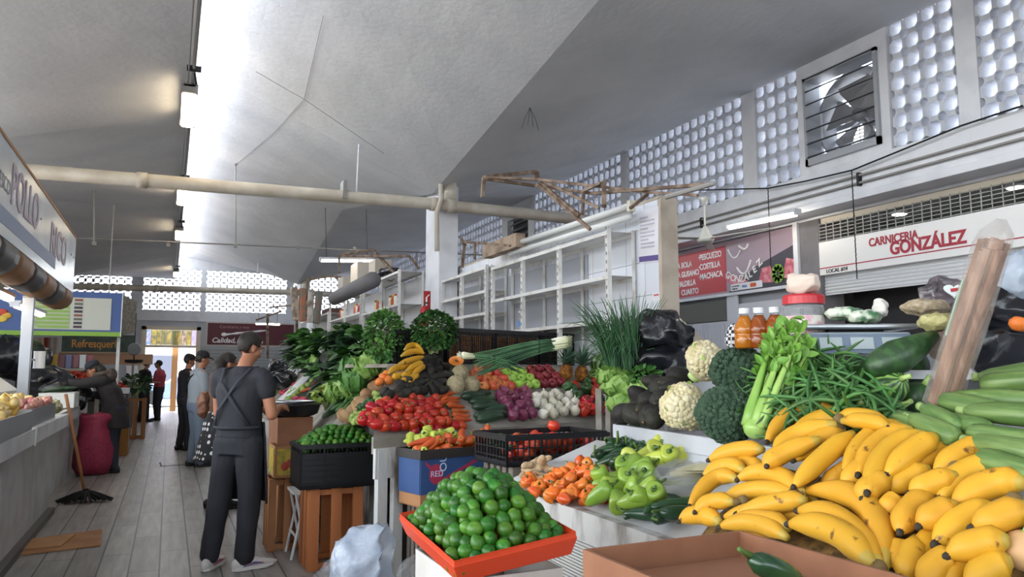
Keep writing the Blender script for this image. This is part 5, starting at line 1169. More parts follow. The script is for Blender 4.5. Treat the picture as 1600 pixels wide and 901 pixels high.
# ------------------------------------------------------------------ aisle-side display (sloping to the aisle)
P0 = V((1.3, 7, 1.0)); nB = V((-1, 0, 1)).normalized()
t = thing('aisle_stand', 'long sloping produce stand along the aisle behind the man', 'stand', (0, 0, 0))
m = MB(); m.prism([(1.1, .77), (1.1, .8), (2.0, 1.7), (2.0, 1.66)], lambda u, v, w: (u, w, v), 6.14, 11.2); m.build('shelf', greywood, t)
MB().bx(1.07, 1.095, 6.68, 11.2, .68, .86).build('front_board', oldwhite, t)
MB().bx(1.1, 1.14, 6.7, 11.2, 0, .76).build('front_panel', M('marbled_panel', '#a6a7a8', .6, c2='#8b8a8a', ns=5), t)
MB().bx(1.52, 1.56, 6.16, 6.7, 0, 1.1).build('front_panel', oldwhite, t)
MB().bx(1.96, 2.0, 6.16, 11.2, 0, 1.64).build('back_panel', oldwhite, t)
def onB(px, py, r): return onP(px, py, P0 + nB * r, nB)
z3 = lambda p: (420 + p[0] * .18868, 520 + p[1] * .18868)
for q in [(650,690),(620,680),(725,620),(700,640),(800,560),(790,590),(820,510),(870,460),(885,445),(760,575)]: S_pot.put(loc=onB(*z3(q), .04), rot=rrot(), sc=1.5, label='tan potato lying along the slope left of the tomatoes', group='potatoes at the display corner')
for q in [(840,425),(860,400),(925,290),(935,330),(890,370),(820,430)]: S_jic.put(loc=onB(*z3(q), .06), rot=rrot(), sc=1.05, label='brown jicama root between the lettuces and mandarins', group='jicamas at the display corner')
S_grn = simple('green_cucumber', M('green_cucumber_skin', '#3a5f30', .35, c2='#4c7a3a', ns=9, rand=.15), lambda m, k: m.tube([(.02 * math.sin(t * 2.4), 0, -.11 + .22 * t) for t in [i / 8 for i in range(9)]], [.005, .016, .02, .021, .021, .02, .018, .013, .004], 10), 2)
for q in [(640,560),(700,530),(760,500),(800,480),(640,600),(690,590),(720,560),(780,520),(620,630),(600,560),(660,625),(680,500),(750,480),(590,590)]: S_grn.put(M4=dirM(onB(*z3(q), .04 + rnd.uniform(-.01, .015)), V((.75, .35, .36)) + V((rnd.uniform(-.2, .2), rnd.uniform(-.2, .2), 0)), rnd.random() * 6, 1), label='mid-green slim cucumber in the pile left of the potatoes', group='slim cucumbers at the display corner')
for q in [(700,690),(740,700),(720,720),(760,650),(800,640),(730,665),(690,720),(780,610),(830,580),(770,680),(690,700),(890,540),(920,530),(900,510),(930,555),(860,560),(880,500),(910,560),(940,500),(710,740),(750,735)]: S_tomi.put(loc=onB(*z3(q), .035 + rnd.uniform(-.01, .02)), rot=rrot(), sc=1.15, label='small green tomatillo heaped beside the tomatoes', group='tomatillos at the display corner')
for q in [(840,570),(770,620),(560,620),(845,590),(800,600)]: S_pg.put(M4=dirM(onB(*z3(q), .05), rrot().to_matrix() @ V((0, 0, 1)), 0, .9), label='dark green pepper among the tomatillos at the display corner', group='dark peppers at the corner')
P2 = V((1.3, 7, 1.0)); n2 = V((-1.5, 0, 1)).normalized()
def onG(px, py, r): return onP(px, py, P2 + n2 * r, n2)
m = MB(); m.prism([(1.42, 1.13), (1.78, 1.66), (2.3, 1.66), (1.9, 1.6)], lambda u, v, w: (u, w, v), 7.5, 9.6); m.build('riser', M('riser_gap_shade', '#33382f', .9), t)  # dark colour stands in for the shade in gaps between the greens
darkred = M('dark_lettuce_leaf', '#1d1c20', .5, c2='#2c3326', ns=6)
cab = [((530,500),.075,lettm,'slim pale romaine lettuce low beside the celery leaves'),((600,470),.075,lettm,'pale romaine lettuce next to the slim cucumbers'),((690,440),.1,lettm,'wide loose-leaf lettuce above the slim cucumbers'),((840,265),.11,lettm,'large veined savoy cabbage in front of the celery bunch'),((590,70),.11,paleg,'large pale cabbage at the top of the aisle display'),((390,275),.1,lettm,'light green lettuce left of the dark red lettuce'),((540,270),.14,darkred,'very dark red lettuce in the middle of the aisle display'),((715,310),.12,midl,'mid-green leafy head beside the savoy cabbage'),((720,400),.11,midl,'leafy green head above the loose-leaf lettuce')]
for k, (q, r, mt, lab) in enumerate(cab):
    o = cabbage('lettuce_head' if mt is not paleg else 'cabbage', lab, 'lettuce' if mt is not paleg else 'cabbage', onG(*z3(q), r * .8), r, seed=30 + k, mat=mt, wav=.7, n=22, squash=1.3 if k < 2 else .95)
gr = [((290,140),.34,darkl,'dark leafy collard greens at the far left of the display'),((350,80),.3,midl,'mid-green chard bundle above the collard greens'),((460,110),.3,midl,'green chard bundle left of the pale cabbage'),((690,110),.3,darkl,'dark greens bundle right of the pale cabbage'),((620,200),.26,darkl,'dark blue-green leaves hanging beside the dark lettuce'),((720,210),.28,parsm,'green leafy bundle in front of the celery bunch'),((300,240),.26,darkl,'dark beet greens beside the light lettuce')]
for k, (q, L_, mt, lab) in enumerate(gr): greens('leafy_greens', lab, 'greens', onG(*z3(q), .03), (-.75, -.55, .12), L_, L_ * .5, 18, mt, seed=50 + k, spread_=1.0)
for k, q in enumerate([(250,90),(400,150),(420,60),(500,150),(540,130),(640,60),(650,140),(750,60),(780,130),(650,280),(760,330),(340,170),(660,360),(250,200),(450,230),(800,200),(640,410),(560,350),(730,20),(810,60),(310,60),(480,40),(330,300),(420,320),(520,360),(600,420),(480,300),(760,420),(680,330),(400,250),(570,300),(620,330)]): greens('leafy_greens', 'leafy green bundle in the tall heap of greens along the aisle', 'greens', onG(*z3(q), .0), (-.8 + .3 * (k % 3 - 1), -.6, .2), .26, .12, 14, (darkl, midl, parsm, midl)[k % 4], seed=150 + k, spread_=1.1, group='leafy bundles in the heap of greens')
bunch('celery_leaves', 'yellow-green celery leaf bunch hanging over the basin edge', 'herbs', onB(*z3((480, 640)), .02), .2, .13, leaf_mat('yellow_green_leaf', '#8ea54a', '#a9b95e'), n=200, L_=.05, W_=.04, seed=70)
def cauliflower(label, loc, r, seed=1, rot=(0, 0, 0), group=None):
    rr = random.Random(seed); t = thing('cauliflower', label, 'cauliflower', loc, group=group); t.rotation_euler = rot; m = MB(); m.smooth = True
    m.ell((0, 0, -.1 * r), (.8 * r, .8 * r, .7 * r), 20, 12)
    for i in range(150):
        a = i * 2.39996; z = 1 - i / 150 * 1.35; q = math.sqrt(max(0, 1 - z * z)); s = r * rr.uniform(.12, .2)
        R_ = r * .84 * (1 + .06 * math.sin(a * 3)); m.ell((math.cos(a) * q * R_, math.sin(a) * q * R_, z * R_ * .85), s, 8, 6)
    m.build('curd', M('cauliflower_curd', '#d6ccab', .75, c2='#c2b68a', ns=14, bump=.6, bs=120), t)
    l = MB(); l.smooth = True
    for i in range(6): a = i * PI / 3 + .4; l.leaf((math.cos(a) * r * .5, math.sin(a) * r * .5, -r * .7), (math.cos(a) * .6, math.sin(a) * .6, 1.0), (-math.cos(a), -math.sin(a), .2), r * 1.25, r * .7, cup=.5, seg=5, drop=-.15)
    l.tube([(0, 0, -r * .6), (0, 0, -r * .95)], [r * .35, r * .28], 10); l.build('leaves', stalkm, t); return t
cauliflower('small far cauliflower among the lettuces on the aisle display', onG(*z3((585, 395)), .06), .075, 5, (.5, -.6, 0))
S_rad = simple('radish', M('radish_skin', '#b02a4a', .35, c2='#c23a5a', ns=8, rand=.15), lambda m, k: m.lathe([(.001, -.034), (.003, -.026), (.014, -.016), (.021, 0), (.018, .014), (.006, .02), (.004, .03)], 12), 1)
for q in [(210,425),(240,415),(270,430),(120,500),(150,480),(100,490),(180,470),(240,540),(280,545),(215,545),(255,555),(300,550),(130,515)]: 
    p = onB(*z3(q), .03); S_rad.put(loc=p, rot=rrot(), sc=1.5, label='pinkish red radish in the low trays behind the man', group='radishes behind the man')
for q in [(170,510),(200,470),(190,500),(220,480),(240,495),(160,545),(150,560),(180,540),(215,520),(290,470),(260,470),(280,450),(360,400),(330,430)]: S_tomi.put(loc=onB(*z3(q), .04), rot=rrot(), sc=1.7, label='light green tomatillo in the tray behind the man', group='tomatillos behind the man')
for q, s_ in [((490,480),1.3)]: S_man.put(loc=onB(*z3(q), .05), sc=1.9, label='large orange squash-like fruit beside the romaine lettuce')
for q in [(400,450),(440,460),(480,440),(510,440),(380,490),(430,500),(560,610),(540,640)]: S_cuc.put(M4=dirM(onB(*z3(q), .05), V((.6, .5, .3)), 0, 1.2), label='dark cucumber in the low tray near the waste basin', group='dark cucumbers near the basin')
for q in [(310,470),(330,465),(415,400),(350,460)]: S_car.put(M4=dirM(onB(*z3(q), .03), V((.8, .2, .3)), 0, 1.1), label='orange carrot in the low tray behind the man', group='carrots behind the man')
bag('black_bag', 'black plastic bag on the stand right of the man holding produce', 'bag', onB(*z3((110, 390)), .1), (.2, .42, .12), bagblack, seed=33, amp=.04, rot=(0, 0, .2))
bag('black_bag', 'long dark plastic bag on the stand further down the aisle', 'bag', onB(*z3((110, 270)), .12), (.2, .55, .12), bagblack, seed=34, amp=.05)
o = MB().box((0, 0, 0), (.55, .9, .03)).build('foam_tray', M('foam_white', '#d5d8dd', .6)); o.matrix_world = dirM(onB(*z3((330, 350)), .05), nB); tag(o, 'white foam sheet lying on the aisle display behind the man', 'tray')
o = MB().box((0, 0, 0), (.8, .8, .03)).build('foam_tray', MATS['foam_white']); o.matrix_world = dirM(onB(*z3((180, 300)), .05), nB); tag(o, 'farther white foam sheet with dark marks on the aisle display', 'tray')
# far stalls on the right of the aisle
t = thing('far_stand', 'far produce stand on the right side of the aisle behind the customers', 'stand', (0, 0, 0))
m = MB(); m.prism([(1.3, .85), (1.3, .9), (2.7, 1.3), (2.7, 1.2)], lambda u, v, w: (u, w, v), 12.0, 24.0); m.build('shelf', greywood, t); MB().bx(1.32, 1.36, 12, 24, 0, .86).build('front_panel', oldwhite, t); MB().bx(1.36, 2.7, 11.96, 12, 0, .9).build('end_panel', white_paint, t)
for k, (x, y, d, c_, lab) in enumerate(((1.7, 13, (.4, .5, .3), '#a8603f', 'brown carton on the far stand behind the man'), (2.3, 13.4, (.45, .5, .42), '#b5bcc4', 'pale grey crate on the far stand beside the brown carton'), (1.8, 15.4, (.5, .6, .25), '#b4443c', 'red crate on the far stand'), (2.2, 18, (.5, .6, .3), '#8fa07a', 'green crate far along the right stand'))):
    z = .9 + (x - 1.3) / 1.4 * .4 - .1; carton(lab, T4((x, y, z + .03), 0), d[0], d[1], d[2] + .1, M('farbox_' + c_[1:], c_, .7))
for i in range(16): S_rtom.put(loc=(1.5 + .12 * (i % 4), 14.3 + .13 * (i // 4), 1.02 + .034 * (i % 4) + .03), rot=rrot(), sc=1.7, label='red tomato on the far stand behind the man', group='tomatoes on the far right stand')
for i in range(6): cabbage('lettuce_head', 'pale lettuce on the far right-hand stand', 'lettuce', (1.5 + .3 * (i % 2), 12.4 + .3 * (i // 2), 1.1), .15, seed=80 + i, group='lettuces on the far right stand')
# maroon sign on the far wall
t = thing('shop_sign', 'maroon sign with white lettering on the far wall by the door', 'sign', (2.3, YF - .08, 2.78)); MB().bx(-1.1, 1.9, 0, .06, -.42, .36).build('board', M('maroon', '#5c2630', .5), t); MB().bx(-1.15, 1.95, .01, .07, -.47, .41).build('frame', M('sign_frame', '#c9c4bc', .5), t)
text('Calidad, Frescura', .25, whiteink, face_m((-.95, -.006, -.34), (1, 0, 0), (0, 0, 1)), parent=t, bold=.006, shear=.2); text('Carniceria y mas', .15, M('sign_pink_text', '#b98a90', .6), face_m((-.7, -.006, .18), (1, 0, 0), (0, 0, 1)), parent=t)
m = MB(); m.tube(bez((-.5, -.01, -.06), (.2, -.01, .05), (.9, -.01, .12), 8), [.05, .03, .05, .03, .05, .03, .045, .02], 6).ell((-.55, -.01, -.05), (.09, .01, .07), 8, 6); m.build('mark', whiteink, t)
o = MB().bx(1.0, 4.2, YF - .08, YF - .02, 0, 2.3).build('roller_shutter', M('far_shutter', '#a8abad', .5)); tag(o, 'closed grey shutter under the maroon sign on far wall', 'shutter')
m = MB()
for k in range(18): m.bx(1.0, 4.2, YF - .095, YF - .08, .1 + k * .12, .14 + k * .12)
m.build('ribs', M('far_shutter_rib', '#96999b', .5), o)
# ------------------------------------------------------------------ near counter on the right
t = thing('near_counter', 'white-painted wooden sales counter with peeling edge nearest the camera', 'counter', (0, 0, 0))
m = MB(); m.prism([(1.46, .86), (1.46, .92), (1.98, 1.1), (1.98, 1.02)], lambda u, v, w: (u, w, v), .2, 3.34); m.build('top', M('counter_white', '#b6b7b7', .6, c2='#9a958d', ns=5, lo=.48, hi=.75), t)
MB().bx(1.43, 1.475, .2, 3.35, .82, .925).build('front_edge', oldwhite, t)
m = MB(); 
for k in range(62): m.bx(1.5, 1.512, .22, 3.3, .03 + k * .0128, .037 + k * .0128)
m.bx(1.51, 1.54, .22, 3.3, 0, .83); m.build('ribbed_front', M('ribbed_sheet', '#b9b7b2', .6), t)
MB().bx(1.54, 1.98, 3.27, 3.3, 0, .92).build('end_panel', oldwhite, t)
# white ledge box behind, holding produce
L1, L2 = atZ(957, 662, 1.2), atZ(1165, 692, 1.2); ld = (L2 - L1).normalized(); ln = V((-ld.y, ld.x, 0)); ln = -ln if ln.x < 0 else ln
t = thing('white_ledge', 'white painted produce ledge raised behind the counter', 'ledge', (0, 0, 0))
def lbox(s0, s1, o0, o1, z0, z1):
    m = MB(); vs = [L1 * 1 + ld * s + ln * o_ + V((0, 0, z - 1.2)) for s in (s0, s1) for o_ in (o0, o1) for z in (z0, z1)]
    m.add(vs, [(0, 1, 3, 2), (4, 6, 7, 5), (0, 4, 5, 1), (2, 3, 7, 6), (0, 2, 6, 4), (1, 5, 7, 3)]); return m
LE = 2.3
lbox(0, LE, -.0, .03, 1.13, 1.2).build('lip', M('ledge_white', '#b4b7bd', .5, c2='#a3a5aa', ns=4), t, bev=.004); lbox(0, LE, .01, .03, .98, 1.13).build('front_board', M('ledge_white', '#b4b7bd', .5, c2='#a3a5aa', ns=4), t); lbox(0, LE, .03, 1.0, 1.13, 1.16).build('deck', M('ledge_white', '#b4b7bd', .5, c2='#a3a5aa', ns=4), t); lbox(0, .03, .03, 1.0, .6, 1.16).build('end_panel', M('ledge_white', '#b4b7bd', .5, c2='#a3a5aa', ns=4), t); lbox(.04, LE, .9, .93, 0, 1.13).build('back_panel', M('ledge_white', '#b4b7bd', .5, c2='#a3a5aa', ns=4), t)
lbox(.02, .06, .03, .07, 0, 1.13).build('leg', M('ledge_white', '#b4b7bd', .5, c2='#a3a5aa', ns=4), t); lbox(.04, .08, .86, .9, 0, 1.13).build('leg', M('ledge_white', '#b4b7bd', .5, c2='#a3a5aa', ns=4), t)
nLd = V((-ln.x * .55, -ln.y * .55, 1)).normalized(); PL = L1 + V((0, 0, -.02))
def onE(px, py, r): return onP(px, py, PL + nLd * r, nLd)
nC = V((-.18, 0, .52)).normalized(); PC = V((1.46, 2, .92))
def onC(px, py, r): return onP(px, py, PC + nC * r, nC)
# avocados on the ledge
for k, q in enumerate([(870,630),(955,640),(1075,655),(1130,640),(1075,540),(1160,430),(1000,500),(1165,530),(1310,345),(1270,440),(1110,390),(1040,600),(1180,590),(1240,400),(1130,660),(1020,540)]):
    p = onE(*z4(q), .05); S_avo.put(M4=dirM(p, V((rnd.uniform(-1, 1), rnd.uniform(-.5, .5), rnd.uniform(-.2, .6))), rnd.random() * 6, 1.42 if k < 9 else 1.2), label='large dark avocado heaped on the white ledge by the cauliflowers', group='avocados on the white ledge')
cauliflower('big cream cauliflower low on the ledge beside the dark avocados', onE(1068, 636, .09), .1, 2, (.9, -.75, .2))
cauliflower('upper cream cauliflower behind the broccoli on the ledge', onE(1103, 566, .11), .105, 3, (.6, -.5, 1))
brom = M('broccoli_floret', '#3f5a42', .8, c2='#2c4632', ns=60, bump=1, bs=200)
def broccoli(label, loc, r, seed=1, rot=(0, 0, 0)):
    rr = random.Random(seed); t = thing('broccoli', label, 'broccoli', loc); t.rotation_euler = rot; m = MB(); m.smooth = True; m.ell((0, 0, -.05 * r), (.8 * r, .8 * r, .7 * r), 18, 10)
    for i in range(230):
        a = i * 2.39996; z = 1 - i / 230 * 1.4; q = math.sqrt(max(0, 1 - z * z)); s = r * rr.uniform(.09, .16); R_ = r * .86 * (1 + .1 * math.sin(a * 2 + z * 5)); m.ell((math.cos(a) * q * R_, math.sin(a) * q * R_, z * R_ * .85), s, 7, 5)
    m.build('florets', brom, t); MB().tube([(0, 0, -r * .3), (0, 0, -r * 1.2)], [r * .4, r * .26], 12).build('stalk', stalkm, t, smooth=True); return t
broccoli('upper dark green broccoli head between cauliflower and celery', onE(1152, 582, .11), .118, 1, (.7, -.6, 0))
broccoli('lower dark green broccoli head at the ledge lip by the celery', onE(1132, 648, .09), .108, 2, (.9, -.8, 0))
# celery stalk bunch
def celery(label, base, tip, seed=3):
    rr = random.Random(seed); base, tip = V(base), V(tip); t = thing('celery', label, 'celery', base); d = (tip - base); L_ = d.length; d.normalize(); s = d.cross(V((0, 1, 0))).normalized(); u = s.cross(d); m = MB(); m.smooth = True; lf = MB()
    for i in range(11):
        a = i * 2.4; w = .012 + .028 * math.sqrt(i / 11); o0 = (s * math.cos(a) + u * math.sin(a)) * w; e = o0 * rr.uniform(1.6, 2.6) + d * L_ * rr.uniform(.7, .95)
        m.tube(bez(o0 - d * .01, o0 * 1.5 + d * L_ * .4, e, 7), [.02, .022, .018, .014, .012, .009, .006], 8, flat=(1, .7))
        for k in range(30): lf.leaf(e - d * rr.uniform(-.06, .12), (d * .6 + V((rr.uniform(-1, 1), rr.uniform(-1, 1), rr.uniform(-.3, 1)))), V((rr.uniform(-1, 1), -1, .6)), .045, .026, cup=.3, seg=4, drop=.4)
    m.ell((0, 0, 0), (.045, .045, .04), 12, 8); m.build('stalks', M('celery_stalk', '#78a344', .4, c2='#9cbd66', ns=7, stretch=(1, 1, .3)), t); lf.build('leaves', leaf_mat('celery_top', '#5f9232', '#79a844', ns=8), t); return t
celery('upright light green celery bunch leaning between broccoli and green beans', onE(1182, 668, .06), onE(1182, 668, .06) + (atD(1240, 520, 2.75) - atD(1182, 668, 2.6)))
# green beans: a tangle heap
beanm = M('bean_skin', '#4d7d3c', .45, c2='#3b6630', ns=8, rand=.2)
beans = []
for k in range(5):
    rr = random.Random(k); m = MB(); m.smooth = True; a, b_ = rr.choice((-1, 1)) * rr.uniform(.05, .1), rr.uniform(-.06, .06); L_ = .15 + .02 * k
    m.tube(bez((0, 0, -L_ / 2), (a, b_, 0), (a * .3, b_ * .5, L_ / 2), 9), [.0015, .0042, .0052, .0054, .0055, .0054, .005, .004, .0012], 6); o = m.build('green_bean', beanm); tag(o, 'x', 'green bean'); beans.append(o)
S_bean = Stock(beans)
hb = onE(1275, 600, .0); hbc = onE(1275, 640, .0)
for i in range(290):
    px = 1272 + rnd.gauss(0, 44); px = min(1365, max(1192, px)); top = 548 + abs(px - 1280) * .55; py = rnd.uniform(top, 655)
    p = onE(px, py, .05 + rnd.uniform(0, .05) * (1 - abs(px - 1275) / 110)); S_bean.put(M4=dirM(p, V((rnd.uniform(-1, 1), rnd.uniform(-1, 1), rnd.uniform(-.5, .6))), rnd.random() * 6, (1.15, 1.15, 1.3)), label='slim green bean in the tangled heap right of the celery', group='green beans heaped on the ledge')
m = MB(); m.smooth = True
for px, py, r in ((1245, 610, .1), (1290, 600, .11), (1320, 630, .09), (1235, 645, .09), (1285, 650, .09)): m.ell(onE(px, py, -.02), (r, r, r * .9), 14, 10)
m.fused('bean_fill', M('bean_fill_skin', '#355c2c', .7, c2='#24441f', ns=50, bump=1, bs=60), voxel=.02).name = 'bean_fill'
tag(bpy.data.objects['bean_fill'], 'deeper green beans packed under the tangled heap', 'green beans', kind='stuff')
# round dark squashes
sq = M('squash_skin', '#233f20', .4, c2='#36592c', ns=30, lo=.45, hi=.6)
def squash(label, p, r, d=(0, 0, 1), mat=None, el=1.0):
    t = thing('round_squash', label, 'squash'); t.matrix_world = dirM(p, d); m = MB(); m.smooth = True; m.lathe([(max(.001, r * math.sin(PI * i / 12)), -r * el * math.cos(PI * i / 12)) for i in range(13)], 30, lobes=10, amp=.025, cap=False); m.build('body', mat or wmm, t); MB().tube([(0, 0, r * el * .95), (0, 0, r * el + .015), (.01, 0, r * el + .03)], [.012, .008, .009], 7).build('stem', stalkm, t, smooth=True)
squash('dark green round squash behind, under the dark bottle gourd', atD(1418, 572, 2.72), .072, (.2, -.2, 1), sq); squash('striped round squash with pale streak facing the camera', atD(1388, 602, 2.5), .062, (-.1, -.9, .35)); squash('low striped green squash beside the zucchinis', atD(1432, 622, 2.52), .055, (.2, -.4, .8), sq)
squash('pale and dark striped squash just above the bananas', atD(1385, 645, 2.4), .055, (.6, -.5, .4)); squash('light green striped squash lowest left above the bananas', atD(1345, 645, 2.4), .05, (-.6, -.5, .5)); squash('small green squash between the beans and striped squash', atD(1360, 605, 2.6), .045, (0, -.3, 1), sq)
m = MB(); m.smooth = True; m.tube([atD(1345, 585, 2.55), atD(1372, 572, 2.5), atD(1403, 556, 2.5), atD(1434, 540, 2.52), atD(1460, 524, 2.55)], [.032, .05, .058, .042, .02], 14); o = m.build('bottle_gourd', sq); tag(o, 'long dark green gourd lying over the round squashes', 'gourd')
# zucchinis at the right edge
for k, (a, b_) in enumerate([((1420,660),(1452,668)),((1455,650),(1492,672)),((1488,640),(1545,650)),((1478,655),(1535,672)),((1530,630),(1600,632)),((1535,655),(1612,660)),((1530,680),(1610,690)),((1540,700),(1615,715)),((1560,610),(1625,606)),((1570,585),(1625,580)),((1500,632),(1555,628)),((1440,672),(1480,690)),((1545,720),(1620,742))]):
    P_, Q_ = onE(*a, .06), onE(*b_, .06); L_ = max(.16, (Q_ - P_).length); S_zuc.put(M4=dirM((P_ + Q_) / 2 + V((0, 0, .01 * (k % 3))), (P_ - Q_) if k % 2 else (Q_ - P_), k, (1.0, 1.0, .95)), label='pale green ribbed zucchini in the heap at the right edge', group='zucchinis on the ledge')
# ------------------------------------------------------------------ peppers and small things on the counter front
for q, a in [((1262,95),.6),((1240,130),.4),((1160,170),.2),((1215,165),.5),((1270,165),.7),((1110,215),.9),((1130,250),.8),((1160,275),.7),((1090,240),.9),((1180,190),.3),((1290,120),.5),((1300,185),.4),((1200,215),.6),((1310,215),.4),((1255,190),.3)]:
    px, py = 600 + q[0] * .3125, 640 + q[1] * .3125; p = onC(px, py, .05); S_jal.put(M4=dirM(p, V((math.sin(a * 3 + q[0]), -.4, .3)), q[1], 1.75), label='dark green jalapeño chili behind the yellow chilies on counter', group='jalapenos on the counter')
for q in [(1380,185),(1230,225),(1360,245),(1430,240),(1490,220),(1290,235),(1350,200)]:
    px, py = 600 + q[0] * .3125, 640 + q[1] * .3125; p = onC(px, py, .06); S_gy.put(M4=dirM(p, V((rnd.uniform(-1, 1), rnd.uniform(-1, .3), rnd.uniform(-.1, .6))), 0, (1.5, 1.5, 1.25)), label='yellow-green chili at the back of the counter beside jalapeños', group='yellow chilies on the counter')
for q in [(1240,290),(1170,345),(1290,345),(1160,385),(1240,400),(1080,420),(1170,450),(1300,450),(1370,420),(1330,320),(1200,300),(1280,290),(1120,380),(1310,400),(1100,350),(1210,360),(1250,450)]:
    px, py = 600 + q[0] * .3125, 640 + q[1] * .3125; p = onC(px, py, .05 + rnd.uniform(0, .02)); S_gg.put(M4=dirM(p, V((rnd.uniform(-1, 1), rnd.uniform(-1, .3), rnd.uniform(-.3, .8))), 0, (1.55, 1.55, 1.2)), label='light green chili pepper in the heap right of the habaneros', group='light green chilies on the counter')
for i in range(84):
    x = 960 + (i * 37 % 400); q = (710 + (i * 61 % 400), 300 + (i * 29 % 150))
    px, py = 600 + q[0] * .3125, 640 + q[1] * .3125
    if py > 715 + (px - 820) * .36 + 48 or (px < 850 and py < 735): py -= 22
    if px < 850 and py < 745: continue
    p = onC(px, py, .02 + rnd.uniform(0, .035)); S_hab.put(M4=dirM(p, rrot().to_matrix() @ V((0, 0, 1)), 0, rnd.uniform(1.1, 1.4)), label='orange habanero chili in the heap on the counter corner', group='habaneros on the counter')
for q in [(1020,265),(1000,305),(940,290),(900,310),(980,260),(1060,300),(1030,330)]:
    px, py = 600 + q[0] * .3125, 640 + q[1] * .3125; p = onC(px, py, .05); S_hab.put(M4=dirM(p, rrot().to_matrix() @ V((0, 0, 1)), 0, 1.25), label='orange habanero chili in the heap on the counter corner', group='habaneros on the counter')
def ginger(label, p, seed):
    rr = random.Random(seed); m = MB(); m.smooth = True; c = V((0, 0, 0)); d = V((1, 0, .1))
    for i in range(5):
        m.ell(c, (.024, .018, .016), 12, 8, rot=Euler((0, 0, math.atan2(d.y, d.x))))
        if i % 2: e = V((rr.uniform(-.3, .3), rr.choice((-1, 1)), rr.uniform(.1, .6))).normalized(); m.tube([c, c + e * .03, c + e * .045], [.014, .013, .006], 9)
        d = (d + V((0, rr.uniform(-.7, .7), rr.uniform(-.2, .3)))).normalized(); c = c + d * .026
    o = m.fused('ginger_root', M('ginger_skin', '#b39a78', .8, c2='#9c8262', ns=30, bump=.3, bs=120), voxel=.006, smooth=3); o.location = p; o.rotation_euler = (rr.uniform(-.5, .5), rr.uniform(-.5, .5), rr.uniform(0, 6)); tag(o, label, 'ginger', 'ginger roots by the tomato crate')
for k, (px, py) in enumerate([(820, 735), (838, 742), (848, 728), (856, 716), (828, 726), (845, 748), (860, 738)]): ginger('knobbly beige ginger root between the tomato crate and habaneros', onC(px, py, .03 + .01 * (k % 2)), k)
# bag of corn husks
t = thing('husk_bundle', 'pale corn husk bundle in clear plastic between chilies and bananas', 'husks', onC(1062, 745, .055)); m = MB(); m.smooth = True; rr = random.Random(3)
for i in range(12): m.leaf((rr.uniform(-.07, .05), rr.uniform(-.06, .05), rr.uniform(-.01, .03)), (1, -.35 + rr.uniform(-.15, .15), .05), (0, -.3, 1), .24, .065, cup=.3, seg=6, drop=.08)
m.build('husks', M('corn_husk', '#d9d3b6', .6, c2='#c6bf98', ns=12, stretch=(.3, 1, 1)), t); m = MB(); m.smooth = True; m.ell((.02, 0, .01), (.13, .08, .045), 24, 14); crumple(m, .012, 20, 4); m.build('wrapper', clearp, t)
for q in [(1000,790),(1025,795),(1050,790),(1040,805),(1010,803),(1060,800),(1030,780)]:
    p = onC(*q, .022 + rnd.uniform(0, .02)); S_jal.put(M4=dirM(p, V((rnd.uniform(-1, 1), rnd.uniform(-.6, .6), .05)), 0, (1.6, 1.6, 1.9)), label='long dark green chili lying at the front edge by the bananas', group='dark chilies at the counter edge')
# ------------------------------------------------------------------ the banana pile
P1 = V((1.46, 1, .985)); nP = V((-.55, 0, 1)).normalized()
def onN(px, py, r): return onP(px, py, P1 + nP * r, nP)
def ban(fr_, lab, paths, R=.0195, rr=.06, up=0):
    banana_hand('banana_bunch', lab, [bp2(lambda x, y, i=i: onN(x, y, rr + up + .012 * (i % 3)), *p) for i, p in enumerate(paths)], R * 1.32)
y8 = lambda *ps: [(1030 + x * .28958, 640 + y * .28958) for x, y in ps]
y7 = lambda *ps: [(960 + x * .46715, 480 + y * .46715) for x, y in ps]
ban(0, 'bunch of bananas fanned out at the left, tips toward the chilies', [y8((790,480),(520,430),(340,520)), y8((780,450),(600,340),(425,375)), y8((790,490),(640,500),(420,560)), y8((780,500),(560,540),(350,580)), y8((700,640),(560,590),(380,600)), y8((560,215),(420,220),(270,270))], .021)
ban(1, 'bunch of bananas low at the left front, against the cardboard box', [y8((420,380),(300,370),(165,520)), y8((460,330),(360,300),(240,360)), y8((400,500),(290,495),(195,550)), y8((330,610),(220,565),(110,600)), y8((690,690),(520,610),(330,630))], .02)
ban(2, 'three large bananas curving down in front, nearest the box', [y7((900,870),(840,660),(640,615)), y7((890,880),(770,720),(615,680)), y7((860,860),(740,750),(585,725))], .025, .07)
ban(3, 'topmost bunch of bananas leaning on the ledge, left half', [y7((745,350),(610,350),(510,450)), y7((760,370),(660,390),(590,470)), y7((745,390),(600,430),(550,500)), y7((770,400),(690,440),(600,510)), y7((800,420),(700,500),(600,600)), y7((690,440),(560,490),(510,530))], .023, .09)
ban(4, 'single topmost row of bananas pointing right on the pile', [y7((745,370),(830,365),(920,395)), y7((760,380),(850,380),(915,400))], .018, .11)
ban(5, 'bunch of bananas in the middle of the pile, tips pointing down', [y7((970,400),(860,430),(770,550)), y7((1000,410),(890,450),(815,560)), y7((1040,425),(920,480),(845,620)), y7((900,470),(830,540),(760,590)), y7((930,560),(860,600),(830,640)), y7((1080,430),(1000,480),(910,560))], .024, .085)
ban(6, 'bunch of short bananas right of the middle with green tips', [y7((1180,420),(1080,470),(1000,550)), y7((1250,450),(1160,490),(1075,550)), y7((1150,560),(1060,590),(990,620)), y7((1060,540),(980,570),(915,610)), y7((1060,620),(990,680),(955,750)), y7((1150,660),(1080,690),(1020,730))], .023, .075)
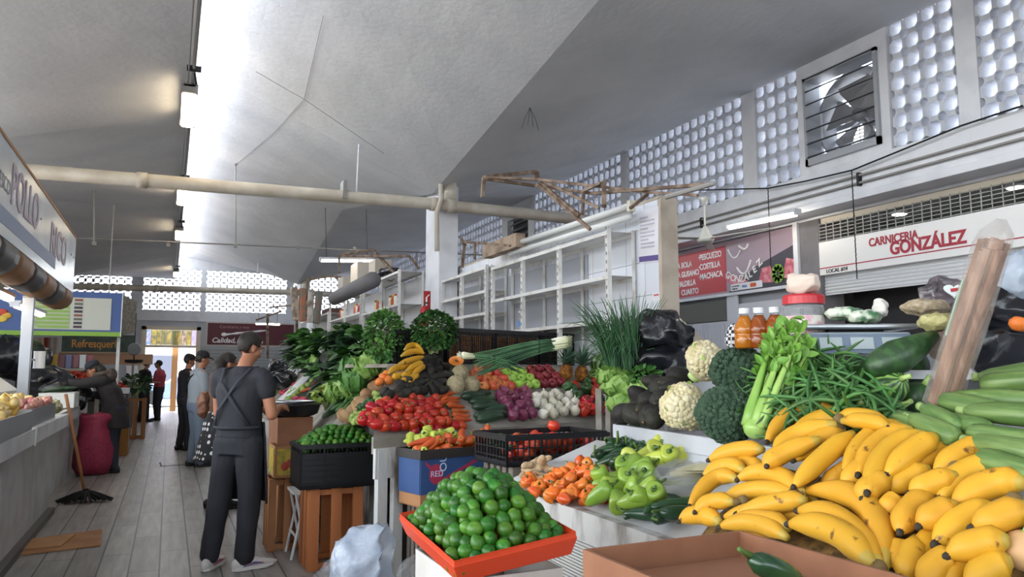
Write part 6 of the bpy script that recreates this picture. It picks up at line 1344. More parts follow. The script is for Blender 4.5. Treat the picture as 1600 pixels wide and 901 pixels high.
ban(7, 'bunch of bananas at the right edge with green tips', [y7((1320,530),(1190,550),(1090,640)), y7((1375,590),(1260,590),(1135,660)), y7((1380,660),(1290,700),(1200,735)), y7((1290,680),(1180,710),(1075,790)), y7((1320,780),(1220,790),(1115,830))], .025, .08)
ban(8, 'lowest bananas at the right front corner of the pile', [y7((1100,740),(1040,800),(1000,880)), y7((1010,770),(990,850),(960,900)), y7((1150,830),(1080,860),(1030,930)), y7((1200,850),(1140,880),(1095,940)), y7((1330,850),(1260,870),(1180,930)), y7((960,640),(930,660),(910,690)), y7((960,790),(950,830),(930,880))], .022, .05)
ban(9, 'bananas underneath filling the left middle of the pile', [y8((860,520),(700,420),(600,400)), y8((900,560),(760,560),(640,570)), y8((560,330),(480,290),(400,290)), y8((620,620),(520,640),(420,600))], .021, .025)
ban(10, 'bananas underneath filling the right middle of the pile', [y7((960,560),(880,620),(820,660)), y7((1000,640),(940,700),(900,760)), y7((860,500),(760,560),(700,600)), y7((1240,740),(1150,770),(1060,800))], .022, .025)
squash('pale tan round fruit cut by the right frame edge', onN(1600, 860, .05), .04, (0, -.3, 1), M('tan_skin', '#c9a070', .6))
# bed of leaves and paper under the pile so no gap shows the counter
m = MB(); m.prism([(1.5, .945), (1.56, 1.0), (2.02, 1.26), (2.02, 1.1)], lambda u, v, w: (u, w, v), .35, 1.92); o = m.build('straw_bedding', M('dry_leaf_bed', '#7a5c2c', .95, c2='#4a3618', ns=30, bump=1, bs=50)); tag(o, 'dry brown leaf bedding under the banana pile', 'bedding', kind='stuff')
# ------------------------------------------------------------------ orange-red lime tray on a white box
a_, b_, c_ = atZ(612, 803, .99), atZ(707, 878, .95), atZ(905, 830, .995); ex = (c_ - b_); Lx = ex.length; ex.normalize(); Ly = (a_ - b_).length; TM = frame(b_, ex, a_ - b_); ey = V(TM.col[1][:3]); TM.translation = b_ + ex * Lx / 2 + ey * Ly / 2 - V(TM.col[2][:3]) * .066; rzt = math.atan2(ex.y, ex.x); ctr = V(TM.translation); zt = ctr.z; ctr.z = 0
orng = M('tray_orange', '#c8401e', .4)
t = thing('lime_tray', 'shallow orange-red plastic tray heaped with limes in the foreground', 'tray'); t.matrix_world = TM
MB().bx(-Lx / 2 + .02, Lx / 2 - .02, -Ly / 2 + .02, Ly / 2 - .02, 0, .01).build('base', orng, t)
m = MB()
for s in (-1, 1):
    for (u0, v0, u1, v1) in (((-Lx / 2), s * Ly / 2, Lx / 2, s * Ly / 2), (s * Lx / 2, -Ly / 2, s * Lx / 2, Ly / 2)):
        pass
R0 = [(-Lx / 2, -Ly / 2), (Lx / 2, -Ly / 2), (Lx / 2, Ly / 2), (-Lx / 2, Ly / 2)]
def inset(d, z): return [V((x - math.copysign(d, x), y - math.copysign(d, y), z)) for x, y in R0]
m.loft([inset(.02, .0), inset(.004, .05), inset(-.006, .05), inset(-.008, .066), inset(.006, .066), inset(.022, .012)], cap=False); m.build('rim', orng, t, bev=.003)
lg2 = 'limes heaped in the orange-red tray'
pts = mound(0, 0, .015, Lx - .03, Ly - .03, .175, .0222, 0, lambda p: S_lime.put(loc=TM @ p, rot=rrot(), sc=rnd.uniform(.8, .95), label='green lime in the big heap on the orange-red tray', group=lg2) if True else None, ppow=2.4, edge=1.0)
m = MB(); m.smooth = True
for p in pts: m.ell(TM @ (p - V((0, 0, .03))), .0205, 8, 6)
o = m.build('lime_fill', limem); tag(o, 'deeper limes packed under the heap on the orange-red tray', 'limes', kind='stuff')
t = carton('white carton with black print holding up the lime tray', T4(ctr + V((.01, .01, .0)), rzt), Lx - .07, Ly - .1, zt - .045, M('white_carton', '#c9c7c3', .7, c2='#b9b5ae', ns=4))
m = MB()
for k in range(4): z = .6 + k * .05; m.bx(-(Lx - .07) / 2 - .004, -(Lx - .07) / 2 - .001, -Ly / 2 + .1, Ly / 2 - .1 - .06 * k, z, z + .028)
m.build('black_print', M('navy_print', '#2a3140', .6), t)
# cardboard box corner in the foreground with a jalapeño
bx0, bx1 = .76, 1.16
t = carton('open brown cardboard box cut by the bottom frame edge, one chili inside', T4((.965, .98, .72), .02), .4, .72, .38, card_d, th=.008)
wood_crate('slatted crate standing under the open brown box', T4((.965, .98, 0), .02), .38, .66, .715, wood)
o = MB().bx(-.185, .185, -.345, .345, 0, .02).build('paper_liner', M('paper_brown', '#8e6248', .9)); o.location = (.965, .98, 1.03); o.rotation_euler = (0, 0, .02); tag(o, 'brown paper liner filling the open cardboard box', 'paper')
S_jal.put(M4=dirM(atD(1212, 890, 1.36), V((-.75, .15, .42)), 0, 1.5), label='single dark green jalapeño lying in the open brown box')
# clear bag of bags in a carton at bottom
bc = atZ(600, 880, .62)
t = carton('low brown carton filled with clear plastic bags in the foreground', T4((.62, 2.72, .3), .25), .62, .42, .32, card_d, th=.008)
wood_crate('slatted crate under the low carton of plastic bags', T4((.62, 2.72, 0), .25), .55, .38, .295, wood)
plm = M('cloudy_plastic', '#c6d2e2', .18, c2='#aebed2', ns=9, trans=.35, alpha=.72, bump=.9, bs=22)
c = atD(575, 893, 2.85); bag('plastic_bag', 'big crumpled clear plastic bag peaking above the low carton', 'bag', c, (.11, .1, .17), plm, seed=5, amp=.045, f=9)
bag('plastic_bag', 'small clear plastic bag bunched at left in the low carton', 'bag', atD(525, 905, 2.8), (.09, .08, .07), clearp, seed=6, amp=.03, f=12); bag('plastic_bag', 'small clear plastic bag bunched at right in the low carton', 'bag', atD(660, 905, 2.75), (.09, .08, .08), clearp, seed=7, amp=.03, f=12)
# ------------------------------------------------------------------ back shelf with bottles, jar and scales
zb = 1.545
def onS(px, d): p = atD(px, 560, d); return V((p.x, p.y, 0))
t = thing('back_shelf', 'white wooden back shelf holding bottles, jar and bags behind the ledge', 'shelf', (0, 0, 0))
sA, sB = onS(1125, 3.3), onS(1750, 2.55); sd = (sB - sA).normalized(); sn = V((-sd.y, sd.x, 0))
def sbox(s0, s1, o0, o1, z0, z1):
    m = MB(); vs = [sA + sd * s + sn * o_ + V((0, 0, z)) for s in (s0, s1) for o_ in (o0, o1) for z in (z0, z1)]; m.add(vs, [(0, 1, 3, 2), (4, 6, 7, 5), (0, 4, 5, 1), (2, 3, 7, 6), (0, 2, 6, 4), (1, 5, 7, 3)]); return m
SL = (sB - sA).length
sbox(0, SL, -.02, .34, 1.5, 1.535).build('board', white_paint, t); sbox(.0, SL, .3, .33, 0, 1.5).build('back_panel', M('grey_panel', '#9c9ea2', .6), t); sbox(SL * .42, SL, -.02, -.005, 1.44, 1.5).build('front_lip', white_paint, t)
for s in (.03, SL - .05): sbox(s, s + .04, -.01, .03, 0, 1.5).build('leg', white_paint, t)
honm = M('honey', '#7c3a14', .12, c2='#8a4818', ns=4, sss=0)
bm_ = [1165, 1188, 1213]
for k, px in enumerate(bm_):
    p = onS(px, 3.0 - .03 * k) + V((0, 0, 1.536)); lab = ['lighter amber honey bottle leftmost of three', 'middle one of three amber honey bottles', 'amber honey bottle nearest the red-lidded jar'][k]
    t = thing('honey_bottle', lab, 'bottle', p); t.scale = (1.3, 1.3, 1.0); mt = M('honey_light', '#a8651a', .12) if k == 0 else honm
    MB().lathe([(.027, 0), (.031, .006), (.031, .05), (.029, .055), (.031, .06), (.031, .085), (.02, .115), (.013, .13)], 18).build('body', mt, t, smooth=True); MB().lathe([(.0135, .13), (.0135, .14)], 14).build('neck', clearp, t); MB().lathe([(.016, .138), (.0165, .16), (.001, .161)], 16).build('cap', M('cap_grey', '#cfd2d8', .4), t)
    MB().bx(-.001, .001, -.0322, -.031, .02, .06).bx(-.012, .012, -.0322, -.031, .035, .037).build('grid_mark', whiteink, t)
p = onS(1259, 2.9) + V((0, 0, 1.557)); t = thing('plastic_jar', 'clear plastic jar with red lid and a pale cloth bundle on top', 'jar', p)
MB().lathe([(.068, -.02), (.075, -.01), (.075, .13), (.068, .145)], 26).build('body', M('jar_clear', '#c9cdd0', .1, trans=.6, alpha=.55), t, smooth=True); MB().lathe([(.07, .145), (.078, .146), (.078, .175), (.072, .182), (.001, .182)], 26).build('lid', M('lid_red', '#b8232f', .35), t, smooth=False); MB().lathe([(.0758, .03), (.0758, .1)], 26, cap=False).build('label', M('jar_label', '#d8d6c8', .5, c2='#c99aa8', ns=26), t)
o = bag('cloth_bundle', 'pale pinkish cloth bundle resting on the red jar lid', 'cloth', p + V((0, 0, .225)), (.062, .06, .045), M('bundle_cloth', '#d0bfb2', .8), seed=8, amp=.012, f=18)
o = bag('checked_bag', 'black and white checked bag left of the honey bottles', 'bag', onS(1148, 3.1) + V((0, 0, 1.585)), (.035, .04, .055), M('check_cloth', '#d0d0d0', .8), seed=9, amp=.006, f=20); nt, N, L, b = nodes(MATS['check_cloth']); ck = N.new('ShaderNodeTexChecker'); ck.inputs['Scale'].default_value = 70; ck.inputs[1].default_value = lin('#1c1c20'); ck.inputs[2].default_value = lin('#c8c8cc'); tcx = N.new('ShaderNodeTexCoord'); L.new(tcx.outputs['Object'], ck.inputs[0]); L.new(ck.outputs[0], b.inputs['Base Color'])
# electronic scale
pS = onE(1335, 528, .12); pS = atD(1335, 530, 2.85); t = thing('weighing_scale', 'grey electronic weighing scale with display strip behind the green beans', 'scale', pS); rs = -YAW - .12
t.rotation_euler = (0, 0, rs)
MB().box((0, .08, -.02), (.36, .3, .09)).build('body', M('scale_body', '#aeb6c0', .4), t, bev=.012)
m = MB(); m.box((0, -.075, -.02), (.35, .012, .075), rot=Euler((-.25, 0, 0))); m.build('display_panel', M('scale_panel', '#6f7f92', .35), t)
for k in range(3): MB().box((-.11 + k * .11, -.083, -.018), (.08, .008, .045), rot=Euler((-.25, 0, 0))).build('screen', M('lcd', '#aab6b8', .25), t)
MB().box((.155, -.085, -.02), (.03, .008, .012), rot=Euler((-.25, 0, 0))).build('red_badge', red, t)
MB().box((0, .08, .045), (.4, .34, .018)).build('pan', steel, t, bev=.006); MB().box((0, .08, .03), (.2, .2, .02)).build('pan_support', blackp, t)
sbox(.35, 1.3, -.36, -.02, 1.42, 1.45).build('scale_shelf', white_paint, bpy.data.objects['back_shelf'])
# bags on the scale shelf
gb = M('green_print_bag', '#cfd6c4', .3, c2='#4f7d58', ns=14, lo=.5, hi=.6, bump=.4, bs=30)
ps = [(1320, 490, 2.85, (.075, .06, .025), gb, 'flat clear packet with green print on the scale pan'), (1375, 482, 2.85, (.03, .03, .035), M('white_bag', '#d6d3cb', .4), 'small knotted white bag on the scale pan'), (1350, 495, 2.8, (.06, .05, .025), gb, 'second packet with green print below the knotted bag'), (1445, 480, 2.75, (.085, .06, .03), M('seed_bag', '#b3a48c', .6, c2='#96866c', ns=60), 'clear bag of tan seeds beside the heart-marked bag'), (1465, 503, 2.6, (.06, .06, .03), M('rice_bag', '#b5b07c', .6, c2='#a39c66', ns=70), 'bag of yellow-green split peas beside the brown bundle'), (1500, 540, 2.6, (.11, .08, .06), M('pink_bag', '#a08f86', .5, c2='#8a776e', ns=30), 'dull pinkish bag behind the brown stick bundle')]
for k, (px, py, d, r, mt, lab) in enumerate(ps): bag('seed_packet', lab, 'bag', atD(px, py, d), r, mt, seed=40 + k, amp=min(r) * .25, rot=(0, 0, -YAW))
p = atD(1480, 460, 2.9); bag('food_bag', 'dark glossy bag printed with a white heart-shaped badge', 'bag', p, (.1, .05, .07), M('dark_gloss_bag', '#4a4448', .2, c2='#6a6064', ns=10, bump=.5, bs=20), seed=47, amp=.014, rot=(0, 0, -YAW)); t = bpy.data.objects['food_bag']
m = MB(); hp = [(.03 * (16 * math.sin(a) ** 3) / 16, .026 * (13 * math.cos(a) - 5 * math.cos(2 * a) - 2 * math.cos(3 * a) - math.cos(4 * a)) / 16) for a in [2 * PI * i / 24 for i in range(24)]]; m.prism(hp, lambda u, v, w: (u * 1.3 - .01, -.06 - w, v * 1.1 + .01), 0, .004); m.build('heart_badge', M('heart_white', '#dfe6e4', .4), t); MB().box((-.008, -.066, .012), (.03, .004, .012), rot=Euler((0, -.15, 0))).build('red_word', red, t)
for k, (px, py, d, r, lab) in enumerate([(1575, 480, 2.5, (.16, .1, .1), 'large black bag uppermost at the right edge'), (1560, 540, 2.45, (.18, .1, .09), 'black plastic bag lower at the right edge behind the zucchinis'), (1590, 440, 2.5, (.12, .1, .1), 'clear cloudy bag high at the right edge')]): bag('black_bag' if k < 2 else 'plastic_bag', lab, 'bag', atD(px, py, d), r, bagblack if k < 2 else plm, seed=50 + k, amp=.03, f=10)
S_man.put(loc=atD(1592, 506, 2.3), sc=.8, label='yellow-orange fruit among the black bags at the right edge')
# wrapped bundle of brown sticks
a, b_ = atD(1470, 640, 2.12), atD(1556, 372, 1.95); t = thing('stick_bundle', 'tall leaning bundle of brown cinnamon sticks wrapped in clear plastic', 'sticks', a); d = (b_ - a); rr = random.Random(5); s = d.cross(V((0, 1, 0))).normalized(); u = s.cross(d).normalized()
for i in range(14):
    an = i * 2.4; w = .032 * math.sqrt((i + .5) / 14); o0 = s * math.cos(an) * w + u * math.sin(an) * w; MB().tube([o0 + d * rr.uniform(0, .03), o0 + d * .5 + s * rr.uniform(-.004, .004), o0 + d * rr.uniform(.93, 1.0)], .0098, 8).build('stick', M('cinnamon', '#84604c', .8, c2='#a98670', ns=30, stretch=(1, 1, .15)), t, smooth=False)
m = MB(); m.smooth = True; m.tube([d * .0, d * .02, d * .5, d * .95, d * 1.03, d * 1.1], [.02, .046, .047, .047, .035, .012], 16); crumple(m, .006, 18, 3); m.build('wrapper', M('bundle_wrap', '#e6ded6', .12, trans=.6, alpha=.3, bump=.5, bs=30), t)
o = MB().box((0, 0, 0), (.022, .006, .17)).build('green_strip', M('mint_strip', '#9cc9ac', .5)); o.matrix_world = dirM(atD(1496, 480, 2.12), d); tag(o, 'pale green plastic strip beside the brown stick bundle', 'strip')
# ------------------------------------------------------------------ left stalls: near counter with trays
t = thing('meat_counter', 'white tiled sales counter along the left side of the aisle', 'counter', (0, 0, 0))
cw = M('counter_slab', '#cfd1d4', .5, c2='#bdbec0', ns=3); cb = M('counter_face', '#b9b9ba', .5, c2='#9b9894', ns=3, lo=.45, hi=.75)
for k, (y0, y1) in enumerate(((2.5, 7.0), (7.02, 9.15))): MB().bx(-1.75, -.93, y0, y1, .87, 1.0).build('slab', cw, t, bev=.008)
MB().bx(-1.7, -1.06, 6.55, 9.1, .05, .87).bx(-1.7, -1.06, 2.5, 5.9, .05, .87).build('base', cb, t); MB().bx(-1.7, -1.2, 5.9, 6.55, .05, .87).build('recess', tile, t); MB().bx(-1.78, -1.0, 2.5, 9.12, 0, .06).build('plinth', M('plinth_dark', '#5c5854', .8), t); MB().bx(-1.2, -1.07, 5.9, 6.55, .06, .14).build('sill', tile, t)
MB().bx(-.935, -.925, 6.99, 7.03, .86, 1.003).build('joint_strip', whiteink, t)
def meat_tray(label, x, y, rz, L_, W_, H, tops):
    t = thing('steel_tray', label, 'tray', (x, y, 1.002), rz); m = MB()
    MB().bx(-W_ / 2, W_ / 2, -L_ / 2, L_ / 2, 0, .01).build('base', steel, t); MB().bx(-W_ / 2, -W_ / 2 + .008, -L_ / 2, L_ / 2, .01, H).bx(W_ / 2 - .008, W_ / 2, -L_ / 2, L_ / 2, .01, H).bx(-W_ / 2, W_ / 2, -L_ / 2, -L_ / 2 + .008, .01, H).bx(-W_ / 2, W_ / 2, L_ / 2 - .008, L_ / 2, .01, H).build('rim', steel, t)
    return t
meat_tray('long steel tray of pink chicken pieces on the left counter', -1.22, 7.75, 0, 1.35, .5, .14, 0); meat_tray('near steel tray of yellow chicken at the left frame edge', -1.18, 6.15, 0, 1.3, .5, .14, 0)
pk = M('pink_meat', '#b5686a', .35, c2='#d9a590', ns=18, rand=.2); yl = M('yellow_chicken', '#d8b45a', .4, c2='#e0c88a', ns=12, rand=.1)
mp = []
for k in range(3): m = MB(); m.smooth = True; m.ell((0, 0, 0), (.035, .024, .018), 9, 6); crumple(m, .008, 40, k); o = m.build('meat_piece', pk); tag(o, 'x', 'meat'); mp.append(o)
S_mp = Stock(mp); S_ct = simple('chicken_piece', yl, lambda m, k: wob(m.tube([(0, 0, -.06), (.012, 0, -.02), (.008, 0, .03), (0, 0, .06)], [.012, .022, .028, .014], 9), .006, 20, k), 2)
for i in range(120): S_mp.put(loc=(-1.22 + rnd.uniform(-.21, .21), 7.75 + rnd.uniform(-.6, .6), 1.13 + rnd.uniform(0, .05)), rot=rrot(), sc=1.25, label='small pink chicken piece heaped in the long steel tray', group='pink chicken pieces in the long tray')
for i in range(34): S_ct.put(loc=(-1.3 + rnd.uniform(-.12, .1), 8.15 + rnd.uniform(-.25, .25), 1.165 + rnd.uniform(0, .03)), rot=rrot(), label='yellow chicken piece at the far end of the long tray', group='yellow chicken pieces in the long tray')
for i in range(40): S_ct.put(loc=(-1.18 + rnd.uniform(-.19, .19), 6.35 + rnd.uniform(-.38, .38), 1.13 + rnd.uniform(0, .1)), rot=rrot(), sc=1.15, label='yellow chicken piece heaped in the near steel tray', group='yellow chicken pieces in the near tray')
m = MB(); m.bx(-1.42, -1.02, 7.15, 8.35, 1.014, 1.11); o = m.build('meat_fill', pk); tag(o, 'pink chicken pieces filling the long tray below the top ones', 'meat', kind='stuff')
m = MB(); m.bx(-1.4, -.96, 5.55, 6.75, 1.014, 1.11); o = m.build('meat_fill', yl); tag(o, 'yellow chicken filling the near tray below the top ones', 'meat', kind='stuff')
# slanted white lid, post, roll holder
m = MB(); m.add([(-1.95, 8.4, 1.62), (-1.95, 9.6, 1.62), (-1.46, 9.6, 1.24), (-1.46, 8.4, 1.24), (-1.95, 8.4, 1.58), (-1.95, 9.6, 1.58), (-1.46, 9.6, 1.2), (-1.46, 8.4, 1.2)], [(0, 1, 2, 3), (7, 6, 5, 4), (0, 3, 7, 4), (1, 5, 6, 2), (2, 6, 7, 3), (0, 4, 5, 1)]); m.bx(-1.9, -1.46, 8.4, 9.1, 1.0, 1.22); o = m.build('display_case', M('case_white', '#d5d5d2', .4)); tag(o, 'white slanted display case lid behind the trays on the left', 'display case')
o = MB().bx(-1.41, -1.31, 9.16, 9.26, 0, 2.2).build('steel_post', M('post_grey', '#a9adb5', .4, .4), bev=.004); tag(o, 'square grey metal post rising from the left counter to the sign', 'post')
p = atY(62, 562, 9.4); t = thing('paper_roll', 'white paper roll on a holder fixed beside the grey post', 'roll', (-1.25, 9.32, p.z)); MB().tube([(0, 0, -.09), (0, 0, .09)], .055, 16).build('roll', whiteink, t); MB().tube([(-.08, -.08, 0), (0, 0, 0)], .012, 6).build('holder', steel, t)
# near hanging sign with rolled striped awning
t = thing('shop_sign', 'long white hanging stall sign with faded mauve lettering at the left edge', 'sign', (-1.15, 8, 2.75)); SY0, SY1 = -4.0, 2.92
MB().bx(-.2, 0, SY0, SY1, -.33, .36).build('board', M('sign_face', '#ccd3da', .25, c2='#bfc7d0', ns=2), t)
MB().bx(-.21, .006, SY0, SY1 + .01, .36, .385).build('top_trim', M('tan_trim', '#a8794f', .6), t)
mv = M('mauve_text', '#b3a5b5', .5); bt_ = M('blue_band', '#8a97b4', .5)
R = face_m((.004, -1.35, -.03), (0, 1, 0), (0, 0, 1)); text('POLLO', .42, mv, R, parent=t, ext=.001, bold=.012); text('RICO', .42, mv, face_m((.004, .75, -.1), (0, 1, 0), (0, 0, 1)) @ Matrix.Diagonal((1.3, 1, 1, 1)), parent=t, ext=.001, bold=.012)
text('FRESCO', .16, M('dark_text', '#7f8a98', .5), face_m((.004, -1.95, .0), (0, 1, 0), (0, 0, 1)), parent=t, ext=.001); m = MB().bx(.0, .003, SY0, 1.2, -.24, -.12); m.build('blue_band', bt_, t)
m = MB(); 
for y in (.1, 1.0, 2.5, 2.75): m.ell((.003, y, .1), (.004, .012, .012), 6, 4)
m.build('screws', blackink, t)
t = thing('rolled_awning', 'brown and black striped rolled awning under the left hanging sign', 'awning', (-1.17, 8, 2.36)); br = M('awning_brown', '#8b6238', .5, c2='#7a5430', ns=6); bk = M('awning_black', '#3a3638', .45)
y = SY1; k = 0
while y > SY0:
    m = MB(); m.smooth = True; n = 10; pr = [V((-.14 + .17 * math.cos(a), 0, .0 + .165 * math.sin(a))) for a in [-PI + PI * 1.45 * i / n for i in range(n + 1)]]; w = .75
    m.loft([[q * (1 if j not in (0, 4) else .97) + V((0, y - w * j / 4, 0)) for q in pr] for j in range(5)], cap=False); o = m.build('brown_band' if k % 2 == 0 else 'black_band', br if k % 2 == 0 else bk, t); sd = o.modifiers.new('t', 'SOLIDIFY'); sd.thickness = .012; y -= w; k += 1
MB().bx(-.2, .01, SY0, SY1, .06, .09).build('rail', white_paint, t)
batten('tube_light', atZ(24, 476, 2.19), atZ(64, 491, 2.19), 'bright tube light under the striped awning at the left edge', .12)
batten('tube_light', atZ(-22, 450, 2.19), atZ(14, 466, 2.19), 'second tube light under the striped awning cut by the frame', .12)
# black bags behind the counter and second counter
for k, (px, py, d, r, lab) in enumerate([(25, 560, 11.6, (.5, .4, .33), 'black plastic bag heap behind the slanted display case'), (72, 605, 10.6, (.38, .34, .3), 'black plastic bag on the left counter beside the grey post'), (108, 618, 10.8, (.3, .34, .24), 'black plastic bag hanging over the counter end by the mop')]): bag('black_bag', lab, 'bag', atD(px, py, d), r, bagblack, seed=60 + k, amp=.09)
t = thing('vegetable_counter', 'second low counter on the left, behind the mop handle', 'counter', (0, 0, 0)); MB().bx(-1.95, -1.12, 9.3, 13.4, .8, .95).build('slab', cw, t); MB().bx(-1.9, -1.2, 9.3, 13.4, .0, .8).build('base', cb, t)
bag('yellow_bag', 'pale yellow plastic bag slumped at the counter end by the mop', 'bag', (-1.22, 9.75, 1.03), (.16, .3, .1), M('pale_yellow_bag', '#c9c69a', .4, c2='#b7b58a', ns=8), seed=64, amp=.05)
carton('white plastic crate of vegetables in front of the leaning woman', T4((-1.3, 11.6, .96), 0), .4, .6, .2, M('crate_white', '#cfd0cc', .5))
for i in range(10): S_cuc.put(M4=dirM((-1.35 + .05 * (i % 3), 11.35 + .055 * i, 1.2), V((1, rnd.uniform(-.3, .3), .15)), 0, 1.1), label='dark cucumber in the crate before the leaning woman', group='cucumbers by the woman')
for i in range(18): S_tomi.put(loc=(-1.75 + rnd.uniform(-.1, .1), 10.8 + .13 * i, .985 + rnd.uniform(0, .02)), sc=1.7, rot=rrot(), label='yellow-green fruit on the left counter behind the woman', group='green fruit behind the woman')
bag('plastic_bag', 'orange produce bag on the counter behind the woman', 'bag', atD(122, 566, 14), (.13, .13, .12), M('orange_bag', '#c97a44', .4, c2='#d89a6a', ns=8), seed=66, amp=.05); bag('plastic_bag', 'white plastic bag beside the orange produce bag', 'bag', atD(110, 568, 14), (.12, .12, .1), plm, seed=67, amp=.04)
# packets on a high shelf
t = thing('packet_shelf', 'shelf of small packets behind the left stall', 'shelf', (-2.2, 14.3, 0)); MB().bx(-1.2, 1.2, -.5, .2, 1.44, 1.48).build('board', greywood, t)
for x in (-1.15, 1.12): MB().bx(x, x + .04, -.2, .2, 0, 1.44).build('leg', greywood, t)
pc = ['#5a5f8a', '#7a3a48', '#b8bcc0', '#8a3a44', '#4a4a6a', '#a84a5a', '#6a6a8a', '#c9a84a', '#7f4454']
for i in range(22):
    o = MB().box((0, 0, .11), (.09, .12, .22)).build('packet', M('packet_' + pc[i % 9][1:], pc[i % 9], .4), loc=(-3.3 + i * .1, 14.3 + .06 * (i % 2), 1.482), bev=.006); tag(o, 'small coloured packet on the shelf above the leaning woman', 'packet', 'packets on the left shelf')
t = thing('plush_duck', 'small yellow packet topping the row on the left shelf', 'packet', (-2.15, 14.33, 1.702)); MB().box((0, 0, .07), (.13, .1, .14)).build('bag', M('yellow_pack', '#c9a03a', .5), t, bev=.03); MB().box((0, 0, .17), (.06, .05, .06)).build('knot', MATS['yellow_pack'], t, bev=.015); t.name = 'yellow_packet'
# blue menu sign
t = thing('menu_sign', 'blue menu sign board with green price lists hanging over the left stall', 'sign', (-.76, 14, 2.0)); blue = M('sign_blue', '#3f5a94', .45); gp = M('list_green', '#94b65a', .5); ivory = M('list_ivory', '#c5c6bb', .5)
MB().bx(-3.2, 0, 0, .08, .06, .72).build('board', blue, t); MB().bx(-3.2, .01, -.01, .09, 0, .07).build('green_edge', M('edge_green', '#87b03c', .5), t); MB().bx(.0, .012, -.012, .09, .0, .73).build('edge_trim', whiteink, t)
m = MB(); m.prism([(0.012, .02), (.2, .1), (.2, .62), (.012, .7)], lambda u, v, w: (u + .0, .02 + w + u * 2.2, v), 0, .02); m.build('side_panel', M('side_stone', '#8f8a80', .8, c2='#6f6a62', ns=18), t)
for x0, x1 in ((-1.4, -.15), (-3.2, -2.05)):
    MB().bx(x0, x1, -.012, 0, .1, .62).build('list_panel', ivory, t)
    for k in range(8): MB().bx(x0 + .05, x0 + .66, -.018, -.012, .12 + k * .062, .165 + k * .062).build('price_row', gp, t)
    for k in range(8): MB().bx(x0 + .72, x0 + .84, -.018, -.012, .125 + k * .062, .165 + k * .062).build('product_picture', M('pic_' + str(k % 4), ['#4a3040', '#3a3a44', '#6a6a60', '#8a5a4a'][k % 4], .5), t)
    for k in range(8): text(['Mole', 'Pozole', 'Chile', 'Arroz', 'Frijol', 'Canela', 'Ajo', 'Comino'][k], .04, whiteink, face_m((x0 + .1, -.0185, .125 + (7 - k) * .062), (1, 0, 0), (0, 0, 1)), parent=t, ext=.0005)
fr_ = ['#d8a83a', '#c8452e', '#c9c03a', '#8aa83a', '#d87a3a', '#b8323a', '#e0c04a']
for k in range(7): a = k * .9; m = MB().ell((-1.75 + .12 * math.cos(a) * 1.3, -.01, .3 + .07 * math.sin(a)), (.07, .008, .05), 12, 8); m.build('fruit_picture', M('fruitpic_' + str(k), fr_[k], .5), t, smooth=True)
for k, x in enumerate((-2.02, -1.5)): MB().ell((x + .05, -.008, .42), (.06, .008, .025), 10, 6).build('red_flourish', M('flourish_red', '#c05a70', .5), t)
for x in (-.2, -2.9): MB().tube([(x, .04, .72), (x, .04, 2.2)], .01, 6).build('hanger', cond, t)
o = MB().bx(-.82, -.77, 14.3, 14.35, 0, 2.0).build('steel_post', metal_w); tag(o, 'thin white post under the right end of the menu sign', 'post')
# stall partitions and hanging cloths behind
o = MB().bx(-3.6, -3.5, 9.5, 21, 0, 2.2).build('stall_partition', M('dark_stall', '#4c4b4c', .8)); tag(o, 'dark partition at the back of the left stalls', 'partition')
for k, (px, c_, lab) in enumerate(((62, '#b8a595', 'beige cloth hanging at the back of the left stall'), (72, '#8a4038', 'dark red cloth hanging between pale cloths on left'), (85, '#a59a92', 'greyish pale cloth hanging at the back of the left stall'))):
    a = atY(px, 527, 15.2); m = MB(); m.smooth = True; n = 8; w = .16 if k != 1 else .1; m.loft([[V((-w / 2 + w * i / n, .02 * math.sin(i * 1.7), z)) for i in range(n + 1)] + [V((-w / 2 + w * i / n, .015 + .02 * math.sin(i * 1.7), z)) for i in range(n, -1, -1)] for z in (0, -.3, -.62)]); o = m.build('hanging_cloth', M('cloth_' + c_[1:], c_, .85), loc=(a.x, 15.2, a.z)); tag(o, lab, 'cloth')
# green gothic sign
t = thing('shop_sign', 'dark green sign with orange blackletter word over the far left stall', 'sign', (-1.35, 19, 2.03)); MB().bx(-.8, .62, 0, .06, -.18, .2).build('board', M('sign_dark_green', '#27352f', .5, c2='#35463c', ns=6), t); MB().bx(-.95, .64, -.02, .08, -.22, -.18).build('frame', M('tan_frame', '#a58f74', .6), t); MB().bx(-1.4, 1.0, .02, .3, -.45, -.22).build('valance', M('valance_tan', '#a98468', .7), t)
text('Refresqueria', .24, M('sign_orange', '#c98a3a', .5), face_m((-.62, -.004, -.08), (1, 0, 0), (0, 0, 1)) @ Matrix.Diagonal((.78, 1, 1, 1)), parent=t, bold=.003)
for x in (-.9, .58): MB().bx(x, x + .05, .1, .15, -2.03, -.2).build('post', M('stall_post_grey', '#8f9094', .6), t)
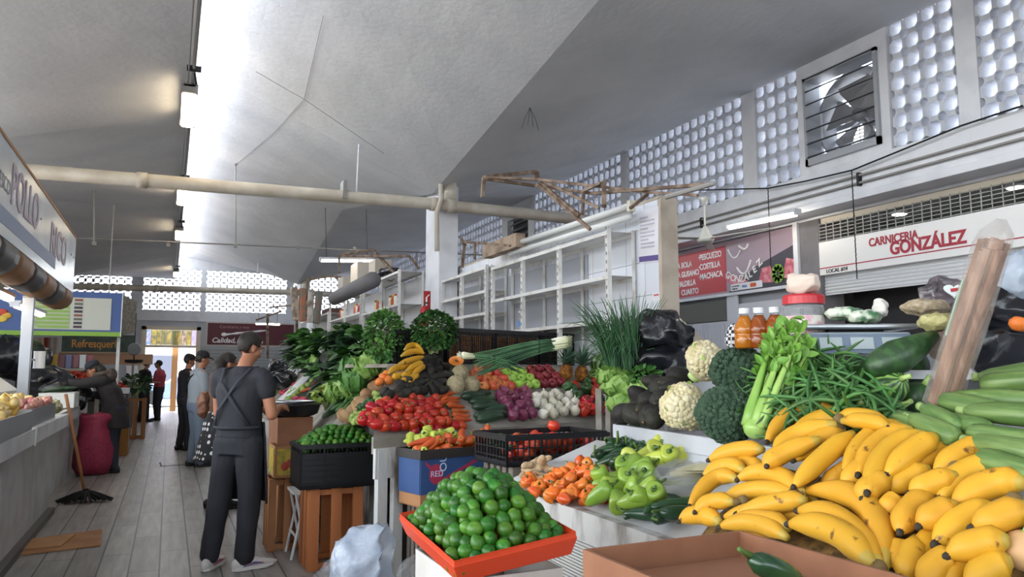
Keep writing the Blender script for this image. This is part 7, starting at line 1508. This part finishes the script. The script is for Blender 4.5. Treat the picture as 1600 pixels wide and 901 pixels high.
# tomato pyramid and crates beyond the woman
t = thing('far_left_stand', 'far left produce stand with sloping top beyond the woman', 'stand', (0, 0, 0)); m = MB(); m.prism([(-.75, .85), (-.75, .95), (-1.9, 1.35), (-1.9, 1.2)], lambda u, v, w: (u, w, v), 16.6, 22.5); m.build('shelf', greywood, t); MB().bx(-1.9, -.8, 16.6, 22.5, 0, .85).build('base', M('stand_dark', '#4a4844', .8), t)
nT = V((.35, 0, 1)).normalized()
for i in range(110):
    c_ = i % 11; r_ = i // 11; p = V((-.82 - .115 * c_ * .95, 17.0 + r_ * .33 + .12 * (c_ % 2), .98 + .035 * c_ + .05 + .05 * (r_ % 2))); S_rtom.put(loc=p, rot=rrot(), sc=2.1, label='red tomato in the neat rows on the far left stand', group='tomatoes on the far left stand')
plastic_crate('tall black crates stacked beside the aisle beyond the woman', T4((-.85, 14.9, .55), 0), .42, .5, .5, cols=5, rows=6); carton('brown carton under the black crates beyond the woman', T4((-.8, 14.9, 0), 0), .42, .5, .545, M('carton_ochre', '#9a6a35', .8))
o = MB().box((0, 0, .04), (.46, .6, .09)).build('foam_tray', MATS['foam_white'], loc=(-.85, 14.9, 1.055)); tag(o, 'white foam tray on the black crates beyond the woman', 'tray')
wood_crate('brown wooden crate standing on end near the red-shirted man', T4((-.62, 18.2, 0), 0), .42, .5, .85, wood); bunch('leafy_greens', 'leafy greens on the crate beside the man in red', 'greens', V((-.62, 18.2, .86)), .45, .26, darkl, n=160, L_=.12, W_=.08, seed=90); bunch('leafy_greens', 'leafy greens standing low right of the aisle by the far men', 'greens', V((.72, 15.6, .3)), .8, .22, parsm, n=200, L_=.12, W_=.08, seed=91)
carton('small carton on the floor under the right-hand leafy greens', T4((.72, 15.6, 0), 0), .35, .35, .3, card)
p = atY(210, 545, 17.5); t = thing('hanging_scale', 'hanging spring scale with dark pan above the far tomatoes', 'scale', (p.x, 17.5, p.z)); MB().lathe([(.001, -.1), (.12, -.09), (.13, 0), (.12, .09), (.001, .1)], 18, axis=Euler((PI / 2, 0, 0))).build('dial', M('scale_grey', '#6b6e72', .5), t); MB().tube([(0, 0, .1), (0, 0, .75)], .01, 6).build('hook', dark_iron, t); MB().lathe([(.001, -.3), (.16, -.28), (.18, -.22)], 18).build('pan', dark_iron, t); MB().tube([(0, 0, -.25), (0, 0, -.1)], .015, 6).build('stem', dark_iron, t)
o = MB().box((0, 0, 0), (.28, .02, .4), rot=Euler((-.5, 0, .3))).build('price_card', whiteink, loc=atD(207, 582, 19)); tag(o, 'tilted white card on the far left stand above tomatoes', 'card')
# mop, cardboard, mesh bag, drain slot
a, b_ = V((-1.02, 9.62, 1.19)), V((-.78, 9.7, .1)); t = thing('mop', 'wooden-handled mop with black strings leaning on the left counter', 'mop', b_); MB().tube([V((0, 0, -.02)), a - b_], .017, 8).build('handle', M('mop_wood', '#a8734a', .6), t, smooth=True)
m = MB(); m.smooth = True; rr = random.Random(2)
for i in range(70): an = rr.uniform(0, 6.28); L_ = rr.uniform(.15, .3); m.tube([(0, 0, .03), (math.cos(an) * L_ * .35, math.sin(an) * L_ * .25, .0), (math.cos(an) * L_ * .95, math.sin(an) * L_ * .6, -.09 + rr.uniform(0, .025))], [.014, .016, .01], 5)
m.build('strings', M('mop_black', '#1d1c1e', .9), t); MB().tube([(0, 0, -.03), (0, 0, .05)], .03, 8).build('clamp', dark_iron, t)
cp = [atZ(*q, 0) for q in ((20, 870), (35, 845), (160, 828), (157, 853))]; m = MB(); m.prism([(q.x, q.y) for q in cp], lambda u, v, w: (u, v, w), .003, .011); o = m.build('cardboard_sheet', card); tag(o, 'flat lower cardboard sheet on the floor by the left counter', 'cardboard')
cp = [atZ(*q, .02) for q in ((25, 859), (38, 842), (118, 834), (95, 852))]; m = MB(); m.prism([(q.x, q.y) for q in cp], lambda u, v, w: (u, v, w), .013, .021); o = m.build('cardboard_sheet', M('cardboard_light', '#b28457', .8, c2='#a3774c', ns=5)); tag(o, 'smaller torn cardboard piece lying on the larger sheet', 'cardboard')
pinkm = M('pink_mesh_bag', '#b03a58', .6, c2='#963049', ns=40, bump=.6, bs=60, alpha=.93); m = MB(); m.smooth = True; m.lathe([(.001, .0), (.2, .01), (.25, .12), (.24, .35), (.21, .55), (.19, .68), (.2, .8), (.17, .84), (.18, .78), (.15, .6)], 26, cap=False); crumple(m, .045, 5, 3); m.v = [V((p.x, p.y, max(.004, p.z))) for p in m.v]; o = m.build('mesh_bag', pinkm, loc=(-.92, 12.2, 0)); tag(o, 'tall pink mesh bag standing on the floor beside the woman', 'bag')
m = MB()
for a, b_ in (((250, 722), (252, 728)), ((251, 728), (307, 724)), ((307, 724), (305, 715))): m.beam(atZ(*a, .003), atZ(*b_, .003), .025, .004)
struct(m.build('floor_slot', blackink))
# ------------------------------------------------------------------ people
skinm = M('skin_tan', '#b0795c', .5, c2='#a06a50', ns=6, sss=.05)
def seg(m, pts, rad, n=14, flat=None):
    P = []; R = []
    for i in range(len(pts) - 1):
        for k in range(4): t = k / 4; P.append(V(pts[i]).lerp(V(pts[i + 1]), t)); R.append(rad[i] + (rad[i + 1] - rad[i]) * t)
    P.append(V(pts[-1])); R.append(rad[-1])
    for _ in range(2): P = [P[0]] + [(P[i - 1] + P[i] * 2 + P[i + 1]) / 4 for i in range(1, len(P) - 1)] + [P[-1]]
    m.tube(P, R, n, flat=flat); m.ell(P[0], R[0] * .98, 10, 8); m.ell(P[-1], R[-1] * .98, 10, 8)
def trunk(m, rings, n=20):
    """rings: (centre, half width, half depth, yaw)"""
    C = []
    for i in range(len(rings) - 1):
        for k in range(4):
            t = k / 4; a, b_ = rings[i], rings[i + 1]; s = t * t * (3 - 2 * t); C.append((V(a[0]).lerp(V(b_[0]), t), a[1] + (b_[1] - a[1]) * s, a[2] + (b_[2] - a[2]) * s, a[3] + (b_[3] - a[3]) * t))
    C.append((V(rings[-1][0]),) + tuple(rings[-1][1:]))
    L_ = []
    for c, rx, ry, yw in C:
        L_.append([c + V((math.cos(yw) * rx * math.copysign(abs(math.cos(a)) ** .8, math.cos(a)) - math.sin(yw) * ry * math.sin(a), math.sin(yw) * rx * math.copysign(abs(math.cos(a)) ** .8, math.cos(a)) + math.cos(yw) * ry * math.sin(a), 0)) for a in [2 * PI * j / n for j in range(n)]])
    m.loft(L_)
def head_parts(m, c, rot, s=1.0):
    """skull, jaw, nose, ears; local +Y is the face"""
    Rm = rot.to_matrix(); P = lambda x, y, z: V(c) + Rm @ (V((x, y, z)) * s)
    m.ell(P(0, -.01, .03), (.073 * s, .092 * s, .088 * s), 18, 14, rot=rot); m.ell(P(0, .03, -.04), (.056 * s, .062 * s, .075 * s), 16, 12, rot=rot); m.ell(P(0, .062, -.085), (.026 * s, .024 * s, .022 * s), 10, 8, rot=rot)
    m.tube([P(0, .082, .022), P(0, .098, -.008), P(0, .106, -.026)], [.008 * s, .012 * s, .016 * s], 8); m.ell(P(0, .1, -.026), (.018 * s, .014 * s, .012 * s), 8, 6, rot=rot)
    m.ell(P(0, .083, -.054), (.024 * s, .012 * s, .007 * s), 8, 6, rot=rot); m.ell(P(0, .082, -.064), (.021 * s, .012 * s, .007 * s), 8, 6, rot=rot); m.ell(P(0, .078, .036), (.05 * s, .014 * s, .011 * s), 10, 6, rot=rot)
    for sx in (-1, 1): m.ell(P(sx * .074, -.006, -.012), (.009 * s, .02 * s, .031 * s), 8, 8, rot=rot); m.ell(P(sx * .045, .05, -.015), (.024 * s, .03 * s, .024 * s), 8, 6, rot=rot)
    return P
def hand_parts(m, w, d, up, s=1.0, curl=.5, side=1):
    """palm, four fingers and thumb; w wrist, d pointing direction, up = back of the hand"""
    w, d = V(w), V(d).normalized(); up = V(up); r = d.cross(up).normalized(); up = r.cross(d).normalized(); q = w + d * .045 * s
    m.tube([w - d * .01, w + d * .03 * s, w + d * .085 * s], [.027 * s, .038 * s, .04 * s], 10, flat=(1, .45) if abs(r.z) < .9 else (1, .45))
    for k, (o_, L_) in enumerate(((-.03, .066), (-.01, .076), (.011, .07), (.031, .055))):
        b0 = w + d * .082 * s + r * o_ * s; j1 = b0 + (d - up * curl * .5).normalized() * L_ * .45 * s; j2 = j1 + (d * .8 - up * curl * 1.1).normalized() * L_ * .32 * s; j3 = j2 + (d * .5 - up * curl * 1.6).normalized() * L_ * .27 * s
        m.tube([b0 - d * .02, b0, j1, j2, j3], [.0095 * s, .0095 * s, .009 * s, .0085 * s, .0068 * s], 8)
    b0 = w + d * .03 * s - r * side * .03 * s; m.tube([b0 + r * side * .01 * s, b0, b0 + (d * .8 - r * side * .8 - up * .3).normalized() * .035 * s, b0 + (d * 1.3 - r * side * .7 - up * .7).normalized() * .062 * s], [.013 * s, .013 * s, .011 * s, .0085 * s], 8)
def face_bits(t, P, rot, hairm, s=1.0):
    for sx in (-1, 1):
        MB().ell(P(sx * .03, .077, .015), (.012 * s, .006 * s, .006 * s), 8, 6, rot=rot).build('eye', M('eye_white', '#d8d2ca', .3), t, smooth=True); MB().ell(P(sx * .03, .0825, .015), (.005 * s, .003 * s, .005 * s), 8, 6, rot=rot).build('iris', M('iris_dark', '#22160f', .3), t, smooth=True)
        MB().ell(P(sx * .032, .086, .042), (.018 * s, .006 * s, .004 * s), 8, 6, rot=rot).build('eyebrow', hairm, t, smooth=True)
    MB().ell(P(0, .094, -.059), (.02 * s, .004 * s, .002 * s), 8, 6, rot=rot).build('mouth', M('lip_tone', '#7d4a42', .5), t, smooth=True)
def hair_cap(t, c, rot, hairm, s=1.0, length=0, front=.045):
    """hair shell: bumpy cap over the top and back of the skull"""
    Rm = rot.to_matrix(); m = MB(); m.smooth = True; m.ell((0, -.014, .034), (.08, .099, .094), 26, 20); keep = []
    wob(m, .006, 40, 3); lim = -.07 - length
    vs = m.v; fs = [f for f in m.f if all(not (vs[i].y > front - .0 and vs[i].z < .085 - (0 if vs[i].y < front + .02 else -.02)) and vs[i].z > -.055 and not (abs(vs[i].x) > .055 and -.02 < vs[i].y < .045 and vs[i].z < .012) for i in f)]
    m.f = fs; m.mi = [0] * len(fs); m.sm = [True] * len(fs)
    if length: m.tube([V((0, -.06, .02)), V((0, -.085, -.06)), V((0, -.075, -.09 - length))], [.07, .065, .03], 14)
    m.v = [V(c) + Rm @ (p * s) for p in m.v]; o = m.build('hair', hairm, t); 
    sd = o.modifiers.new('t', 'SOLIDIFY'); sd.thickness = .008; sd.offset = -1; return o
def shoe(t, p, yaw, mat, sole, L_=.29, name='shoe', accent=None):
    Rm = Matrix.Rotation(yaw, 3, 'Z'); m = MB(); m.smooth = True; f = L_ / .29
    for y, w, h, z in ((-.09, .034, .045, .05), (-.05, .04, .052, .06), (0, .042, .045, .058), (.05, .045, .034, .05), (.1, .047, .028, .043), (.145, .042, .022, .038), (.175, .026, .016, .034)): m.ell((0, y * f, z), (w, .045 * f, h), 14, 10)
    o = m.fused('u', mat, t, .009, 3); o.name = name; o.data.transform(Matrix.Translation(V(p)) @ Rm.to_4x4())
    s = MB(); s.smooth = True; ol = [(-.036, -.1), (-.042, -.05), (-.038, 0), (-.046, .06), (-.05, .11), (-.035, .17), (0, .2), (.035, .17), (.05, .11), (.046, .06), (.038, 0), (.042, -.05), (.036, -.1), (0, -.13)]
    s.prism([(a, b_ * f) for a, b_ in ol], lambda u, v, w: V(p) + Rm @ V((u, v, w + (.012 if v > .15 else 0) * (w < .01))), .003, .032); so_ = s.build('sole', sole, o, smooth=False, bev=.006)
    if accent:
        a = MB(); 
        for sx in (-1, 1): a.tube([V(p) + Rm @ V((sx * .047, -.06, .04)), V(p) + Rm @ V((sx * .052, .02, .055)), V(p) + Rm @ V((sx * .049, .09, .045))], [.004, .011, .004], 6, flat=(.5, 1))
        a.build('accent', accent, o)
    return o
def person(label, loc, yaw, pelvis, chest, neck, head, hrot, arms, legs, skin, hairm, shirt, trous, shoes, sleeve=.45, coat=False, skirt=None, voxel=.009, hs=1.0, cap=None, hairlen=0, build_=1.0, shirt_low=.0, accent=None, sleeve_mat=None):
    """arms: per side (shoulder, elbow, wrist, hand dir, back-of-hand dir); legs: per side (hip, knee, ankle, shoe yaw)"""
    t = thing('person', label, 'person', loc, yaw); pv, ch, nk = V(pelvis), V(chest), V(neck); g_ = build_
    m = MB(); m.smooth = True
    trunk(m, [(pv - V((0, 0, .08)), .13 * g_, .09 * g_, 0), (pv, .145 * g_, .1 * g_, 0), (pv.lerp(ch, .5), .125 * g_, .085 * g_, 0), (ch, .16 * g_, .1 * g_, 0), (ch.lerp(nk, .6), .13 * g_, .075 * g_, 0), (nk, .05, .05, 0)])
    seg(m, [nk - V((0, 0, .06)), nk, V(head) - V((0, 0, .06))], [.062, .054, .052])
    rot = Euler(hrot); P = head_parts(m, head, rot, hs)
    for i, (s_, e, w, hd, hu) in enumerate(arms): seg(m, [s_, e], [.05 * g_, .041 * g_]); seg(m, [e, w], [.041 * g_, .027]); hand_parts(m, w, hd, hu, 1.0, .7, -1 if i else 1)
    for h, k, a, sy in legs: seg(m, [h, k], [.082 * g_, .055]); seg(m, [k, a], [.056, .036]); m.ell(V(a) - V((0, 0, .03)), (.04, .05, .05), 10, 8)
    m.fused('body', skin, t, voxel, 3)
    face_bits(t, P, rot, hairm, hs); hair_cap(t, head, rot, hairm, hs * 1.02, hairlen)
    m = MB(); m.smooth = True; q = .018 if not coat else .045
    low = shirt_low; sh_rings = [(pv + V((0, 0, -low)), .155 * g_ + q * (1.6 if coat else 1), .112 * g_ + q * (1.5 if coat else 1), 0), (pv.lerp(ch, .3), .148 * g_ + q, .104 * g_ + q, 0), (pv.lerp(ch, .55), .15 * g_ + q, .105 * g_ + q, 0), (ch, .172 * g_ + q, .112 * g_ + q, 0), (ch.lerp(nk, .45), .165 * g_ + q * .6, .098 * g_ + q * .6, 0), (ch.lerp(nk, .8), .1 * g_, .08, 0), (nk - V((0, 0, .01)), .067, .066, 0)]
    trunk(m, sh_rings)
    for (s_, e, w, hd, hu) in arms:
        s_, e, w = V(s_), V(e), V(w); 
        seg(m, [ch.lerp(s_, .55) + V((0, 0, .03)), s_, s_.lerp(e, min(1, sleeve * 2))], [.064 * g_ + q * .5, .057 * g_ + q * .6, (.055 if sleeve < .6 else .05) * g_ + q * .6])
        if sleeve > .6: seg(m, [e, e.lerp(w, .96)], [.05 * g_ + q * .6, .038 + q * .4])
    o = m.fused('shirt' if not coat else 'coat', shirt, t, voxel * 1.15, 4); o.name = 'coat' if coat else 'shirt'
    m = MB(); m.smooth = True
    if skirt:
        trunk(m, [(pv + V((0, 0, .08)), .15, .12, 0), (pv - V((0, 0, .05)), .2, .17, 0), (pv - V((0, 0, .3)), .25, .22, 0), (pv - V((0, 0, .42)), .28, .25, 0)]); m.build('skirt', skirt, t)
    if trous:
        m = MB(); m.smooth = True
        trunk(m, [(pv + V((0, 0, .07)), .152 * g_, .115 * g_, 0), (pv - V((0, 0, .02)), .168 * g_, .13 * g_, 0), (pv - V((0, 0, .12)), .165 * g_, .125 * g_, 0)])
        for h, k, a, sy in legs: seg(m, [V(h) + V((0, 0, .02)), k], [.104 * g_, .08 * g_]); seg(m, [k, V(k).lerp(V(a), .55), V(a) + V((0, 0, .0))], [.08 * g_, .073 * g_, .068 * g_])
        wob(m, .008, 9, 4); m.fused('trousers', trous, t, voxel * 1.15, 4)
    for h, k, a, sy in legs: shoe(t, (a[0] + math.sin(-sy) * .04, a[1] + math.cos(sy) * .04, 0), sy, shoes[0], shoes[1], accent=accent)
    if cap:
        Rm = rot.to_matrix(); m = MB(); m.smooth = True; m.lathe([(.088, .045), (.09, .07), (.08, .11), (.05, .138), (.001, .145)], 22, cap=False); m.v = [V(head) + Rm @ (V((p.x * .97, p.y * 1.12 - .012, p.z)) * hs) for p in m.v]; cc = m.build('cap', cap, t); sd = cc.modifiers.new('t', 'SOLIDIFY'); sd.thickness = .006
        m = MB(); m.smooth = True; m.prism([(.065 * math.cos(a), .07 + .095 * math.sin(a)) for a in [PI * i / 10 for i in range(11)]], lambda u, v, w: V(head) + Rm @ (V((u * 1.1, v, .055 - v * .12 + w)) * hs), 0, .008); m.build('cap_brim', cap, cc)
    return t
hair_b = M('hair_black', '#1a1614', .6, c2='#2a221e', ns=40)
navy = M('trousers_navy', '#26272d', .8, c2='#202127', ns=5, bump=.3, bs=12); tee = M('tshirt_charcoal', '#282930', .85, c2='#222329', ns=5, bump=.3, bs=14)
shoew = M('shoe_white', '#d6d3cf', .5); solew = M('sole_white', '#e3e0dc', .5)
yaw = math.radians(-42)
fw_ = Matrix.Rotation(-yaw, 3, 'Z'); base = V((.5, 6.05, 0)); Lc = lambda x, y, z: fw_ @ (V((x, y, z)) - base)
fl, frt = Lc(.33, 6.1, 0), Lc(.56, 5.98, 0)
t = person('person in dark grey T-shirt, black apron and white sneakers sorting produce beside limes', base, yaw, (0, 0, .95), (0, .0, 1.3), (0, .035, 1.49), (.0, .085, 1.615), (-.42, 0, -.32),
    [((-.2, .0, 1.41), (-.235, .06, 1.12), (-.06, .3, 1.14), (.6, .8, .05), (-.3, 0, 1)), ((.2, .0, 1.41), (.25, .04, 1.12), (.13, .3, 1.16), (-.2, 1, .1), (.3, 0, 1))],
    [((-.09, 0, .9), (fl.x * .6 - .05, fl.y * .5 + .03, .5), (fl.x, fl.y, .1), .25), ((.09, 0, .9), (frt.x * .7 + .03, frt.y * .5 + .03, .5), (frt.x, frt.y, .1), -.55)],
    skinm, hair_b, tee, navy, (shoew, solew), sleeve=.21, voxel=.0075, build_=1.03, accent=M('shoe_pink', '#c9505a', .5, c2='#6a5f8a', ns=12))
apm = M('apron_black', '#202128', .8, c2='#292b33', ns=4)
m = MB(); m.smooth = True; n = 12
rg = []
for z, rx, ry in ((1.06, .19, .16), (.9, .205, .175), (.7, .22, .185), (.47, .235, .19)):
    outer = [V((rx * math.sin(a), ry * math.cos(a), z)) for a in [-1.35 + 2.7 * i / n for i in range(n + 1)]]; rg.append(outer + [p * .97 + V((0, 0, p.z * .03)) for p in outer[::-1]])
m.loft(rg); m.build('apron', apm, t)
m = MB(); m.smooth = True
for sx in (-1, 1): m.tube([V((sx * .1, .06, 1.475)), V((sx * .115, -.05, 1.46)), V((sx * .07, -.14, 1.36)), V((0, -.142, 1.27)), V((-sx * .09, -.14, 1.15)), V((-sx * .155, -.09, 1.04))], .014, 8, flat=(1, .45))
m.tube([V((.2 * math.sin(a), .15 * math.cos(a) - .0, 1.03)) for a in [1.6 + 3.1 * i / 10 for i in range(11)]], .014, 6, flat=(.5, 1)); m.build('apron_strap', apm, t)
S_rad.put(loc=base + Matrix.Rotation(yaw, 3, 'Z') @ V((.07, .42, 1.15)), sc=1.4, label='red radish held in the hands of the person in the apron')
# woman in dark hooded coat leaning over the left counter (faces -X)
yaw = math.radians(80)
coatm = M('coat_dark', '#221e1f', .85, c2='#2a2627', ns=6, bump=.4, bs=20); jean = M('jeans_dark', '#2b303c', .8)
t = person('person in dark hooded coat and navy cap leaning over the left counter', V((-.66, 12.35, 0)), yaw, (0, 0, .92), (0, .13, 1.2), (0, .24, 1.36), (.0, .33, 1.45), (-.5, 0, .1),
    [((-.18, .16, 1.3), (-.22, .42, 1.26), (-.2, .68, 1.27), (0, 1, .0), (0, 0, 1)), ((.18, .16, 1.3), (.24, .1, 1.06), (.05, .34, 1.1), (-.75, .6, .1), (0, .3, 1))],
    [((-.09, 0, .9), (-.1, .03, .5), (-.1, -.02, .1), 0), ((.09, 0, .9), (.1, .04, .5), (.1, .03, .1), -.1)],
    skinm, hair_b, coatm, jean, (blackp, blackp), sleeve=.95, coat=True, voxel=.011, cap=M('cap_navy', '#23262f', .8), shirt_low=.3, hairlen=.04)
m = MB(); m.smooth = True; m.tube([V((.12 * math.sin(a), .2 + .12 * math.cos(a) * .9, 1.4 - .02 * math.cos(a))) for a in [2 * PI * i / 14 for i in range(15)]], .035, 8); m.ell((0, .1, 1.38), (.12, .08, .1), 14, 10); o = m.fused('hood', M('hood_fur', '#5c5046', .95, c2='#473d36', ns=50, bump=.8, bs=80), t, .012, 3)
# the two men chatting far down the aisle
polo = M('shirt_rose', '#a8404c', .85); blk = M('shirt_black', '#1f1f23', .85); dkj = M('jeans_black', '#25262b', .8)
std_legs = [((-.09, 0, .9), (-.1, .03, .5), (-.11, -.02, .1), .1), ((.09, 0, .9), (.1, .04, .5), (.12, .04, .1), -.1)]
def arms_bent(fy=.3, z=1.15): return [((-.2, 0, 1.4), (-.25, .03, 1.12), (-.12, fy, z), (.3, 1, .1), (0, 0, 1)), ((.2, 0, 1.4), (.25, .03, 1.12), (.12, fy, z), (-.3, 1, .1), (0, 0, 1))]
def arms_down(): return [((-.2, 0, 1.4), (-.25, -.02, 1.12), (-.24, .05, .86), (0, .1, -1), (-1, 0, 0)), ((.2, 0, 1.4), (.25, -.02, 1.12), (.24, .05, .86), (0, .1, -1), (1, 0, 0))]
t = person('person in rose-red polo shirt and sunglasses talking far down the aisle', V((-.24, 24.4, 0)), math.radians(70), (0, 0, .95), (0, -.02, 1.3), (0, .02, 1.49), (0, .05, 1.615), (0, 0, 0), arms_bent(.34, 1.2), std_legs, skinm, hair_b, polo, dkj, (blackp, blackp), voxel=.013, build_=1.12)
MB().box((0, .146, 1.634), (.13, .02, .04)).build('sunglasses', blackp, t, bev=.01)
person('person in black T-shirt talking with the one in red', V((-.62, 23.8, 0)), math.radians(-60), (0, 0, .95), (0, 0, 1.3), (0, .03, 1.49), (0, .05, 1.615), (0, 0, .2), arms_bent(.3, 1.1), std_legs, skinm, hair_b, blk, dkj, (blackp, blackp), voxel=.013, build_=1.08)
# customers on the right of the aisle
grey_t = M('tshirt_grey', '#8f969c', .85); capb = M('cap_black', '#1b1b1e', .8); pj = M('jeans_pale', '#6d7a8a', .8)
t = person('person in grey T-shirt and black cap with crossbody strap at the right stalls', V((.42, 12.6, 0)), math.radians(-75), (0, 0, .95), (0, 0, 1.3), (0, .03, 1.49), (0, .05, 1.61), (-.2, 0, 0), arms_bent(.3, 1.1), std_legs, skinm, hair_b, grey_t, pj, (blackp, blackp), voxel=.012, cap=capb, build_=1.12)
m = MB(); m.tube([V((.14, .05, 1.48)), V((.05, -.14, 1.35)), V((-.12, -.155, 1.15)), V((-.19, -.05, 1.02))], .014, 6); m.build('bag_strap', blackp, t)
person('person in dark jacket and black cap behind the grey-shirted customer', V((.29, 15.2, 0)), math.radians(-70), (0, 0, .95), (0, 0, 1.3), (0, .03, 1.49), (0, .05, 1.61), (-.25, 0, 0), arms_bent(.3, 1.1), std_legs, skinm, hair_b, blk, dkj, (blackp, blackp), voxel=.013, cap=capb, sleeve=.95)
dots = M('polka_dots', '#1b1b1e', .8); nt, N, L, b = nodes(dots); vo = N.new('ShaderNodeTexVoronoi'); vo.inputs['Scale'].default_value = 17; vo.inputs['Randomness'].default_value = .25; tcx = N.new('ShaderNodeTexCoord'); L.new(tcx.outputs['Object'], vo.inputs['Vector']); rp = N.new('ShaderNodeValToRGB'); rp.color_ramp.interpolation = 'CONSTANT'; rp.color_ramp.elements[0].color = lin('#d8d6d2'); rp.color_ramp.elements[1].position = .33; rp.color_ramp.elements[1].color = lin('#19191c'); L.new(vo.outputs['Distance'], rp.inputs[0]); L.new(rp.outputs[0], b.inputs['Base Color'])
person('person in black polka-dot skirt half hidden behind the one in the apron', V((.53, 8.7, 0)), math.radians(-70), (0, 0, .93), (0, 0, 1.24), (0, .03, 1.4), (0, .05, 1.51), (-.3, 0, 0), arms_bent(.28, 1.08), std_legs, skinm, hair_b, M('top_brown', '#6a4a3c', .85), None, (blackp, blackp), skirt=dots, voxel=.011, hairlen=.12, build_=.92)
bag('shoulder_bag', 'brown leather shoulder bag beside the polka-dot skirt', 'bag', V((.34, 8.5, 1.1)), (.06, .1, .13), M('bag_brown', '#7a4f38', .6, c2='#6b432e', ns=8), seed=71, amp=.02)
for S_ in [x for x in list(globals().values()) if isinstance(x, Stock)] + list(fruit.values()): S_.done()
